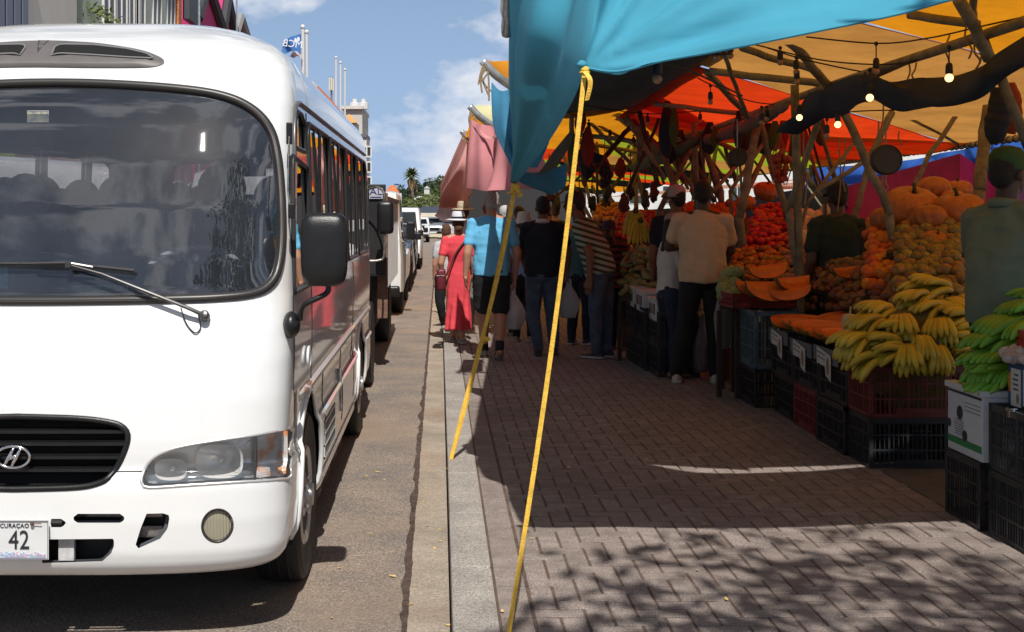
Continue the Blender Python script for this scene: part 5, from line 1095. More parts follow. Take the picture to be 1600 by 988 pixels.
pap = slice_me('papaya', .42, .085, 2.4, .55, mat('papaya_flesh', (.80, .13, .025), .35, n=(3, .3), rnd=.15, bump=(30, .3)), mat('papaya_rind', (.42, .40, .08), .5, n=(4, .3), rnd=.2))
pkw = slice_me('pumpkin', .36, .12, 1.7, .6, mat('pumpkin_wedge_flesh', (.78, .17, .015), .5, n=(5, .3), rnd=.12, bump=(30, .3)), mat('pumpkin_wedge_rind', (.16, .12, .05), .6, n=(4, .3)))
def slice_thing(pr, name, label, cat, loc, rot, sc_, group):
    o = thing(name, label, cat, loc, group=group, world=False); o.rotation_euler = rot; o.scale = (sc_,)*3
    for nm, me in zip(('flesh', 'rind'), pr): c = bpy.data.objects.new(nm, me); col.objects.link(c); c.parent = o
for k in range(15):
    t = k/14; Y = lerp(9.75, 8.15, t); slice_thing(pap, 'papaya_slice', 'long orange red papaya slice laid in the row above the hanging signs', 'papaya', (XL+.20+rs.uniform(-.03, .03), Y, .665+.012*(k % 2)+rs.uniform(0, .01)), (rs.uniform(.45, .8), rs.uniform(-.06, .06)+.03, rs.uniform(-.15, .15)), rs.uniform(.95, 1.12), 'papaya slices laid in a row')
for k in range(9):
    Y = lerp(9.7, 8.3, k/8); slice_thing(pap, 'papaya_slice', 'papaya slice in the upper back row of the cut papaya', 'papaya', (XL+.5+rs.uniform(-.03, .03), Y, .715), (rs.uniform(.4, .8), rs.uniform(-.15, -.02), rs.uniform(-.4, .4)), .9, 'papaya slices in the back row')
for k, (px, py, Y, rz, sc_, lab) in enumerate(((1197, 418, 10.2, .2, .95, 'topmost orange pumpkin wedge'), (1182, 446, 10.05, .1, 1.1, 'leftmost orange pumpkin wedge tilted on edge'), (1196, 452, 9.95, .15, 1.15, 'largest orange pumpkin wedge with its hollow showing'), (1233, 437, 9.95, .5, .95, 'small pumpkin wedge propped behind the right one'), (1238, 452, 9.85, -.4, .9, 'right hand orange pumpkin wedge'), (1327, 418, 9.9, .1, .8, 'tan pumpkin wedge below the dark green shirt'))):
    slice_thing(pkw, 'pumpkin_wedge', lab, 'pumpkin wedge', P(px, py, Y)-Vector((0, 0, .06)), (.55, rs.uniform(-.15, .15), rz), sc_, None)
# bananas
def banana_me(nm, mt, L_=.19, r=.018, curve=1.15):
    m = MB(); pts = []; rr = []; n = 12
    for i in range(n+1):
        t = i/n; a = curve*(t-.5); Rr = L_/curve; pts.append(Vector((Rr*math.sin(a)+L_/2, 0, Rr*(math.cos(a)-math.cos(curve/2)))))
        rr.append(r*(.38 if t < .04 else min(1, .42+t*3.4) if t < .2 else 1 if t < .8 else max(.25, 1-(t-.8)*3.6)))
    m.tube(pts, rr, 6, flat=1.0); return proto(nm, m, mt)
m_ban = mat('banana_skin', (.68, .46, .03), .42, n=(9, .2), c2=(.62, .50, .06), rnd=.15, hue=.01); m_gban = mat('green_banana_skin', (.16, .36, .03), .42, n=(3, .2), rnd=.2, hue=.01)
BN = banana_me('banana', m_ban, .225, .0225, 1.1); GB = banana_me('green_banana', m_gban, .26, .023, .85)
crn = MB(); crn.ball((0, 0, 0), (.03, .025, .02), 8, 6, jit=.3); CROWN = proto('stalk', crn, m_stem)
def bunch(me, nm, label, group, loc, rot, n, spread, sc_=1.0, layers=2):
    o = thing(nm, label, 'bananas', loc, group=group, world=False); o.rotation_euler = rot; o.scale = (sc_,)*3
    c = bpy.data.objects.new('stalk', CROWN); col.objects.link(c); c.parent = o
    for L_ in range(layers):
        for k in range(n-L_):
            b = bpy.data.objects.new('banana', me); col.objects.link(b); b.parent = o; a = spread*((k+.5)/(n-L_)-.5); b.rotation_euler = (rs.uniform(-.15, .15), .10-.42*L_+rs.uniform(-.05, .05), a)
            b.location = (0, (k-(n-L_)/2+.5)*.016, L_*.012); b.scale = (rs.uniform(.92, 1.06),)*3
yb = [  # px, py, Y, rotation (x,y,z deg), count
 (1345, 486, 7.85, (0, 30, 205), 7), (1330, 500, 7.75, (0, 35, 190), 7), (1375, 520, 7.68, (0, 20, 180), 8), (1365, 540, 7.60, (0, 12, 176), 8), (1370, 558, 7.56, (0, 8, 178), 7), (1310, 530, 7.7, (0, 35, 200), 6),
 (1400, 465, 7.95, (0, 20, 200), 8), (1425, 482, 7.85, (0, 25, 190), 8), (1390, 500, 7.75, (0, 40, 250), 6), (1420, 540, 7.55, (0, 75, 270), 6), (1445, 555, 7.52, (10, 70, 285), 6), (1470, 500, 7.75, (0, 15, 184), 8), (1490, 520, 7.68, (0, 10, 180), 8), (1492, 540, 7.62, (0, 8, 182), 8), (1488, 560, 7.58, (0, 4, 178), 7),
 (1435, 455, 8.05, (0, 15, 195), 8), (1462, 470, 7.9, (0, 50, 300), 6), (1480, 478, 7.95, (0, 60, 310), 6), (1412, 452, 8.1, (0, 25, 175), 7), (1450, 505, 7.7, (0, 40, 240), 7), (1400, 555, 7.56, (0, 65, 260), 6), (1340, 560, 7.60, (0, 25, 185), 6), (1318, 552, 7.68, (0, 30, 175), 5)]
for i, (px, py, Y, rt_, n) in enumerate(yb): bunch(BN, 'banana_bunch', 'bunch of ripe yellow bananas heaped on the maroon crate', 'ripe banana bunches on the maroon crate', P(px+(46 if rt_[2] < 215 else 18), py-(16 if rt_[1] > 59 else 3), Y), [R(a+rs.uniform(-9, 9)) for a in rt_], n, .6, rs.uniform(.9, 1.1)*(.85 if rt_[1] > 59 else 1))
gb = [(1600, 480, 6.35, (0, 25, 200), 7), (1560, 500, 6.35, (0, 35, 195), 7), (1590, 505, 6.25, (0, 35, 190), 7), (1545, 525, 6.3, (0, 40, 190), 7), (1580, 530, 6.2, (0, 40, 185), 6), (1535, 558, 6.25, (0, 25, 185), 7), (1565, 565, 6.2, (0, 20, 182), 7), (1560, 585, 6.2, (0, 10, 180), 7), (1545, 597, 6.2, (0, 6, 176), 6), (1615, 500, 6.3, (0, 35, 195), 7), (1620, 470, 6.5, (0, 20, 190), 7), (1590, 580, 6.25, (0, 15, 180), 6), (1640, 520, 6.3, (0, 30, 190), 7)]
for i, (px, py, Y, rt_, n) in enumerate(gb): bunch(GB, 'plantain_bunch', 'bunch of green plantains piled on the white carton', 'green plantain bunches on the white carton', P(px+42, py, Y), [R(a+rs.uniform(-9, 9)) for a in rt_], n, .5, rs.uniform(.95, 1.15))
# filling under the banana heap: crate contents
m = MB(); m.ball((XL+.34, 7.83, .62), (.27, .16, .36), 20, 12, jit=.25); m.build('burlap_sack', mat('burlap', (.16, .13, .03), .9, n=(20, .3)), None, smooth=True, label='dull sack bulging under the yellow banana heap', cat='sack')
m = MB(); m.ball((3.0, 6.42, .68), (.27, .14, .34), 20, 12, jit=.25); m.build('burlap_sack', mat('burlap_green', (.05, .09, .02), .9, n=(20, .3)), None, smooth=True, label='dull green sack under the plantains on the white carton', cat='sack')
pile('garlic', [(1568, 562, 5.9), (1625, 562, 5.85), (1625, 546, 6.05), (1568, 546, 6.05)], (6, 3), .03, 'pale garlic bulb in the red crate at the right edge', 'garlic bulbs in the red crate')
# candle-like white cone and jar in front of the mangoes
wc = thing('jar', 'cream coloured jar with a short stick beside the papaya slices', 'jar', P(1328, 500, 8.35)-Vector((0, 0, .1))); m = MB(); b = P(1328, 500, 8.35)-Vector((0, 0, .08)); m.lathe([(.045, 0), (.05, .03), (.052, .09), (.04, .115), (.012, .12)], 16, Matrix.Translation(b)); m.build('jar_body', mat('cream_plastic', (.6, .50, .30), .5), wc, smooth=50); m = MB(); m.tube([b+Vector((0, 0, .12)), b+Vector((.005, 0, .17))], .006, 6); m.build('stick', mat('cream_plastic'), wc)
# loose plastic: transparent produce bags, white blobs
m_poly = mat('thin_polythene', (.62, .63, .64), .25, trans=.35, bump=(14, .8)); m_poly2 = mat('thin_polythene_clear', (.30, .29, .28), .2, trans=.3, bump=(18, .9))
def bag(c, w, h, label, mt=None, knot=True, seed=0, par=None):
    """carrier bag: bulging sack gathered to two handles"""
    o = thing('carrier_bag', label, 'bag', c); m = MB(); n = 22; vs = []; k_ = 14
    for j in range(k_+1):
        t = j/k_; z = c.z-h+h*t; wd = w*(.62+.38*math.sin(min(1, t*2.2)*math.pi/2))*(1 if t < .45 else max(.10, 1-((t-.45)/.55)**1.2*.93)); dp = wd*(.55 if t < .6 else .4)
        for i in range(n):
            a = 2*math.pi*i/n; q = 1+.10*math.sin(a*5+seed+t*3)+.10*mnoise.noise(Vector((math.cos(a)*2, math.sin(a)*2, t*4+seed))); vs.append((c.x+wd*q*math.cos(a), c.y+dp*q*math.sin(a), z))
    m.add(vs, [(j*n+i, j*n+(i+1) % n, (j+1)*n+(i+1) % n, (j+1)*n+i) for j in range(k_) for i in range(n)]+[tuple(range(n-1, -1, -1))]); m.build('bag_body', mt or m_poly, o, smooth=True)
    for s_ in (-1, 1): m = MB(); m.tube(smoothpath([c+Vector((s_*w*.16, 0, -.05)), c+Vector((s_*w*.12, 0, .03)), c+Vector((0, 0, .05))], 4), [.014]*9, 6, flat=.3); m.build('handle', mt or m_poly, o)
    return o
# bucket, metal can, cardboard boxes, ice box between the people
bk = thing('bucket', 'dull red bucket on the ground behind the man in the cream T-shirt', 'bucket', (G(1128, 592).x, G(1128, 592).y, 0)); p = bk.location; m = MB(); m.lathe([(.10, 0), (.105, .02), (.13, .27), (.138, .285), (.130, .285), (.1, .03), (0, .03)], 24, Matrix.Translation(p)); m.build('bucket_body', mat('bucket_red', (.22, .035, .02), .45), bk, smooth=50); m = MB(); m.tube([p+Vector((.135*math.cos(t*math.pi/10), 0, .28+.12*math.sin(t*math.pi/10))) for t in range(11)], .005, 5); m.build('handle', m_rope, bk)
cn = thing('metal_can', 'tall ribbed grey metal can standing behind the striped shirt', 'can', (G(972, 525).x, G(972, 525).y, 0)); p = cn.location; m = MB(); m.lathe([(.15, 0), (.16, .02), (.16, .15), (.165, .16), (.16, .17), (.16, .33), (.165, .34), (.16, .35), (.16, .50), (.15, .52), (0, .52)], 28, Matrix.Translation(p)); m.build('can_body', mat('dull_zinc', (.30, .31, .31), .45, metal=.5, n=(8, .2)), cn, smooth=50); m = MB(); m.tube([p+Vector((.165*math.cos(t*math.pi/8), -.05, .40-.1*math.sin(t*math.pi/8))) for t in range(9)], .006, 5); m.build('handle', m_steel, cn)
def boxthing(label, x0, x1, y0_, y1_, z0, z1, mt, tape=True, name='carton'):
    o = thing(name, label, 'box', ((x0+x1)/2, (y0_+y1_)/2, z0)); m = MB(); m.box(x0, x1, y0_, y1_, z0, z1, .006); m.build('carton_body', mt, o)
    m = MB(); m.box(x0-.008, x1+.008, y0_-.008, y1_+.008, z1-.03, z1+.006, .004); m.build('lid', mt, o); return o
q = G(978, 530); boxthing('low pale polystyrene box on the ground behind the striped shirt man', q.x-.22, q.x+.16, q.y-.1, q.y+.3, 0, .17, mat('dull_grey_box', (.16, .15, .14), .8))
for k, (px, py, Y) in enumerate(((998, 467, 12.7), (1018, 480, 12.2), (984, 460, 13.2))):
    p = P(px, py, Y); b = boxthing('white printed fruit carton on the far crates, %s' % ('middle one of three', 'nearest one of three', 'farthest one of three')[k], p.x-.0, p.x+.38, p.y-.28, p.y+.18, p.z-.12, p.z+.09, m_card)
    for r_ in range(3):
        m = MB(); m.box(p.x-.0035, p.x-.001, p.y-.2+r_*.12, p.y-.12+r_*.12, p.z-.06, p.z+.04); m.build('print_picture', m_brown if r_ == 1 else mat('print_grey'), b)
    for z in (0, .31): crate(p.x+.2, p.y-.05, z, 'black crate under the far white cartons', rz=90, group='black crates under the far cartons', dims=(.6, .4, .31))
# hanging scales and nets
def scale(px, py, Y, r, label, back=False):
    c = P(px, py, Y); o = thing('hanging_scale', label, 'scale', c); m = MB(); M = Matrix.Translation(c) @ Matrix.Rotation(R(90), 4, 'X'); m.lathe([(0, -.03), (r*.9, -.03), (r, -.02), (r, .035), (r*.93, .045), (r*.9, .035)], 28, M); m.build('scale_case', mat('scale_steel', (.05, .045, .04), .6, metal=.2), o, smooth=40)
    if not back:
        m = MB(); m.lathe([(0, .034), (r*.9, .034)], 28, M); d = m.build('scale_dial', mat('dial_cream', (.32, .28, .2), .6), o)
        for k in range(12): a = k*math.pi/6; m = MB(); m.tube([c+Vector((r*.72*math.cos(a), -.037, r*.72*math.sin(a))), c+Vector((r*.84*math.cos(a), -.037, r*.84*math.sin(a)))], .003, 4); m.build('tick', m_ink, d)
        m = MB(); m.tube([c+Vector((0, -.04, -r*.2)), c+Vector((0, -.04, r*.66))], .005, 5); m.build('needle', m_ink, d)
    m = MB(); m.tube([c+Vector((0, 0, r)), c+Vector((0, 0, r+.1)), P(px, py-60, Y)], .006, 5); m.tube([c+Vector((0, 0, -r)), c+Vector((0, 0, -r-.06)), c+Vector((.02, 0, -r-.09)), c+Vector((.0, 0, -r-.12))], .006, 5); m.build('hook', m_steel, o)
scale(1152, 246, 11.2, .085, 'round dial scale hanging by the lime panel in the middle of the stalls'); scale(1384, 250, 9.0, .11, 'dark round scale hanging back to front by the right leg', True)
def netbag(px, py, Y, w, h, label, mt, ball, nb):
    c = P(px, py, Y); o = thing('net_bag', label, 'net bag', c)
    for k in range(nb):
        a = rs.uniform(0, 6.28); z = rs.uniform(-1, 1); rr_ = w*math.sqrt(max(0, 1-z*z))*rs.uniform(.3, 1); m = MB(); m.ball(c+Vector((rr_*math.cos(a), rr_*math.sin(a)*.7, z*h)), ball, 8, 6, jit=.2); m.build('fruit', mt, o, smooth=True)
    m = MB()
    for k in range(10):
        a = k*math.pi/5; m.tube([c+Vector((0, 0, h*1.9)), c+Vector((w*.5*math.cos(a), w*.4*math.sin(a), h*1.2)), c+Vector((w*1.12*math.cos(a), w*.85*math.sin(a), 0)), c+Vector((w*.6*math.cos(a), w*.5*math.sin(a), -h*1.05))], .003, 4)
    m.tube([c+Vector((0, 0, h*1.9)), P(px, py-55, Y)], .005, 4); m.build('net', mat('net_red', (.45, .03, .01), .6), o)
netbag(1219, 262, 10.5, .09, .14, 'red net bag of small fruit hanging beside the red roof sheet', mat('net_fruit', (.40, .05, .02), .5), .03, 26)
netbag(1062, 290, 14.5, .07, .12, 'small dark net bag hanging among the far poles', mat('net_fruit2', (.06, .03, .02), .5), .03, 14)
netbag(917, 262, 14, .09, .1, 'blackish bunch of wares hanging behind the front strap', mat('wares_dark', (.012, .013, .018), .6), .045, 14)
netbag(945, 272, 14, .08, .12, 'round dark wares hanging right of the front strap', mat('wares_dark'), .045, 14)
# hanging ripe bananas beside the leaning man
for k, (px, py, Y) in enumerate(((993, 330, 13), (1001, 345, 13))): bunch(BN, 'banana_bunch', 'yellow banana bunch hanging above the squashes, %s' % ('upper', 'lower')[k], None, P(px, py, Y), (0, R(70), R(90)), 6, .6, 1.2)
# ---------------------------------------------------------------- people
rp_ = random.Random(8)
def cone(m, a, ra, b, rb, seg=12, flat=1):
    a, b = Vector(a), Vector(b); m.ball(a, ra, seg, 8); m.ball(b, rb, seg, 8); m.tube([a, b], [ra, rb], seg, flat=flat)
def loft(m, spine, rings, fwd, seg=20):
    """spine: points; rings: (t 0..1 along the spine, half width, half depth); fwd: facing direction"""
    pts = smoothpath(spine, 8); n = len(pts); side = Vector((fwd.y, -fwd.x, 0)).normalized(); vs = []
    for t, rx, ry in rings:
        f = t*(n-1); i = min(int(f), n-2); p = pts[i].lerp(pts[i+1], f-i); d = (pts[min(i+2, n-1)]-pts[max(i-1, 0)]).normalized(); fw = side.cross(d)*-1; fw = (fw-d*fw.dot(d)).normalized(); sd = side
        for k in range(seg):
            a = 2*math.pi*k/seg; c, s = math.cos(a), math.sin(a); c = math.copysign(abs(c)**.85, c); vs.append(p+sd*c*rx+fw*s*ry)
    k_ = len(rings); m.add(vs, [(j*seg+i, j*seg+(i+1) % seg, (j+1)*seg+(i+1) % seg, (j+1)*seg+i) for j in range(k_-1) for i in range(seg)]+[tuple(range(seg-1, -1, -1)), tuple((k_-1)*seg+i for i in range(seg))])
def blob(name, m, mt, parent, vox=.009, sm=3, wr=0):
    bm = bmesh.new(); me = bpy.data.meshes.new('t'); me.from_pydata(m.v, [], m.f); bm.from_mesh(me); bmesh.ops.recalc_face_normals(bm, faces=bm.faces[:]); bm.to_mesh(me); bm.free(); m.v = [tuple(v.co) for v in me.vertices]; m.f = [tuple(p.vertices) for p in me.polygons]; m.mi = [0]*len(m.f); bpy.data.meshes.remove(me)
    o = m.build(name, mt, parent, smooth=True)
    modmesh(o, ('REMESH', dict(mode='VOXEL', voxel_size=vox)), ('SMOOTH', dict(factor=.5, iterations=sm)))
    if wr:
        me = o.data; off = Vector((rp_.random()*9, 0, 0)); co = [v.co.copy() for v in me.vertices]; nn = [v.normal.copy() for v in me.vertices]
        for v, c, n_ in zip(me.vertices, co, nn):
            q = Vector((c.x*9, c.y*9, c.z*4))+off; w = mnoise.noise(q)+.6*mnoise.noise(q*2.3); w2 = 1-abs(mnoise.noise(Vector((c.x*5+c.z*7, c.y*5, c.z*9))+off))*2; v.co = c+n_*wr*(w+.5*w2)
    o.data.polygons.foreach_set('use_smooth', [True]*len(o.data.polygons)); return o
def skin(nm, c): return mat(nm, c, .5, n=(12, .12))
SK_w = skin('skin_tanned', (.42, .21, .135)); SK_m = skin('skin_brown', (.20, .095, .055)); SK_d = skin('skin_dark', (.085, .042, .026))
H_grey = mat('hair_grey', (.40, .385, .37), .8, n=(70, .5), bump=(160, .8)); H_blk = mat('hair_black', (.010, .009, .008), .6, bump=(160, .6)); H_brn = mat('hair_brown', (.10, .045, .022), .6, n=(60, .3), bump=(140, .7))
def cloth(nm, c, **k): return mat('wear_'+nm, c, .88, n=(7, .07), bump=(16, .18), **k)
def person(label, base, top_z, face=0, skin_=SK_m, hair=H_blk, hairlen=0, shirt=None, sleeve=.55, pants=None, legs='long', dress=None, shoes=None, hat=None, J=None, lean=(0, 0), belly=0, width=1.0, vox=.009, grip=(False, False), vest=None, collar=None, stripes=None, turn=0, group=None):
    """base: point on the ground; top_z: top of the head; J: joint overrides in units of height (right, forward, up) about the base"""
    H = top_z-base.z; o = thing('person', label, 'person', tuple(base)); rot = Matrix.Rotation(R(face), 3, 'Z'); fwd = rot @ Vector((0, 1, 0)); B = Vector(base)
    j = dict(ankL=(-.055, -.01, .045), ankR=(.055, .01, .045), kneeL=(-.058, .02, .275), kneeR=(.058, .02, .275), hipL=(-.05, 0, .50), hipR=(.05, 0, .50), pel=(0, 0, .53), chest=(0, 0, .70), neck=(0, -.005, .83), head=(0, .012, .925),
             shL=(-.098*width, 0, .795), shR=(.098*width, 0, .795), elL=(-.122*width, -.015, .62), elR=(.122*width, -.015, .62), wrL=(-.13*width, .02, .475), wrR=(.13*width, .02, .475), fL=(-.13*width, .03, .42), fR=(.13*width, .03, .42))
    if lean != (0, 0):
        for k in ('chest', 'neck', 'head', 'shL', 'shR', 'elL', 'elR', 'wrL', 'wrR', 'fL', 'fR'):
            x, y, z = j[k]; q = max(0, z-.53); j[k] = (x+lean[0]*q, y+lean[1]*q, z-.25*(lean[0]**2+lean[1]**2)*q)
    if J: j.update(J)
    W_ = {k: B+rot @ (Vector(v)*H) for k, v in j.items()}
    g_ = lambda k: W_[k]
    # ---- body
    m = MB(); r = H
    hd = g_('head'); hr = Matrix.Rotation(R(face+turn), 3, 'Z'); M3 = hr
    def hball(c, rr, seg=16, rings=12, mm=m): mm.ball(hd+hr @ (Vector(c)*H), tuple(x*H for x in rr), seg, rings, M=hr)
    hball((0, -.006, .012), (.041, .052, .054)); hball((0, .014, -.022), (.034, .038, .042)); hball((0, .030, -.045), (.020, .018, .016)); hball((0, .052, -.010), (.008, .012, .012), 8, 6); hball((0, .046, .004), (.006, .008, .016), 8, 6)
    hball((.042, -.002, -.008), (.007, .012, .017), 8, 6); hball((-.042, -.002, -.008), (.007, .012, .017), 8, 6); hball((0, .046, -.030), (.014, .008, .006), 8, 6); hball((.018, .042, .010), (.013, .008, .006), 8, 6); hball((-.018, .042, .010), (.013, .008, .006), 8, 6)
    cone(m, g_('neck')+Vector((0, 0, -.02*H)), .034*H, hd+Vector((0, 0, -.02*H)), .031*H)
    for s_ in 'LR': cone(m, g_('neck')+Vector((0, 0, .004*H)), .026*H, g_('sh'+s_), .032*H)
    spine = [g_('pel'), g_('pel').lerp(g_('chest'), .5), g_('chest'), g_('neck')]
    w = width; T = [(0, .088*w, .06), (.2, .080*w, .056+belly*.6), (.42, .078*w, .055+belly), (.62, .090*w, .062+belly*.5), (.8, .098*w, .060), (.93, .050*w, .038), (1, .030, .030)]
    loft(m, spine, [(t, a*H, b*H) for t, a, b in T], fwd)
    for s_ in 'LR':
        cone(m, g_('sh'+s_), .034*H, g_('el'+s_), .025*H); cone(m, g_('el'+s_), .025*H, g_('wr'+s_), .0165*H)
        cone(m, g_('hip'+s_), .055*H, g_('knee'+s_), .036*H); cone(m, g_('knee'+s_), .035*H, g_('knee'+s_).lerp(g_('ank'+s_), .3)-fwd*.008*H, .036*H); cone(m, g_('knee'+s_).lerp(g_('ank'+s_), .3)-fwd*.008*H, .035*H, g_('ank'+s_), .021*H)
        # hand: palm, four fingers, thumb
        wr, ft = g_('wr'+s_), g_('f'+s_); d = (ft-wr).normalized(); side = Vector((1 if s_ == 'R' else -1, 0, 0)); side = rot @ side; side = (side-d*side.dot(d)).normalized(); fw = d.cross(side).normalized()
        if fw.dot(fwd) < 0: fw = -fw
        hl = .10*H; pc = wr+d*hl*.28; gr_ = grip[0 if s_ == 'L' else 1]
        for k in range(4):
            q = (k-1.5)*.0105*H; a = wr+fw*q*.8; b = wr+d*hl*.5+fw*q; cone(m, a, .0105*H, b, .0095*H, 8)
            ln = (.40, .46, .43, .34)[3-k]*hl; c1 = b+d*ln*.5*(.8 if gr_ else 1)-side*ln*(.35 if gr_ else .12); c2 = c1+(d*ln*.5-side*ln*.22 if not gr_ else -side*ln*.3-d*ln*.35); cone(m, b, .0058*H, c1, .0053*H, 7); cone(m, c1, .0053*H, c2, .0045*H, 7)
        tb = wr+d*hl*.18+fw*.016*H; t1 = tb+fw*.014*H+d*hl*.2-side*.006*H; t2 = t1+d*hl*.18-fw*.002*H-side*.006*H; cone(m, tb, .0075*H, t1, .0065*H, 7); cone(m, t1, .006*H, t2, .005*H, 7)
        an = g_('ank'+s_); fd = fwd; cone(m, an-fd*.01*H+Vector((0, 0, -.02*H)), .02*H, an+fd*.07*H+Vector((0, 0, -.03*H)), .014*H)
    body = blob('body', m, skin_, o, vox*.72, 2)
    for s_ in (-1, 1): e = MB(); e.ball(hd+hr @ (Vector((s_*.018, .0475, .002))*H), .0052*H, 8, 6); e.build('eye', m_ink, body)
    # ---- clothes
    if dress:
        m = MB(); sp = [g_('pel').lerp(B, .80)+fwd*-.02*H, g_('pel').lerp(B, .42), g_('pel'), g_('chest'), g_('neck')]
        loft(m, sp, [(0, .098*H, .092*H), (.12, .094*H, .085*H), (.3, .090*H, .074*H), (.5, .098*w*H, .072*H), (.64, .080*w*H, .060*H), (.78, .096*w*H, .068*H), (.88, .100*w*H, .062*H), (.95, .070*w*H, .050*H), (1, .036*H, .038*H)], fwd, 28)
        for s_ in 'LR': cone(m, g_('neck')+Vector((0, 0, -.008*H)), .028*H, g_('sh'+s_)-Vector((0, 0, .002*H)), .036*H)
        for s_ in 'LR': cone(m, g_('sh'+s_)-Vector((0, 0, .004*H)), .036*H, g_('sh'+s_).lerp(g_('el'+s_), sleeve), .034*H)
        for k in range(28 if False else 0): pass
        d_ = blob('dress', m, dress, o, vox, 3, .006)
        me = d_.data
        for v in me.vertices:
            z = v.co.z; f = max(0, min(1, (.5*H-z)/(.45*H))); c = Vector((g_('pel').x, g_('pel').y, 0))-WO[d_.name]; a = math.atan2(v.co.y-c.y, v.co.x-c.x); q = f*.018*math.sin(a*9+1.5*math.sin(z*6)); v.co.x += math.cos(a)*q; v.co.y += math.sin(a)*q
    if pants:
        m = MB(); p_ = g_('pel'); loft(m, [p_+Vector((0, 0, -.05*H)), p_, p_.lerp(g_('chest'), .25)], [(0, .088*w*H, .066*H), (.5, .094*w*H, (.068+belly*.5)*H), (1, .088*w*H, (.064+belly*.7)*H)], fwd)
        m.ball(p_-fwd*.022*H+Vector((0, 0, -.02*H)), (.088*w*H, .055*H, .058*H), 16, 10, M=rot)
        for s_ in 'LR':
            hp, kn, ak = g_('hip'+s_), g_('knee'+s_), g_('ank'+s_)
            if legs == 'shorts': cone(m, hp, .062*H, hp.lerp(kn, .86), .056*H)
            else: cone(m, hp, .062*H, kn, .044*H); cone(m, kn, .044*H, kn.lerp(ak, .35)-fwd*.004*H, .041*H); cone(m, kn.lerp(ak, .35)-fwd*.004*H, .041*H, ak+Vector((0, 0, .004*H)), .032*H)
        blob('trousers' if legs != 'shorts' else 'shorts', m, pants, o, vox, 3, .007)
    if shirt and not dress:
        m = MB(); b0 = g_('pel')+Vector((0, 0, -.035*H)); sp = [b0, g_('pel').lerp(g_('chest'), .5), g_('chest'), g_('neck')]
        loft(m, sp, [(0, .100*w*H, (.076+belly)*H), (.15, .099*w*H, (.075+belly*1.1)*H), (.42, .094*w*H, (.071+belly*1.1)*H), (.64, .102*w*H, (.073+belly*.6)*H), (.8, .106*w*H, .066*H), (.9, .080*w*H, .054*H), (.965, .048*H, .044*H), (1, .036*H, .038*H)], fwd, 26)
        if sleeve:
            for s_ in 'LR': cone(m, g_('neck')+Vector((0, 0, -.008*H)), .033*H, g_('sh'+s_)-Vector((0, 0, .002*H)), .038*H)
            for s_ in 'LR':
                sh, el = g_('sh'+s_), g_('el'+s_)
                if sleeve <= 1: cone(m, sh-Vector((0, 0, .004*H)), .037*H, sh.lerp(el, sleeve), .036*H)
                else: cone(m, sh-Vector((0, 0, .004*H)), .042*H, el, .033*H); cone(m, el, .033*H, el.lerp(g_('wr'+s_), .9), .025*H)
        blob('shirt', m, shirt, o, vox, 3, .011)
    if vest:
        m = MB(); b0 = g_('pel')+Vector((0, 0, -.02*H)); loft(m, [b0, g_('pel').lerp(g_('chest'), .5), g_('chest'), g_('neck')], [(0, .106*w*H, .08*H), (.42, .099*w*H, .076*H), (.64, .108*w*H, .078*H), (.8, .112*w*H, .071*H), (.91, .084*w*H, .056*H), (.96, .050*H, .046*H)], fwd, 26); [cone(m, g_('neck')+Vector((0, 0, -.012*H)), .030*H, g_('sh'+s_), .038*H) for s_ in 'LR']; blob('vest', m, vest, o, vox, 3, .009)
    if collar:
        m = MB(); n_ = g_('neck'); m.tube([n_+Vector((0, 0, .006*H))+rot @ Vector((.038*H*math.cos(t*math.pi/9), .040*H*math.sin(t*math.pi/9), .006*H*math.sin(t*math.pi/9)*-1)) for t in range(18)], .010*H, 7, closed=True, flat=1.5); m.build('collar', collar, o, smooth=True)
    for s_ in 'LR':
        if shoes:
            an = g_('ank'+s_); k_ = g_('knee'+s_); m = MB(); tilt = j['ank'+s_][2] > .07
            fd = fwd if not tilt else (fwd*.35+Vector((0, 0, -1))).normalized(); upv = Vector((0, 0, 1)) if not tilt else -fwd
            for a_, rr, hh in ((-.028, .024, .030), (-.01, .026, .034), (.02, .024, .026), (.05, .025, .020), (.08, .022, .016), (.098, .015, .013)): m.ball(an+fd*a_*H+upv*(hh*.5-.042)*H, rr*H, 10, 8, M=Matrix.Diagonal((1, 1, 1)) if tilt else Matrix.Diagonal((.95, .95, hh/rr*.9)))
            sh_ = blob('shoe', m, shoes[0], o, .007, 2)
            m = MB(); q = [an+fd*a_*H+Vector(rot @ Vector((b_*H, 0, 0)))+upv*-.040*H for a_, b_ in ((-.052, 0), (-.045, .022), (0, .026), (.05, .027), (.09, .02), (.115, 0), (.09, -.02), (.05, -.026), (0, -.024), (-.045, -.022))]
            m.prism(q, upv*.012*H) ; m.build('sole', shoes[1], sh_)
    if hair:
        m = MB(); hball((0, -.014, .020), (.0445, .052, .054), mm=m); hball((0, -.034, -.004), (.038, .032, .040), mm=m)
        if hairlen:
            for t in range(6): hball((0, -.040-.004*t, -.01-t*hairlen/6), (.042-.002*t, .026, .03), mm=m)
        m.v = [v for v in m.v]; hb = blob('hair', m, hair, o, .007, 1, .005)
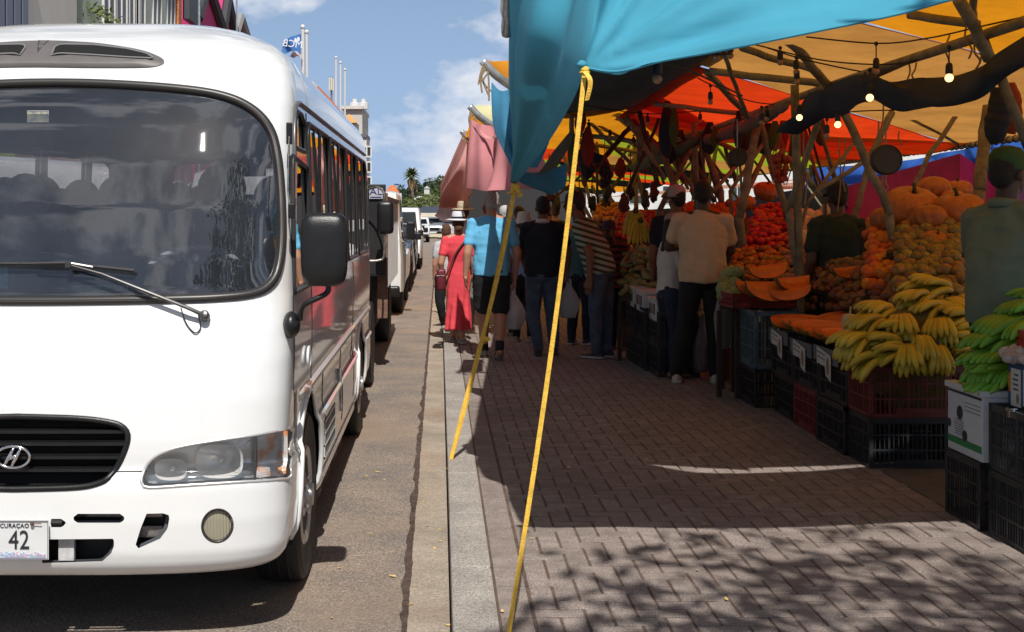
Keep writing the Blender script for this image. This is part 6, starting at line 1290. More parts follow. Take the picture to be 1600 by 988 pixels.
    if hat:
        kind, mt, band = hat; m = MB(); c = hd
        def hv(x, y, z): return c+hr @ (Vector((x, y, z))*H)
        def rings_(lst, mm, seg=28):
            vs = []
            for (rx, ry, z, cy, dz) in lst:
                for k in range(seg): a = 2*math.pi*k/seg; vs.append(hv(rx*math.cos(a), cy+ry*math.sin(a), z+dz*math.cos(a)**2))
            n = len(lst); mm.add(vs, [(i*seg+k, i*seg+(k+1) % seg, (i+1)*seg+(k+1) % seg, (i+1)*seg+k) for i in range(n-1) for k in range(seg)])
        if kind == 'brim':
            rings_([(.098, .105, .020, -.005, .006), (.100, .107, .024, -.005, .006), (.075, .08, .033, -.005, .002), (.052, .06, .036, -.006, 0), (.051, .059, .05, -.006, 0), (.047, .055, .082, -.006, 0), (.040, .045, .094, -.006, 0), (.015, .018, .091, -.006, 0), (0, 0, .09, -.006, 0)], m)
            rings_([(.098, .105, .020, -.005, .006), (.052, .06, .030, -.006, 0), (.045, .05, .03, -.006, 0)], m)
            h_ = m.build('hat', mt, o, smooth=50)
            if band: m = MB(); rings_([(.0528, .0608, .037, -.006, 0), (.0524, .0604, .052, -.006, 0)], m); m.build('hat_band', band, h_)
        elif kind == 'bucket': rings_([(.072, .078, -.012, -.005, 0), (.060, .068, .016, -.006, 0), (.052, .060, .034, -.006, 0), (.049, .056, .066, -.006, 0), (.038, .044, .08, -.006, 0), (0, 0, .083, -.006, 0)], m); m.build('hat', mt, o, smooth=50)
        else:
            rings_([(.0475, .0575, .012, -.006, 0), (.048, .058, .03, -.006, 0), (.046, .054, .056, -.006, 0), (.034, .04, .074, -.006, 0), (.012, .014, .081, -.006, 0), (0, 0, .082, -.006, 0)], m); h_ = m.build('cap', mt, o, smooth=50)
            m = MB(); vs = []
            for q in range(5):
                for k in range(11): a = math.pi*(k/10); t = q/4; vs.append(hv((.044+.0*t)*math.cos(a), .030+(.03+.052*t)*math.sin(a), .020-.016*t*math.sin(a)))
            m.add(vs, [(q*11+k, q*11+k+1, (q+1)*11+k+1, (q+1)*11+k) for q in range(4) for k in range(10)]); m.build('peak', band or mt, h_, smooth=True)
    o['_h'] = H
    del o['_h']
    return o, W_, H, fwd, rot
def base(px, py, Y=None): return G(px, py) if Y is None else Vector(((px-VX)*Y/FPX, Y, 0))
def ztop(py, Y): return EYE-(py-VY)*Y/FPX
def xb(strap_pts, w, mt, par, nm='bag_strap'):
    m = MB(); m.tube(smoothpath(strap_pts, 6), w, 6, flat=.35); return m.build(nm, mt, par, smooth=True)
S_dk = mat('shoe_black', (.02, .02, .022), .6); S_wh = mat('sole_white', (.5, .49, .47), .7); S_gr = mat('shoe_grey', (.25, .24, .22), .8); S_navy = mat('shoe_navy', (.02, .03, .06), .7); S_bk = mat('sole_dark', (.07, .055, .05), .8); S_white = mat('shoe_white', (.52, .47, .41), .75)
C_blue = cloth('sky_blue', (.12, .42, .66)); C_black = cloth('black', (.012, .012, .014)); C_red = cloth('coral_red', (.66, .055, .075)); C_jean = mat('wear_denim', (.075, .105, .16), .9, n=(9, .3), bump=(40, .3)); C_jean2 = mat('wear_dark_denim', (.02, .03, .055), .9, n=(9, .3), bump=(40, .3))
C_cream = cloth('cream', (.62, .43, .27)); C_white = cloth('white', (.60, .56, .52)); C_lblue = cloth('light_blue', (.22, .38, .62)); C_navy = cloth('navy', (.010, .014, .026)); C_green = cloth('dark_green', (.018, .034, .026)); C_sage = cloth('sage', (.15, .20, .14)); C_teal = cloth('teal', (.05, .16, .17))
# blue T-shirt man, walking away
Y = 13.35; b = base(768, 0, Y); o, Wd, H, fw, rt_ = person('grey haired man in sky blue T-shirt and black shorts walking away with white bag', b, ztop(296, Y), 3, SK_w, H_grey, 0, C_blue, .62, C_black, 'shorts', shoes=(S_gr, S_bk), width=1.1,
    J=dict(ankR=(.035, -.13, .075), kneeR=(.05, .00, .275), ankL=(-.035, .10, .045), kneeL=(-.045, .06, .285), elR=(.150, -.01, .625), wrR=(.140, .03, .475), fR=(.140, .035, .42), elL=(-.145, -.04, .625), wrL=(-.155, -.02, .485), fL=(-.15, .01, .43)), grip=(False, True), vox=.009)
bag(Wd['fR']+Vector((-.02, 0, -.03)), .13, .42, 'white carrier bag held in the right hand of the man in sky blue', seed=1)
for s_ in 'LR': m = MB(); cone(m, Wd['ank'+s_], .026*H, Wd['ank'+s_].lerp(Wd['knee'+s_], .16), .027*H); blob('sock', m, C_black, o, .009, 1)
# red dress woman
Y = 15.0; b = base(716, 0, Y); o, Wd, H, fw, rt_ = person('woman in a long coral red dress and white brimmed hat walking at the kerb', b, ztop(334, Y), 5, SK_w, H_brn, .03, None, .6, None, dress=C_red, shoes=(S_gr, S_wh), hat=('brim', mat('hat_white', (.62, .62, .66), .85, bump=(60, .3)), C_black), width=.98,
    J=dict(ankR=(.02, -.09, .05), kneeR=(.04, 0, .27), ankL=(-.03, .08, .045), elL=(-.135, -.035, .62), wrL=(-.13, .015, .50), fL=(-.125, .03, .45)))
xb([Wd['shR']+Vector((-.02, -.10, .05)), Wd['chest']+Vector((-.03, -.14, .0)), Wd['pel']+Vector((-.13, -.14, .02)), Wd['pel']+Vector((-.18, -.06, -.02))], .018, mat('strap_brown', (.05, .025, .02), .6), o)
hb = thing('handbag', 'small dark red shoulder bag at the hip of the woman in the red dress', 'handbag', Wd['pel']+Vector((-.2, -.02, -.06))); m = MB(); c = Wd['pel']+Vector((-.21, -.03, -.06)); m.box(c.x-.05, c.x+.06, c.y-.08, c.y+.08, c.z-.13, c.z+.13, .03); m.build('bag_body', mat('bag_maroon', (.12, .012, .02), .5), hb, smooth=True); m = MB(); m.tube([c+Vector((-.05, -.07, .05)), c+Vector((0, -.085, .05)), c+Vector((.05, -.07, .05))], .006, 6); m.build('zip', m_steel, hb)
# khaki hat walker behind
Y = 17; b = base(724, 0, Y); person('person in a khaki sun hat walking just ahead of the woman in red', b, ztop(318, Y), 0, SK_w, H_brn, 0, cloth('pale_grey', (.45, .45, .47)), .6, cloth('grey', (.2, .2, .2)), shoes=(S_gr, S_wh), hat=('brim', mat('hat_khaki', (.46, .38, .27), .9, n=(30, .15), bump=(60, .4)), mat('hat_khaki_band', (.36, .29, .2), .9)), vox=.013)
Y = 16.6; b = base(697, 0, Y); person('walker half hidden to the left of the red dress, in dark trousers', b, ztop(350, Y), 0, SK_w, H_brn, 0, cloth('pale_grey', (.45, .45, .47)), .6, C_black, shoes=(S_gr, S_bk), J=dict(ankR=(.02, -.10, .06), ankL=(-.02, .12, .045)), vox=.013, width=.85)
# grey cap behind the blue man
Y = 16; b = base(790, 0, Y); person('person in a light grey cap hidden behind the man in sky blue', b, ztop(322, Y), 10, SK_w, H_grey, 0, cloth('grey', (.2, .2, .2)), .6, C_black, shoes=(S_navy, S_wh), hat=('cap', mat('cap_grey', (.42, .42, .42), .8), None), vox=.013)
# light blue shirt woman with bucket hat
Y = 15.2; b = base(818, 0, Y); o, Wd, H, fw, rt_ = person('woman in a light blue shirt and cream bucket hat with a dark sling bag', b, ztop(332, Y), -20, SK_w, H_blk, .02, C_lblue, .6, C_black, shoes=(mat('shoe_beige', (.30, .26, .22), .8), S_wh), hat=('bucket', mat('hat_cream', (.55, .50, .44), .9, bump=(60, .3)), None), width=.92, vox=.011)
xb([Wd['shL']+Vector((.03, -.08, .05)), Wd['chest']+Vector((-.02, -.13, 0)), Wd['pel']+Vector((.05, -.13, .02))], .014, C_navy, o)
# navy vest man
Y = 13.7; b = base(848, 0, Y); o, Wd, H, fw, rt_ = person('man in a navy vest over a white collar and grey jeans seen from behind', b, ztop(306, Y), 0, SK_m, H_blk, 0, C_navy, .6, C_jean, shoes=(S_dk, S_bk), vest=C_navy, collar=C_white, width=1.08,
    J=dict(ankL=(-.03, -.02, .045), ankR=(.075, .03, .045), elR=(.165, .04, .66), wrR=(.160, .06, .52), fR=(.158, .06, .465), elL=(-.13, .05, .63), wrL=(-.09, .13, .52), fL=(-.06, .15, .50)), grip=(False, True))
bag(Wd['fR']+Vector((.02, 0, -.03)), .125, .38, 'thin white carrier bag hanging beside the man in the navy vest', seed=4)
# dark person between, striped man
Y = 14.8; b = base(905, 0, Y); person('person in teal and dark jeans between the vest and the striped shirt', b, ztop(325, Y), -30, SK_d, H_blk, 0, C_teal, .6, C_jean2, shoes=(S_dk, S_wh), vox=.012)
Y = 13.4; b = base(940, 0, Y)
def stripes_mat(nm, ca, cb, sc_, ramp=.5, tilt=(0, 0, 0)):
    m = mat(nm, ca, .88, bump=(16, .2)); t = m.node_tree; b_ = t.nodes['Principled BSDF']; tcn = N('ShaderNodeTexCoord', t); mpn = N('ShaderNodeMapping', t); mpn.inputs['Rotation'].default_value = tilt; wv = N('ShaderNodeTexWave', t); wv.bands_direction = 'Z'; wv.inputs['Scale'].default_value = sc_; wv.inputs['Distortion'].default_value = .5; wv.inputs['Detail Scale'].default_value = .6
    t.links.new(tcn.outputs['Object'], mpn.inputs[0]); t.links.new(mpn.outputs[0], wv.inputs[0]); r_ = N('ShaderNodeValToRGB', t); r_.color_ramp.interpolation = 'CONSTANT'; r_.color_ramp.elements[0].color = (*ca, 1); r_.color_ramp.elements[1].position = ramp; r_.color_ramp.elements[1].color = (*cb, 1); t.links.new(wv.outputs['Color'], r_.inputs[0]); t.links.new(r_.outputs[0], b_.inputs['Base Color']); return m
o, Wd, H, fw, rt_ = person('man leaning forward in an olive and cream striped polo, black cap and jeans', b, ztop(316, Y)+.14, 62, SK_m, H_blk, 0, stripes_mat('wear_olive_stripes', (.04, .06, .03), (.34, .40, .33), 5.2, .45, (0, R(-16), 0)), .6, C_jean, shoes=(S_dk, S_wh), hat=('cap', mat('cap_black', (.015, .015, .016), .7), None), lean=(0, .42), width=1.08, belly=.012,
    J=dict(ankL=(-.035, .02, .045), ankR=(.05, -.01, .045), kneeL=(-.04, .02, .28), kneeR=(.05, .0, .28)), turn=20)
# arms of the striped man reach to the stall on the left: pose is close to the body
Y = 14.3; b = base(968, 0, Y); person('stall keeper in a purple cap and dark red striped top bending over the goods', b, ztop(340, Y), 150, SK_d, H_blk, 0, stripes_mat('wear_red_stripes', (.02, .015, .015), (.22, .03, .02), 4.5), .6, C_black, shoes=(S_dk, S_bk), hat=('cap', mat('cap_purple', (.04, .02, .06), .8), None), lean=(0, .5), vox=.012)
# woman in white
Y = 11.85; b = base(1046, 0, Y); o, Wd, H, fw, rt_ = person('woman in a white T-shirt, beige cap and dark trousers with long black hair', b, ztop(334, Y), -75, SK_m, H_blk, .16, C_white, .6, C_jean2, shoes=(mat('shoe_tan', (.25, .14, .08), .8), S_bk), hat=('cap', mat('cap_beige', (.30, .25, .21), .85), None), width=.85, lean=(0, .05),
    J=dict(elR=(.10, .07, .62), wrR=(.06, .16, .60), fR=(.04, .2, .61)))
Y = 12.9; b = base(1056, 0, Y); person('person in a navy top and white cap raising an arm behind the woman in white', b, ztop(290, Y), -20, SK_m, H_blk, 0, C_navy, .6, C_black, shoes=(S_dk, S_bk), hat=('cap', mat('cap_white', (.42, .36, .32), .85), None), vox=.012, turn=40,
    J=dict(elR=(.15, .02, .86), wrR=(.09, .04, .96), fR=(.08, .05, 1.0)))
# cream T-shirt man
Y = 11.45; b = base(1098, 0, Y); o, Wd, H, fw, rt_ = person('tall man in a cream T-shirt and black trousers with his back turned', b, ztop(280, Y), -12, SK_d, H_blk, 0, C_cream, .62, C_black, shoes=(S_white, S_wh), width=1.16, belly=.012,
    J=dict(ankL=(-.125, .0, .045), kneeL=(-.085, .01, .28), ankR=(.06, .03, .045), kneeR=(.06, .02, .28), elL=(-.165, .03, .665), wrL=(-.11, .15, .66), fL=(-.08, .2, .68), elR=(.135, .05, .65), wrR=(.07, .16, .63), fR=(.03, .19, .64)))
pb = G(1088, 585); bag(Vector((pb.x, pb.y-.25, .55)), .085, .5, 'crumpled pinkish plastic bag with flowers standing beside the man in cream', mat('thin_polythene_pink', (.34, .26, .26), .25, trans=.3, bump=(18, .9)), seed=6)
fl = thing('flower_bunch', 'small bunch of yellow flowers poking out of the plastic bag', 'flowers', Vector((pb.x, pb.y-.25, .55)))
for k in range(9): c = Vector((pb.x+rp_.uniform(-.05, .05), pb.y-.25+rp_.uniform(-.04, .04), .56+rp_.uniform(0, .1))); m = MB(); m.ball(c, .017, 8, 6, jit=.4); m.build('flower', mat('petal_yellow', (.6, .38, .05), .7), fl, smooth=True); 
bag(P(1130, 440, 11.1)+Vector((0, 0, .02)), .08, .62, 'clear plastic bag hanging behind the man in the cream T-shirt', m_poly2, seed=9)
# vendors
Y = 10.75; b = base(1309, 0, Y); person('vendor in a dark green T-shirt and dark cap standing among the fruit heaps', b, ztop(284, Y), 5, SK_d, H_blk, 0, C_green, .6, C_black, shoes=(S_dk, S_bk), hat=('cap', mat('cap_dark', (.012, .012, .012), .8), None), width=1.12)
Y = 6.95; b = base(1572, 0, Y); o, Wd, H, fw, rt_ = person('heavy vendor in a grey green polo and green cap at the right edge looking away', b, ztop(231, Y), -62, SK_d, H_blk, 0, C_sage, .62, C_black, shoes=(S_dk, S_bk), hat=('cap', mat('cap_green', (.03, .085, .02), .8), mat('cap_pale', (.16, .24, .06), .8)), width=1.12, belly=.028, collar=C_sage,
    J=dict(elR=(.17, .03, .62), wrR=(.12, .14, .585), fR=(.08, .18, .59), elL=(-.15, .06, .63), wrL=(-.07, .17, .60), fL=(-.03, .2, .61)))
# ---------------------------------------------------------------- street behind the bus
rb = random.Random(4)
m_wp = mat('vehicle_white', (.72, .73, .72), .3, coat=.8, n=(2, .05)); m_dkp = mat('vehicle_dark', (.012, .013, .016), .3, coat=1); m_tg = glass('car_glass', (.10, .12, .13), .02, 1.6); m_silver = mat('vehicle_silver', (.35, .36, .37), .3, metal=.6, coat=.8)
def wheel(c, r, w, par, s_=1):
    M = Matrix.Translation(c) @ Matrix.Rotation(R(90)*s_, 4, 'Y'); m = MB(); m.lathe([(r*.55, -w/2), (r*.92, -w/2), (r, -w*.3), (r, w*.3), (r*.92, w/2), (r*.55, w/2)], 28, M); wv = m.build('wheel', m_rub, par, smooth=40)
    m = MB(); m.lathe([(0, w*.3), (r*.2, w*.32), (r*.45, w*.2), (r*.58, w*.42), (r*.58, 0)], 24, M); m.build('rim', mat('hub_steel'), wv, smooth=40)
# flatbed truck: white cab, black headboard, ribbed white side
tr = thing('flatbed_truck', 'flatbed truck with a black headboard and ribbed white side parked right behind the minibus', 'truck', (-1.5, 14.5, ROAD)); Yh = 13.6; kx = Yh/FPX
m = MB(); m.box(-2.4, -.74, 11.45, 13.2, ROAD+.75, ROAD+1.35, .1); m.box(-2.35, -.78, 11.65, 13.15, ROAD+1.33, ROAD+2.10, .16); m.build('cab', m_wp, tr, smooth=40)
m = MB(); m.add([(-2.2, 11.60, ROAD+1.38), (-.93, 11.60, ROAD+1.38), (-1.02, 11.66, ROAD+1.95), (-2.1, 11.66, ROAD+1.95)], [(0, 1, 2, 3)]); m.build('windscreen', m_tg, tr)
m = MB(); x = P(604, 0, Yh).x; x0 = x-1.9; m.box(x0, x, Yh-.25, Yh-.17, ROAD+1.02, EYE-(289-VY)*kx, .01); hbd = m.build('headboard', mat('headboard_black', (.016, .016, .017), .5, n=(5, .3)), tr)
m = MB(); a = P(577, 311, Yh-.27); c = P(598, 294, Yh-.27); m.box(a.x, c.x, Yh-.275, Yh-.265, a.z, c.z, .003); sgn = m.build('sign_panel', mat('sign_pale', (.45, .46, .50), .6), hbd)
text('sign_letters', 'AL', .10, Matrix.Translation(((a.x+c.x)/2, Yh-.279, a.z+.075)) @ FRONT, mat('sign_navy', (.03, .03, .16), .5), sgn, .001, sx=1.2)
m = MB(); m.box(a.x+.012, c.x-.012, Yh-.278, Yh-.275, a.z+.012, a.z+.024); m.build('sign_line', mat('sign_navy'), sgn)
m = MB(); m.tube(smoothpath([P(576, 296, 13.1), P(590, 293, 13.0), P(600, 302, 12.9), P(600, 316, 12.9)], 5), .012, 6); m.tube(smoothpath([P(578, 408, 12.9), P(592, 407, 12.9), P(600, 400, 12.9), P(601, 363, 12.9)], 5), .012, 6); am = m.build('mirror_arm', m_steel, tr)
m = MB(); a = P(589, 366, 12.9); c = P(615, 314, 12.9); m.box(a.x, c.x, 12.86, 12.98, a.z, c.z, .045); m.build('wing_mirror', m_blk, tr, smooth=True)
Xs = -.62
m = MB(); m.box(-2.45, Xs-.03, 13.6, 17.6, ROAD+.82, ROAD+1.0, .01); m.box(Xs-.45, Xs-.08, 13.9, 17.4, ROAD+.45, ROAD+.8); m.build('bed', mat('bed_grey', (.10, .10, .10), .7, n=(6, .3)), tr)
m = MB(); n = 30
for k in range(n):
    y = 13.55+k*4.0/n; m.add([(Xs, y, ROAD+.84), (Xs+.035, y+.035, ROAD+.84), (Xs+.035, y+.075, ROAD+.84), (Xs, y+.11, ROAD+.84), (Xs, y+4/n, ROAD+.84), (Xs, y, ROAD+1.82), (Xs+.035, y+.035, ROAD+1.82), (Xs+.035, y+.075, ROAD+1.82), (Xs, y+.11, ROAD+1.82), (Xs, y+4/n, ROAD+1.82)], [(0, 1, 6, 5), (1, 2, 7, 6), (2, 3, 8, 7), (3, 4, 9, 8)])
m.build('ribbed_side', mat('side_white', (.60, .60, .58), .5, n=(3, .12)), tr)
m = MB(); m.box(Xs-.04, Xs+.05, 13.45, 17.6, ROAD+1.82, ROAD+1.87, .006); m.box(Xs-.05, Xs+.06, 13.42, 13.50, ROAD+.55, ROAD+1.9, .006); m.build('side_rail', mat('rail_rusty', (.18, .10, .07), .7, n=(9, .5)), tr)
m = MB(); m.box(-2.4, -2.36, 13.6, 17.6, ROAD+1.0, ROAD+1.8); m.build('far_side', mat('side_white'), tr)
for y in (12.2, 16.5):
    for x, s_ in ((Xs-.16, 1), (-2.3, -1)): wheel((x, y, ROAD+.42), .42, .25, tr, s_)
m = MB(); m.box(-2.3, -.75, 12.2, 17.2, ROAD+.5, ROAD+.72); m.build('chassis', mat('chassis_black'), tr)
for y in (13.9, 15.4, 17.3): m = MB(); m.box(Xs-.22, Xs-.19, y, y+.5, ROAD+.25, ROAD+.7); m.build('mud_guard', m_rub, tr)
def vehicle(label, cat, X1, Y_, L_, Wd_, H_, paint, kind='suv', tags=None):
    """facing the camera; X1 right side, Y_ front"""
    o = thing('parked_'+cat.replace(' ', '_'), label, cat, (X1-Wd_/2, Y_+L_/2, ROAD), group=tags); X0 = X1-Wd_; cx = (X0+X1)/2; m = MB()
    if kind == 'van': prof_ = [(0, .3), (0, .95), (.12, 1.15), (.55, H_-.1), (.8, H_), (L_-.1, H_), (L_, H_-.15), (L_, .3)]
    elif kind == 'truck': prof_ = [(0, .4), (0, 1.2), (.05, 1.3), (.25, H_-.12), (.4, H_), (1.7, H_), (1.75, H_-.1), (1.75, 1.0), (L_, 1.0), (L_, .55), (1.8, .5)]
    else: prof_ = [(0, .35), (-.02, .6), (.05, .85), (.25, .95), (1.05, 1.08), (1.75, H_-.06), (2.0, H_), (L_-.6, H_-.02), (L_-.15, 1.1), (L_, .9), (L_, .35)]
    pp = smoothpath([(0, a, b) for a, b in prof_], 3, closed=False); secs = [(X0, .94), (X0+.04, .985), (X0+.16, 1.0), (X1-.16, 1.0), (X1-.04, .985), (X1, .94)]; n = len(pp); vs = []
    for xx, q in secs:
        for p in pp:
            tum = (.10*max(0, (p.z-1.0)/(H_-1.0))) if p.z > 1.0 else 0; x = cx+(xx-cx)*(1-tum); vs.append((x, Y_+L_/2+(p.y-L_/2)*q, ROAD+.3+(p.z-.3)*(1-(1-q)*.6)))
    m.add(vs, [(j*n+i, j*n+(i+1) % n, (j+1)*n+(i+1) % n, (j+1)*n+i) for j in range(len(secs)-1) for i in range(n)]+[tuple(range(n-1, -1, -1)), tuple((len(secs)-1)*n+i for i in range(n))]); m.build('body', paint, o, smooth=40)
    if kind == 'van': a, b = (.16, 1.22), (.52, H_-.16)
    elif kind == 'truck': a, b = (.06, 1.34), (.24, H_-.18)
    else: a, b = (1.08, 1.1), (1.70, H_-.10)
    m = MB(); i_ = .13; m.add([(X0+i_, Y_+a[0]-.02, ROAD+a[1]), (X1-i_, Y_+a[0]-.02, ROAD+a[1]), (X1-i_-.08, Y_+b[0]-.03, ROAD+b[1]), (X0+i_+.08, Y_+b[0]-.03, ROAD+b[1])], [(0, 1, 2, 3)]); m.build('windscreen', m_tg, o)
    ye = (1.6 if kind == 'truck' else L_-.9); m = MB(); m.add([(X1-.045, Y_+b[0]+.1, ROAD+1.15), (X1-.045, Y_+ye, ROAD+1.15), (X1-.10, Y_+ye, ROAD+H_-.14), (X1-.10, Y_+b[0]+.35, ROAD+H_-.14)], [(0, 1, 2, 3)]); m.v = [(x+.022, y, z) for x, y, z in m.v]; m.build('side_window', m_tg, o)
    for s_ in (-1, 1):
        m = MB(); m.ball((cx+s_*(Wd_/2-.25), Y_+.02, ROAD+.72), (.14, .05, .08), 12, 8); m.build('headlight', mat('lamp_reflector'), o, smooth=True)
        m = MB(); q = cx+s_*(Wd_/2+.12); zz = 1.25 if kind != 'suv' else 1.1; yy = Y_+(a[0]+.25); m.box(q-.07, q+.07, yy, yy+.08, ROAD+zz, ROAD+zz+(.3 if kind != 'suv' else .16), .03); m.box(min(q, cx+s_*Wd_/2*.95), max(q, cx+s_*Wd_/2*.95), yy+.03, yy+.05, ROAD+zz+.02, ROAD+zz+.05); m.build('wing_mirror', m_blk, o)
        for yy in (Y_+.85, Y_+L_-.8): wheel((cx+s_*(Wd_/2-.13), yy, ROAD+.34), .34, .22, o, s_)
    m = MB(); m.box(cx-.45, cx+.45, Y_-.04, Y_+.02, ROAD+.55, ROAD+.75, .02); m.build('grille', m_blk, o); m = MB(); m.box(X0+.05, X1-.05, Y_-.08, Y_+.1, ROAD+.32, ROAD+.50, .04); m.build('bumper', m_blk if kind != 'van' else m_dkp, o, smooth=True)
    m = MB(); m.box(cx-.26, cx+.26, Y_-.095, Y_-.085, ROAD+.36, ROAD+.47); m.build('licence_plate', mp_, o); return o
vehicle('white pickup truck parked behind the ribbed flatbed with its windscreen showing', 'truck', -.60, 20.4, 4.8, 1.8, 2.05, m_wp, 'truck')
vehicle('black car parked behind the white pickup truck', 'car', -.60, 26.5, 4.2, 1.75, 1.45, m_dkp)
vehicle('dark car parked in front of the white off-roader', 'car', -.62, 31.5, 4.1, 1.75, 1.42, mat('vehicle_navy', (.012, .02, .05), .3, coat=1))
vehicle('white off-road car parked further up the kerb', 'car', -.55, 37.5, 4.6, 1.85, 1.85, m_wp, 'suv')
vehicle('silver car parked beyond the white off-roader', 'car', -.75, 45, 4.2, 1.75, 1.5, m_silver)
for k, (X_, Y_, mt_, lab) in enumerate(((-1.2, 84, m_wp, 'white car in the far car park, leftmost'), (.4, 86, m_silver, 'silver car in the middle of the far car park'), (-.6, 74, m_wp, 'small white car at the far end of the car park'), (1.9, 84, m_dkp, 'black car far back by the pale building'), (-2.9, 80, m_silver, 'silver car left of the far white car'))): vehicle(lab, 'car', X_, Y_, 4.2, 1.75, 1.48, mt_, tags='cars in the far car park')
# ---------------------------------------------------------------- hill, trees
m_grass = mat('hill_green', (.10, .115, .055), .95, n=(.12, .4), c2=(.16, .14, .08), bump=(.6, .6))
def hillz(x, y):
    d = (y-210)/110; return 5*math.exp(-((x-30)/75)**2-d*d)+3*math.exp(-((x+30)/60)**2-((y-260)/70)**2)+1.5*mnoise.noise(Vector((x*.03, y*.03, 0)))-1.5
g = MB(); g.grid(lambda u, v: Vector((lerp(-160, 260, u), lerp(120, 420, v), max(-.5, hillz(lerp(-160, 260, u), lerp(120, 420, v))))), 60, 40); g.build('hill', m_grass, smooth=True, kind='structure')
m_leaf = [mat('leaf_%s' % n_, c, .75, n=(.5, .35), rnd=.1, trans=.15) for n_, c in (('green', (.055, .085, .022)), ('olive', (.095, .115, .035)), ('dark', (.022, .042, .016)), ('light', (.13, .16, .05)))]; m_bark = mat('bark', (.12, .09, .065), .9, n=(6, .4), bump=(12, .8))
def leaves(m, c, rad, n, s, rnd_):
    for _ in range(n):
        d = Vector((rnd_.gauss(0, 1), rnd_.gauss(0, 1), rnd_.gauss(0, 1))).normalized(); r_ = rnd_.uniform(.35, 1.0)**.5; p = c+Vector((d.x*rad[0], d.y*rad[1], d.z*rad[2]))*r_
        a = Vector((rnd_.gauss(0, 1), rnd_.gauss(0, 1), rnd_.gauss(0, .6))).normalized(); b_ = a.orthogonal().normalized(); b_ = (Matrix.Rotation(rnd_.uniform(0, 6.3), 3, a) @ b_)
        w = s*rnd_.uniform(.6, 1.2); m.add([p-a*w, p+b_*w*.38-a*w*.1, p+a*w, p-b_*w*.38-a*w*.1], [(0, 1, 2, 3)])
def tree(label, loc, h, cr, mt, n=1500, s=.25, seed=0, lobes=9, trunk_r=None, name='broadleaf_tree', group=None, thr=.5):
    rn = random.Random(seed+77); o = thing(name, label, 'tree', loc, group=group); L0 = Vector(loc); tr_ = trunk_r or h*.025; m = MB(); fork = L0+Vector((rn.uniform(-.2, .2), 0, h*.42)); m.tube(smoothpath([L0, L0.lerp(fork, .5)+Vector((rn.uniform(-.1, .1)*h*.2, 0, 0)), fork], 5), [tr_*(1.15-.4*k/10) for k in range(11)], 9); cs = []
    for k in range(lobes):
        a = k*2.4+rn.uniform(-.4, .4); rr = math.sqrt((k+.5)/lobes)*cr*.75; c = L0+Vector((rr*math.cos(a), rr*math.sin(a), h*rn.uniform(.58, .88)+(cr-rr)*.12)); cs.append(c)
        m.tube(smoothpath([fork, fork.lerp(c, .5)+Vector((0, 0, -.03*h)), c], 4), [tr_*(.6-.06*q) for q in range(9)], 6)
    m.build('trunk', m_bark, o, smooth=True); m = MB()
    for c in cs: q = cr*rn.uniform(.32, .55); leaves(m, c, (q, q, q*.7), n//lobes, s, rn)
    m.build('crown', mt, o); return o
# trees behind the photographer, whose shadow falls on the near pavers
tree('tall street tree behind the photographer whose shade dapples the near pavers', (2.35, -.25, 0), 7.4, 2.25, m_leaf[0], 2300, .12, 3, 19, .12)
for (x, y, z, r_) in ((2.1, -.35, 6.9, .75), (1.35, -.5, 6.6, .5), (3.1, .1, 7.2, .9), (2.6, -1.1, 6.4, .6), (1.0, -1.0, 6.4, .35)): pass
tree('broad street tree further down the pavement behind the photographer', (1.5, -9, 0), 9, 3.4, m_leaf[2], 3200, .22, 5, 12, .2)
tree('dark street tree across the road behind the photographer', (-9, -12, ROAD), 8, 3, m_leaf[2], 2400, .24, 6, 10, .2)
tree('small street tree across the road behind the photographer', (-14, -22, ROAD), 7, 3, m_leaf[0], 2000, .24, 9, 10, .2)
kinds = ['rounded dark green tree', 'rounded olive green tree', 'low dark bushy tree', 'pale green scrubby tree']
where = ['on the hill left of the palm', 'on the hill right of the palm', 'low on the hill above the white roof', 'high on the hill beside the pink cloth', 'behind the orange roofed house', 'at the foot of the hill', 'on the hillside in the distance']
rh = random.Random(12)
spots = [(640, 300, 170, 5.5, 2), (628, 312, 165, 4.5, 0), (652, 300, 180, 6, 2), (664, 298, 190, 6, 2), (672, 300, 195, 6, 0), (683, 290, 200, 7, 1), (690, 288, 205, 7, 1), (660, 312, 150, 4.5, 1), (676, 312, 150, 5, 0), (690, 305, 160, 5, 0), (640, 322, 120, 4.5, 3), (655, 322, 118, 4.5, 3), (668, 324, 118, 4.5, 1), (628, 325, 125, 4, 3), (648, 330, 112, 3.2, 3), (636, 332, 112, 3, 1), (617, 322, 130, 4.5, 1), (700, 295, 190, 7, 0), (712, 290, 200, 7, 1), (725, 292, 195, 7, 0), (605, 318, 150, 5, 0), (682, 325, 120, 4, 3), (695, 322, 125, 4.5, 1), (596, 322, 150, 5, 1), (740, 295, 210, 8, 0), (760, 298, 210, 8, 1)]
spots = [(a, b+4, c, d*.42, e) for a, b, c, d, e in spots]+[(rh.uniform(590, 790), rh.uniform(303, 333), 0, rh.uniform(1.3, 2.2), rh.randrange(4)) for _ in range(95)]
for i, (px, py, Y_, r_, k) in enumerate(spots):
    Y_ = Y_ or lerp(200, 112, (py-303)/30)+rh.uniform(-6, 6); p = P(px, py, Y_); hh = 2.3*r_; L_ = Vector((p.x, Y_, p.z-hh*.72))
    tree('%s on the far hillside' % kinds[k], tuple(L_), hh, r_, m_leaf[k], 420, r_*.13, i, 6, group='%ss on the far hillside' % kinds[k])
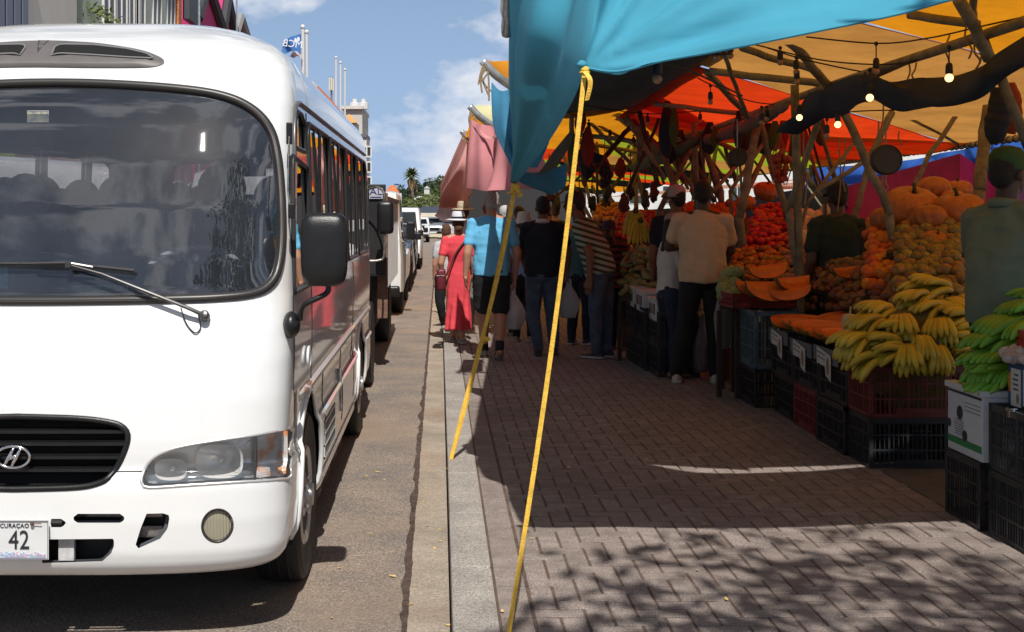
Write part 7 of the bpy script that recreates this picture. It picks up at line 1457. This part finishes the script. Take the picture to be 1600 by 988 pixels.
# palm
pc = P(643, 272, 130); pt = thing('palm_tree', 'tall palm with a skirt of dry fronds standing above the hill', 'palm tree', (pc.x, 130, pc.z-8)); m = MB(); m.tube(smoothpath([(pc.x+.5, 130, pc.z-8), (pc.x+.2, 130, pc.z-4), (pc.x, 130, pc.z-.3)], 5), .17, 8); m.build('trunk', m_bark, pt, smooth=True); m = MB(); md = MB(); rn = random.Random(2)
for k in range(46):
    a = k*2.4; el = lerp(1.3, -.5, k/46); ln = 1.0*rn.uniform(.85, 1.1); d = Vector((math.cos(a)*math.cos(el), math.sin(a)*math.cos(el), math.sin(el))); side = Vector((-math.sin(a), math.cos(a), 0)); pr = pc
    for q in range(7):
        t = (q+1)/7; p = pc+d*ln*t+Vector((0, 0, -.5*t*t*ln*.45)); w = .16*math.sin(math.pi*min(1, t*.8+.1)); m.add([pr, p, p+side*w+Vector((0, 0, -w*.5)), pr+side*w+Vector((0, 0, -w*.4))], [(0, 1, 2, 3)]); m.add([pr, p, p-side*w+Vector((0, 0, -w*.5)), pr-side*w+Vector((0, 0, -w*.4))], [(0, 1, 2, 3)]); pr = p
for k in range(40):
    a = k*2.4; r_ = rn.uniform(.25, .5); p0 = pc+Vector((0, 0, -.2)); p1 = pc+Vector((math.cos(a)*r_, math.sin(a)*r_, -.7)); p2 = pc+Vector((math.cos(a)*r_*.7, math.sin(a)*r_*.7, -1.5*rn.uniform(.8, 1.2))); s_ = Vector((-math.sin(a), math.cos(a), 0))*.08; md.add([p0-s_*.4, p0+s_*.4, p1+s_, p1-s_, p2+s_*.5, p2-s_*.5], [(0, 1, 2, 3), (3, 2, 4, 5)])
m.build('fronds', m_leaf[1], pt); md.build('dry_fronds', mat('dry_frond', (.34, .22, .11), .85), pt)
pc2 = P(650, 283, 132); p2 = thing('palm_tree', 'smaller palm leaning out just right of the tall palm', 'palm tree', (pc2.x, 132, pc2.z-7)); m = MB(); m.tube([(pc2.x+.4, 132, pc2.z-7), (pc2.x, 132, pc2.z)], .13, 8); m.build('trunk', m_bark, p2); m = MB()
for k in range(22):
    a = k*2.4; el = lerp(1.1, -.3, k/22); d = Vector((math.cos(a)*math.cos(el), math.sin(a)*math.cos(el), math.sin(el))); side = Vector((-math.sin(a), math.cos(a), 0)); pr = pc2
    for q in range(5): t = (q+1)/5; p = pc2+d*.6*t+Vector((0, 0, -.4*t*t)); w = .12*math.sin(math.pi*min(1, t*.8+.1)); m.add([pr, p, p+side*w, pr+side*w], [(0, 1, 2, 3)]); m.add([pr, p, p-side*w, pr-side*w], [(0, 1, 2, 3)]); pr = p
m.build('fronds', m_leaf[0], p2)
# ---------------------------------------------------------------- buildings
def wallmat(nm, c=None): return mat('wall_'+nm, c, .85, n=(.6, .10), bump=(8, .15))
m_win = glass('house_glass', (.08, .09, .10), .03, 1.6); m_wf = mat('window_frame_white', (.62, .62, .60), .6); m_dark = mat('window_dark', (.03, .035, .04), .4)
m_tile = mat('roof_tile_orange', (.52, .16, .06), .8, n=(3, .3), bump=(10, .5)); m_grey_roof = mat('roof_dark', (.035, .04, .06), .5)
def building(label, x0, x1, y0_, y1_, z1, wm, z0=ROAD): o = thing('building', label, 'building', ((x0+x1)/2, y0_, z0)); m = MB(); m.box(x0, x1, y0_, y1_, z0, z1); m.build('wall', wm, o); return o
def window_x(o, x, y, z, w, h, s_=1, frame=m_wf):     # on a wall facing +X
    m = MB(); t = .05
    for a in (y, y+w/2-t/2, y+w-t): m.box(x, x+.05*s_, a, a+t, z, z+h)
    for b_ in (z, z+h-t): m.box(x, x+.045*s_, y, y+w, b_, b_+t)
    f = m.build('window', frame, o); m = MB(); m.box(x+.005, x+.015, y+t, y+w-t, z+t, z+h-t); m.build('pane', m_dark, f); return f
def window_y(o, y, x, z, w, h, frame=m_wf):           # on a wall facing -Y
    m = MB(); t = .07
    for a in (x, x+w/2-t/2, x+w-t): m.box(a, a+t, y-.05, y, z, z+h)
    for b_ in (z, z+h-t): m.box(x, x+w, y-.045, y, b_, b_+t)
    f = m.build('window', frame, o); m = MB(); m.box(x+t, x+w-t, y-.015, y-.005, z+t, z+h-t); m.build('pane', m_dark, f); return f
XW = -7.4                       # facades along the left side of the street
def yz(px, py, X=XW): Y_ = X*FPX/(px-VX); return Y_, EYE-(py-VY)*Y_/FPX
yA = lambda px: yz(px, 0)[0]
b1 = building('pale cream plastered building with blue grey shutters above the left of the minibus', -20, XW, 9, yA(120), 9, wallmat('cream', (.72, .69, .60)))
for k in range(8):
    for r_ in range(2):
        if r_ == 0: m = MB(); m.box(XW+.02, XW+.10, 19.2+k*.40-.15, 19.2+k*.40+.15, 3.2, 6.6); m.build('shutter', mat('shutter_grey', (.20, .23, .30), .6), b1)
b2 = building('sage green building with white multi-pane windows above the minibus roof', -20, XW-.05, yA(133), yA(272), 9.5, wallmat('sage', (.58, .66, .53)))
for k, px in enumerate((163, 183, 203, 213, 240, 262)):
    Y_, z_ = yz(px, 26); window_x(b2, XW-.05, Y_, z_-1.0, 1.0, 2.1)
for k in range(6): window_x(b2, XW-.05, yA(150)+k*2.0, .9, 1.0, 1.6)
m = MB(); m.box(XW-.05, XW+.1, yA(133), yA(272), 9.0, 9.4); m.build('cornice', m_wf, b2)
b3 = building('magenta building with steep dark gables beside the sage green one', -20, XW-.1, yA(276)+.2, yA(345), 5.0, wallmat('magenta', (.50, .035, .16)))
m = MB(); m.box(XW-.1, XW+.04, yA(277), yA(282), 4, 9); m.build('brick_strip', mat('brick_orange', (.55, .20, .08), .8, n=(20, .5)), b3)
m = MB(); Ya, za = yz(288, 30); Yb, zb = yz(307, 4); m.box(XW-.05, XW+.15, Ya, Yb, za, zb, .02); m.build('shutter', mat('shutter_dark', (.05, .055, .06), .6), b3)
def gable(o, pa, pb, pk, mt, trim):
    (ya, za), (yb, zb), (yk, zk) = yz(*pa), yz(*pb), yz(*pk); x = XW-.05; m = MB(); m.prism([(x, ya, 1.0), (x, yb, 1.0), (x, yb, zb), (x, yk, zk), (x, ya, za)], (-9, 0, 0)); m.build('gable', mt, o)
    for a, b_ in (((ya, za), (yk, zk)), ((yk, zk), (yb, zb))): m = MB(); m.tube([(x+.12, a[0], a[1]), (x+.12, b_[0], b_[1])], .16, 6); m.build('gable_trim', trim, o)
gm = mat('gable_dark', (.035, .035, .04), .7); mg = wallmat('magenta', (.50, .035, .16))
gable(b3, (306, 30), (345, 45), (322, -25), mg, gm); gable(b3, (345, 50), (364, 52), (353, -2), mg, gm); gable(b3, (364, 56), (384, 60), (373, 26), mg, mat('gable_grey', (.25, .25, .25), .8))
for px, py in ((318, 200), (330, 230)): pass
for k in range(5): Y_ = yA(300)+k*2.6; window_x(b3, XW-.1, Y_, .8, 1.2, 1.7, frame=mat('frame_cream', (.6, .55, .45), .6))
# building row continuing behind the bus
b4 = building('long rose coloured building hidden mostly behind the minibus', -20, XW-.2, yA(386), yA(450), 4.6, wallmat('rose', (.42, .12, .12)))
for k in range(7): window_x(b4, XW-.2, yA(388)+1+k*2.4, 1.0, 1.1, 1.6)
# tree peeking above the bus at the left
tree('small leafy tree growing between the cream and the sage buildings', (XW+.3, yA(137), ROAD), 7.0, 1.3, m_leaf[3], 1500, .09, 21, 8, .08)
for k, (px, py0, lab) in enumerate(((311, 0, 'thin white pole in front of the magenta gables, left one'), (370, 0, 'thin white pole in front of the magenta gables, right one'))):
    Y_, z_ = yz(px, -30, -6.2); m = MB(); m.tube([(-6.2, Y_, ROAD), (-6.2, Y_, z_)], .03, 8); m.build('flag_pole', m_tube, None, label=lab, cat='pole')
# flags
def pxX(px, Y_): return (px-VX)*Y_/FPX
Yf = 44
for k, (px, py, lab) in enumerate(((473, 45, 'white flagpole carrying the blue and white flags'), (479, 53, 'white flagpole without a flag right of the flags'))):
    a = P(px, py, Yf+k*1.5); m = MB(); m.tube([(a.x+.05, a.y, ROAD), a], .055, 8); m.ball(a+Vector((0, 0, .06)), .09, 8, 6); m.build('flag_pole', m_wf, None, label=lab, cat='flagpole')
def flag(pts, mt, label):
    m = MB(); a, b_, c, d = [P(*p, Yf) for p in pts]; m.grid(lambda u, v: a.lerp(b_, u).lerp(d.lerp(c, u), v)+Vector((0, .25*math.sin(u*8+v*2)*u, -.10*math.sin(math.pi*u)*-1)), 18, 10); return m.build('flag', mt, None, smooth=True, label=label, cat='flag')
fb = flag([(471, 53), (440, 72), (439, 86), (470, 84)], mat('flag_blue', (.06, .20, .50), .8, trans=.2, n=(1, .1)), 'blue flag with a white emblem and letters flying to the left'); flag([(473, 84), (452, 86), (455, 92), (473, 93)], mat('flag_white', (.6, .55, .58), .8, trans=.2), 'white flag hanging below the blue flag')
pM = P(455, 69, Yf-.5); text('flag_letters', 'MCB', .36, Matrix.Translation((pM.x+.05, pM.y, pM.z)) @ Matrix.Rotation(R(6), 4, 'Y') @ FRONT @ Matrix.Scale(-1, 4, (1, 0, 0)), mat('flag_letter_white', (.75, .78, .85), .7), fb, .004, sx=.95)
m = MB()
for dx in (-1, 1): m.ball((P(464, 66, Yf-.5).x+dx*.05, Yf-.5, P(464, 66, Yf).z+.02*dx), (.05, .02, .09), 8, 6)
m.build('flag_emblem', mat('flag_letter_white'), fb)
# cream tower block with orange roofs behind the bus
Yt = 60; a = P(540, 166, Yt); c = P(578, 330, Yt)
b5 = thing('building', 'tall cream office block with orange tiled roofs rising behind the minibus roof', 'building', (a.x, Yt, ROAD)); m = MB(); m.box(P(537, 0, Yt).x, P(566, 0, Yt).x, Yt, Yt+5, ROAD, P(0, 170, Yt).z); m.build('wall', wallmat('office', (.52, .49, .43)), b5)
m = MB(); m.box(P(534, 0, Yt).x, P(567.5, 0, Yt).x, Yt-.2, Yt+5.2, P(0, 171, Yt).z, P(0, 166, Yt).z); m.build('cornice', wallmat('office_trim', (.58, .56, .52)), b5)
m = MB(); m.box(P(556, 0, Yt).x, P(574, 0, Yt).x, Yt-.6, Yt+2, ROAD, P(0, 214, Yt).z); w2 = m.build('annex', wallmat('office_trim'), b5); m = MB(); m.box(P(556, 0, Yt).x, P(574.5, 0, Yt).x, Yt-.7, Yt+2.1, P(0, 216, Yt).z, P(0, 211, Yt).z); m.build('ledge', mat('slate', (.12, .12, .13), .6), b5)
for py in (238, 262, 285): window_y(b5, Yt-.61, P(566, 0, Yt).x, P(0, py+9, Yt).z, .5, .55)
m = MB(); p = P(544, 188, 52); m.add([(P(534, 0, 52).x, 52, P(0, 192, 52).z), (P(557, 0, 52).x, 52, P(0, 192, 52).z), (P(557, 0, 52).x, 54, P(0, 192, 52).z), (P(534, 0, 52).x, 54, P(0, 192, 52).z), (P(543, 0, 52).x, 53, P(0, 175, 52).z)], [(0, 1, 4), (1, 2, 4), (2, 3, 4), (3, 0, 4)]); m.build('turret_roof', mat('roof_tile_yellow', (.60, .30, .10), .8, n=(3, .2)), b5)
m = MB(); m.box(P(536, 0, 52).x, P(556, 0, 52).x, 52.2, 54, ROAD, P(0, 191, 52).z); m.build('turret', wallmat('office_trim'), b5)
Yr = 50; m = MB(); pk_ = P(488, 126, Yr); r0 = P(536, 183, Yr); m.prism([(pk_.x-.9, Yr, pk_.z-1.0), (pk_.x, Yr, pk_.z), (r0.x, Yr, r0.z), (r0.x, Yr, 1), (pk_.x-.9, Yr, 1)], (0, 6, 0)); b6 = thing('building', 'cream gabled house with a steep orange roof slope behind the minibus roof', 'building', (pk_.x, Yr, ROAD)); m.build('wall', wallmat('office'), b6)
m = MB(); d = Vector((.18, -.1, .0)); q0, q1 = P(497, 134, Yr-.2), P(537, 182, Yr-.2); m.prism([q0, q1, q1+Vector((-.0, 0, -.75)), q0+Vector((-.1, 0, -.15))], (0, 6.4, 0)); m.build('roof', m_tile, b6)
for k, (px, py, Y_, lab) in enumerate(((525, 90, 56, 'leftmost of three thin antenna masts on the office roof'), (532, 98, 56.5, 'middle of three thin antenna masts on the office roof'), (539, 109, 57, 'rightmost of three thin antenna masts on the office roof'))):
    a = P(px, py, Y_); m = MB(); m.tube([(a.x, a.y, 4), a], .04, 6); m.ball(a, .07, 8, 6); m.build('antenna_mast', m_wf, None, label=lab, cat='antenna')
o = thing('antenna_cluster', 'cluster of pale panel antennas on a short mast by the orange roof', 'antenna', P(517, 145, 54))
for dx, hh in ((-3.4, 0), (-.5, 1), (2.3, -1)): a = P(517+dx, 122-hh, 54); c = P(519.3+dx, 142-hh, 54); m = MB(); m.box(a.x, c.x, 54, 54.12, c.z, a.z, .02); m.build('panel', mat('panel_cream', (.6, .58, .48), .6), o)
m = MB(); m.tube([P(518, 120, 54.2), P(518, 160, 54.2)], .04, 6); m.build('mast', m_steel, o)
for px in (553, 567): a = P(px, 163, Yt); m = MB(); m.lathe([(.25, 0), (.25, .3), (.12, .34), (.12, .5), (0, .5)], 10, Matrix.Translation(a+Vector((0, .5, -.2)))); m.build('roof_vent', m_wf, None, label='small pale roof ventilator on the office block, %s' % ('left one' if px == 553 else 'right one'), cat='ventilator')
# pale low building with solar roof at the street end
Ye = 92; b7 = thing('building', 'low cream building with a dark blue roof closing the end of the street', 'building', (P(690, 0, Ye).x, Ye, ROAD)); xa, xz = P(643, 0, Ye).x, P(790, 0, Ye).x
m = MB(); m.box(xa, xz, Ye, Ye+8, ROAD-.5, P(0, 335, Ye).z); m.build('wall', wallmat('straw', (.62, .55, .40)), b7); m = MB(); za_, zb_ = P(0, 333, Ye).z, P(0, 322, Ye).z; m.add([(xa-.1, Ye-.4, za_), (xz, Ye-.4, za_), (xz, Ye+5, zb_), (xa+.8, Ye+5, zb_), (xa-.1, Ye-.4, za_-.05), (xz, Ye-.4, za_-.05)], [(0, 1, 2, 3), (0, 4, 5, 1)]); m.build('roof', m_grey_roof, b7)
m = MB(); m.box(xa-.2, xz, Ye-.5, Ye-.3, P(0, 337, Ye).z-.1, P(0, 333, Ye).z); m.build('fascia', wallmat('straw_pale', (.66, .60, .47)), b7)
for k in range(9): window_y(b7, Ye, xa+.15+k*.46, P(0, 347, Ye).z, .38, .36)
for (px, py, w, Yh_, wm, rm_, lab) in ((612, 306, 22, 110, wallmat('white', (.6, .6, .58)), m_tile, 'white house with an orange hipped roof above the flatbed truck'), (657, 312, 22, 128, wallmat('white', (.6, .6, .58)), mat('roof_white', (.66, .66, .68), .7), 'white flat roofed house half way up the hill'), (690, 314, 22, 122, wallmat('white', (.6, .6, .58)), mat('roof_red', (.35, .10, .08), .8), 'white house with a dull red roof beside the pink cloth')):
    o = thing('house', lab, 'house', P(px, py, Yh_)); x0 = P(px-w/2, 0, Yh_).x; x1 = P(px+w/2, 0, Yh_).x; zt = P(0, py, Yh_).z; m = MB(); m.box(x0, x1, Yh_, Yh_+4, zt-3, zt); m.build('wall', wm, o)
    m = MB(); e = .15; hr_ = .95 if rm_ is m_tile else .35; xm = (x0+x1)/2; m.add([(x0-e, Yh_-e, zt), (x1+e, Yh_-e, zt), (x1+e, Yh_+4+e, zt), (x0-e, Yh_+4+e, zt), (xm-.25, Yh_+2, zt+hr_), (xm+.25, Yh_+2, zt+hr_)], [(0, 1, 5, 4), (1, 2, 5), (2, 3, 4, 5), (3, 0, 4)]); m.build('roof', rm_, o)
for k, px in enumerate((622, 626)): a = P(px, 302, 70); m = MB(); m.tube([(a.x, 70, ROAD), a], .06, 6); m.build('street_pole', m_wf, None, label='thin white pole above the flatbed truck, %s of two' % ('left', 'right')[k], cat='pole')
for k, (px, py) in enumerate(((667, 296), (702, 300))): a = P(px, py, 150); m = MB(); m.box(a.x-.32, a.x+.32, 150, 152, a.z-1.2, a.z+.1); m.prism([(a.x-.4, 149.9, a.z+.1), (a.x+.4, 149.9, a.z+.1), (a.x, 149.9, a.z+.4)], (0, 2.2, 0)); m.build('house', wallmat('white', (.6, .6, .58)), None, label='tiny white house high on the hill, %s' % ('right of the palm' if k == 0 else 'behind the pink cloth'), cat='house')
# ---------------------------------------------------------------- beyond the right side of the market
g = MB(); g.box(9.5, 300, -20, 420, -1.4, -1.3); g.build('harbour_water', mat('harbour_water', (.03, .07, .09), .12, bump=(1.5, .3)), kind='structure')
g = MB(); g.box(9.2, 9.5, -20, 120, -1.6, .02); g.build('quay_wall', m_kerb, kind='structure')
def wpt(px, py, X): Y_ = X*FPX/(px-VX); return Vector((X, Y_, EYE-(py-VY)*Y_/FPX))
XT = 8.2
sheet('tarpaulin', [[wpt(1690, 220, XT), wpt(1580, 222, XT), wpt(1545, 226, XT), wpt(1500, 234, XT), wpt(1380, 256, XT), wpt(1250, 262, XT)], [wpt(1690, 260, XT-.2), wpt(1580, 248, XT-.25), wpt(1545, 250, XT-.2), wpt(1500, 250, XT-.1), wpt(1380, 272, XT-.2), wpt(1250, 282, XT-.2)], [wpt(1690, 320, XT), wpt(1580, 290, XT), wpt(1545, 282, XT), wpt(1500, 262, XT), wpt(1380, 284, XT), wpt(1250, 305, XT)]], F_tarp, 'bright blue tarpaulin strung along the right side behind the stalls', cat='tarpaulin', nu=8, nv=6, fold=lambda u, v, p: Vector((-1, 0, 0))*.05*math.sin(u*60+v*4))
quad('tarpaulin', [wpt(1500, 240, 7.9), wpt(1290, 300, 7.9), wpt(1290, 430, 7.9), wpt(1500, 430, 7.9)], F_mag, 'shaded face of the magenta tarpaulin painted dark behind the large pumpkins', .0, 12, 'tarpaulin')  # one tarpaulin in two magentas: its shade is painted as the dark one
quad('tarpaulin', [wpt(1500, 240, 7.9), wpt(1575, 292, 7.9), wpt(1575, 420, 7.9), wpt(1500, 420, 7.9)], fabric('cloth_magenta_lit', (.85, .03, .14), .5), 'sunlit face of the magenta tarpaulin painted brighter right of the dark one', .0, 10, 'tarpaulin')  # sun on the same tarpaulin, put into a brighter magenta
quad('tarpaulin', [wpt(1700, 200, 8.6), wpt(1585, 208, 8.6), wpt(1585, 420, 8.6), wpt(1700, 420, 8.6)], mat('cloth_pale', (.55, .55, .56), .9), 'pale cloth wall beyond the right edge of the stalls', .0, 10, 'tarpaulin')
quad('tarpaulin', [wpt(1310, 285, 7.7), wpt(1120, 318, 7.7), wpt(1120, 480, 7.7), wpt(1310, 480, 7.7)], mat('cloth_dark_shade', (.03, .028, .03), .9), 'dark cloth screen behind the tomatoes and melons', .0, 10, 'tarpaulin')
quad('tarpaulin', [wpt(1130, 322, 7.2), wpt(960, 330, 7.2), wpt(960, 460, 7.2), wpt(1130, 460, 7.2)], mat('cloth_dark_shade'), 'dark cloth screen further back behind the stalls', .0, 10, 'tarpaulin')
quad('awning', [wpt(1245, 285, 8.4), wpt(1150, 292, 8.4), (13, 50, 2.5), (13, 34, 2.5)], F_peach, 'peach coloured boat awning glowing in the sun behind the stalls', .1, 8)
quad('awning', [(7.2, 33, 2.3), (7.2, 60, 2.3), (11, 60, 2.6), (11, 33, 2.6)], F_peach, 'second peach awning further along the quay', .1, 8)
bz = building('long white building across the harbour with dark windows', 14, 60, 120, 130, 8.5, wallmat('white', (.6, .6, .58)), -1.3)
for k in range(14): window_y(bz, 120, 15+k*3.2, 2.5, 1.6, 1.8)
# dark closing screen at the far end of the hall and clutter there
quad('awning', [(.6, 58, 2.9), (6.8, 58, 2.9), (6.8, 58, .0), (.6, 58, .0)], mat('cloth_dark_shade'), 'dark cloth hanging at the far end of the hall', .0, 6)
rz_ = random.Random(31)
for k in range(26):
    Y_ = 16+k*1.5; x = 3.2+rz_.uniform(-.3, .8)
    for q in range(rz_.choice((2, 3, 3))): crate(x, Y_, q*.312, 'dim crate stacked along the far stalls', rz_.choice((m_cb, m_cb, m_cr)), group='dim crates stacked along the far stalls', rz=90)
for k in range(16):
    Y_ = 16.5+k*2.2; x = 3.3; a = Vector((x, Y_, .98)); c_ = rz_.choice(('tomato', 'orange', 'green_orange', 'apple', 'squash'))
    for i in range(3):
        for jx in range(4): p = a+Vector((jx*.16+rz_.uniform(-.03, .03), i*.3, .03+jx*.07)); ob = bpy.data.objects.new(c_, K[c_]); col.objects.link(ob); ob.location = p; ob.scale = (.085,)*3; tag(ob, '%s on the dim far stalls under the patchwork canopies' % c_.replace('_', ' '), c_.replace('_', ' '), '%ss on the dim far stalls' % c_.replace('_', ' '))
hang = [(905, 312, 16), (925, 318, 17), (948, 300, 17), (975, 318, 16), (985, 300, 18), (1008, 312, 17), (1022, 300, 16), (890, 325, 17), (870, 318, 18), (858, 305, 18)]
for k, (px, py, Y_) in enumerate(hang):
    c = P(px, py, Y_); m = MB(); m.ball(c, (.06, .05, .12), 10, 8, jit=.9); m.tube([c, c+Vector((0, 0, .6))], .008, 5); m.build('hanging_bundle', mat(('bundle_red', 'bundle_dark', 'bundle_green')[k % 3], ((.10, .03, .02), (.02, .016, .016), (.05, .06, .03))[k % 3], .8, n=(12, .4)), None, smooth=True, label='dim bundle of wares hanging in the far part of the hall', cat='bundle', group='bundles hanging in the far part of the hall')
for k, (x_, Y_) in enumerate(((1.2, 19), (1.9, 20.5), (2.4, 18), (1.5, 23), (2.2, 25), (1.0, 27))):
    person('distant shopper in dark clothes deep inside the market hall, %s' % ('nearest on the left', 'in the middle', 'nearest on the right', 'far left', 'far right', 'farthest')[k], Vector((x_, Y_, 0)), 1.68+.04*(k % 3), rz_.uniform(-40, 40), (SK_m, SK_w)[k % 2], (H_blk, H_brn)[k % 2], 0, (C_navy, C_green, C_black, C_teal, C_black, C_navy)[k], .6, (C_black, C_jean2)[k % 2], shoes=(S_dk, S_bk), vox=.016)
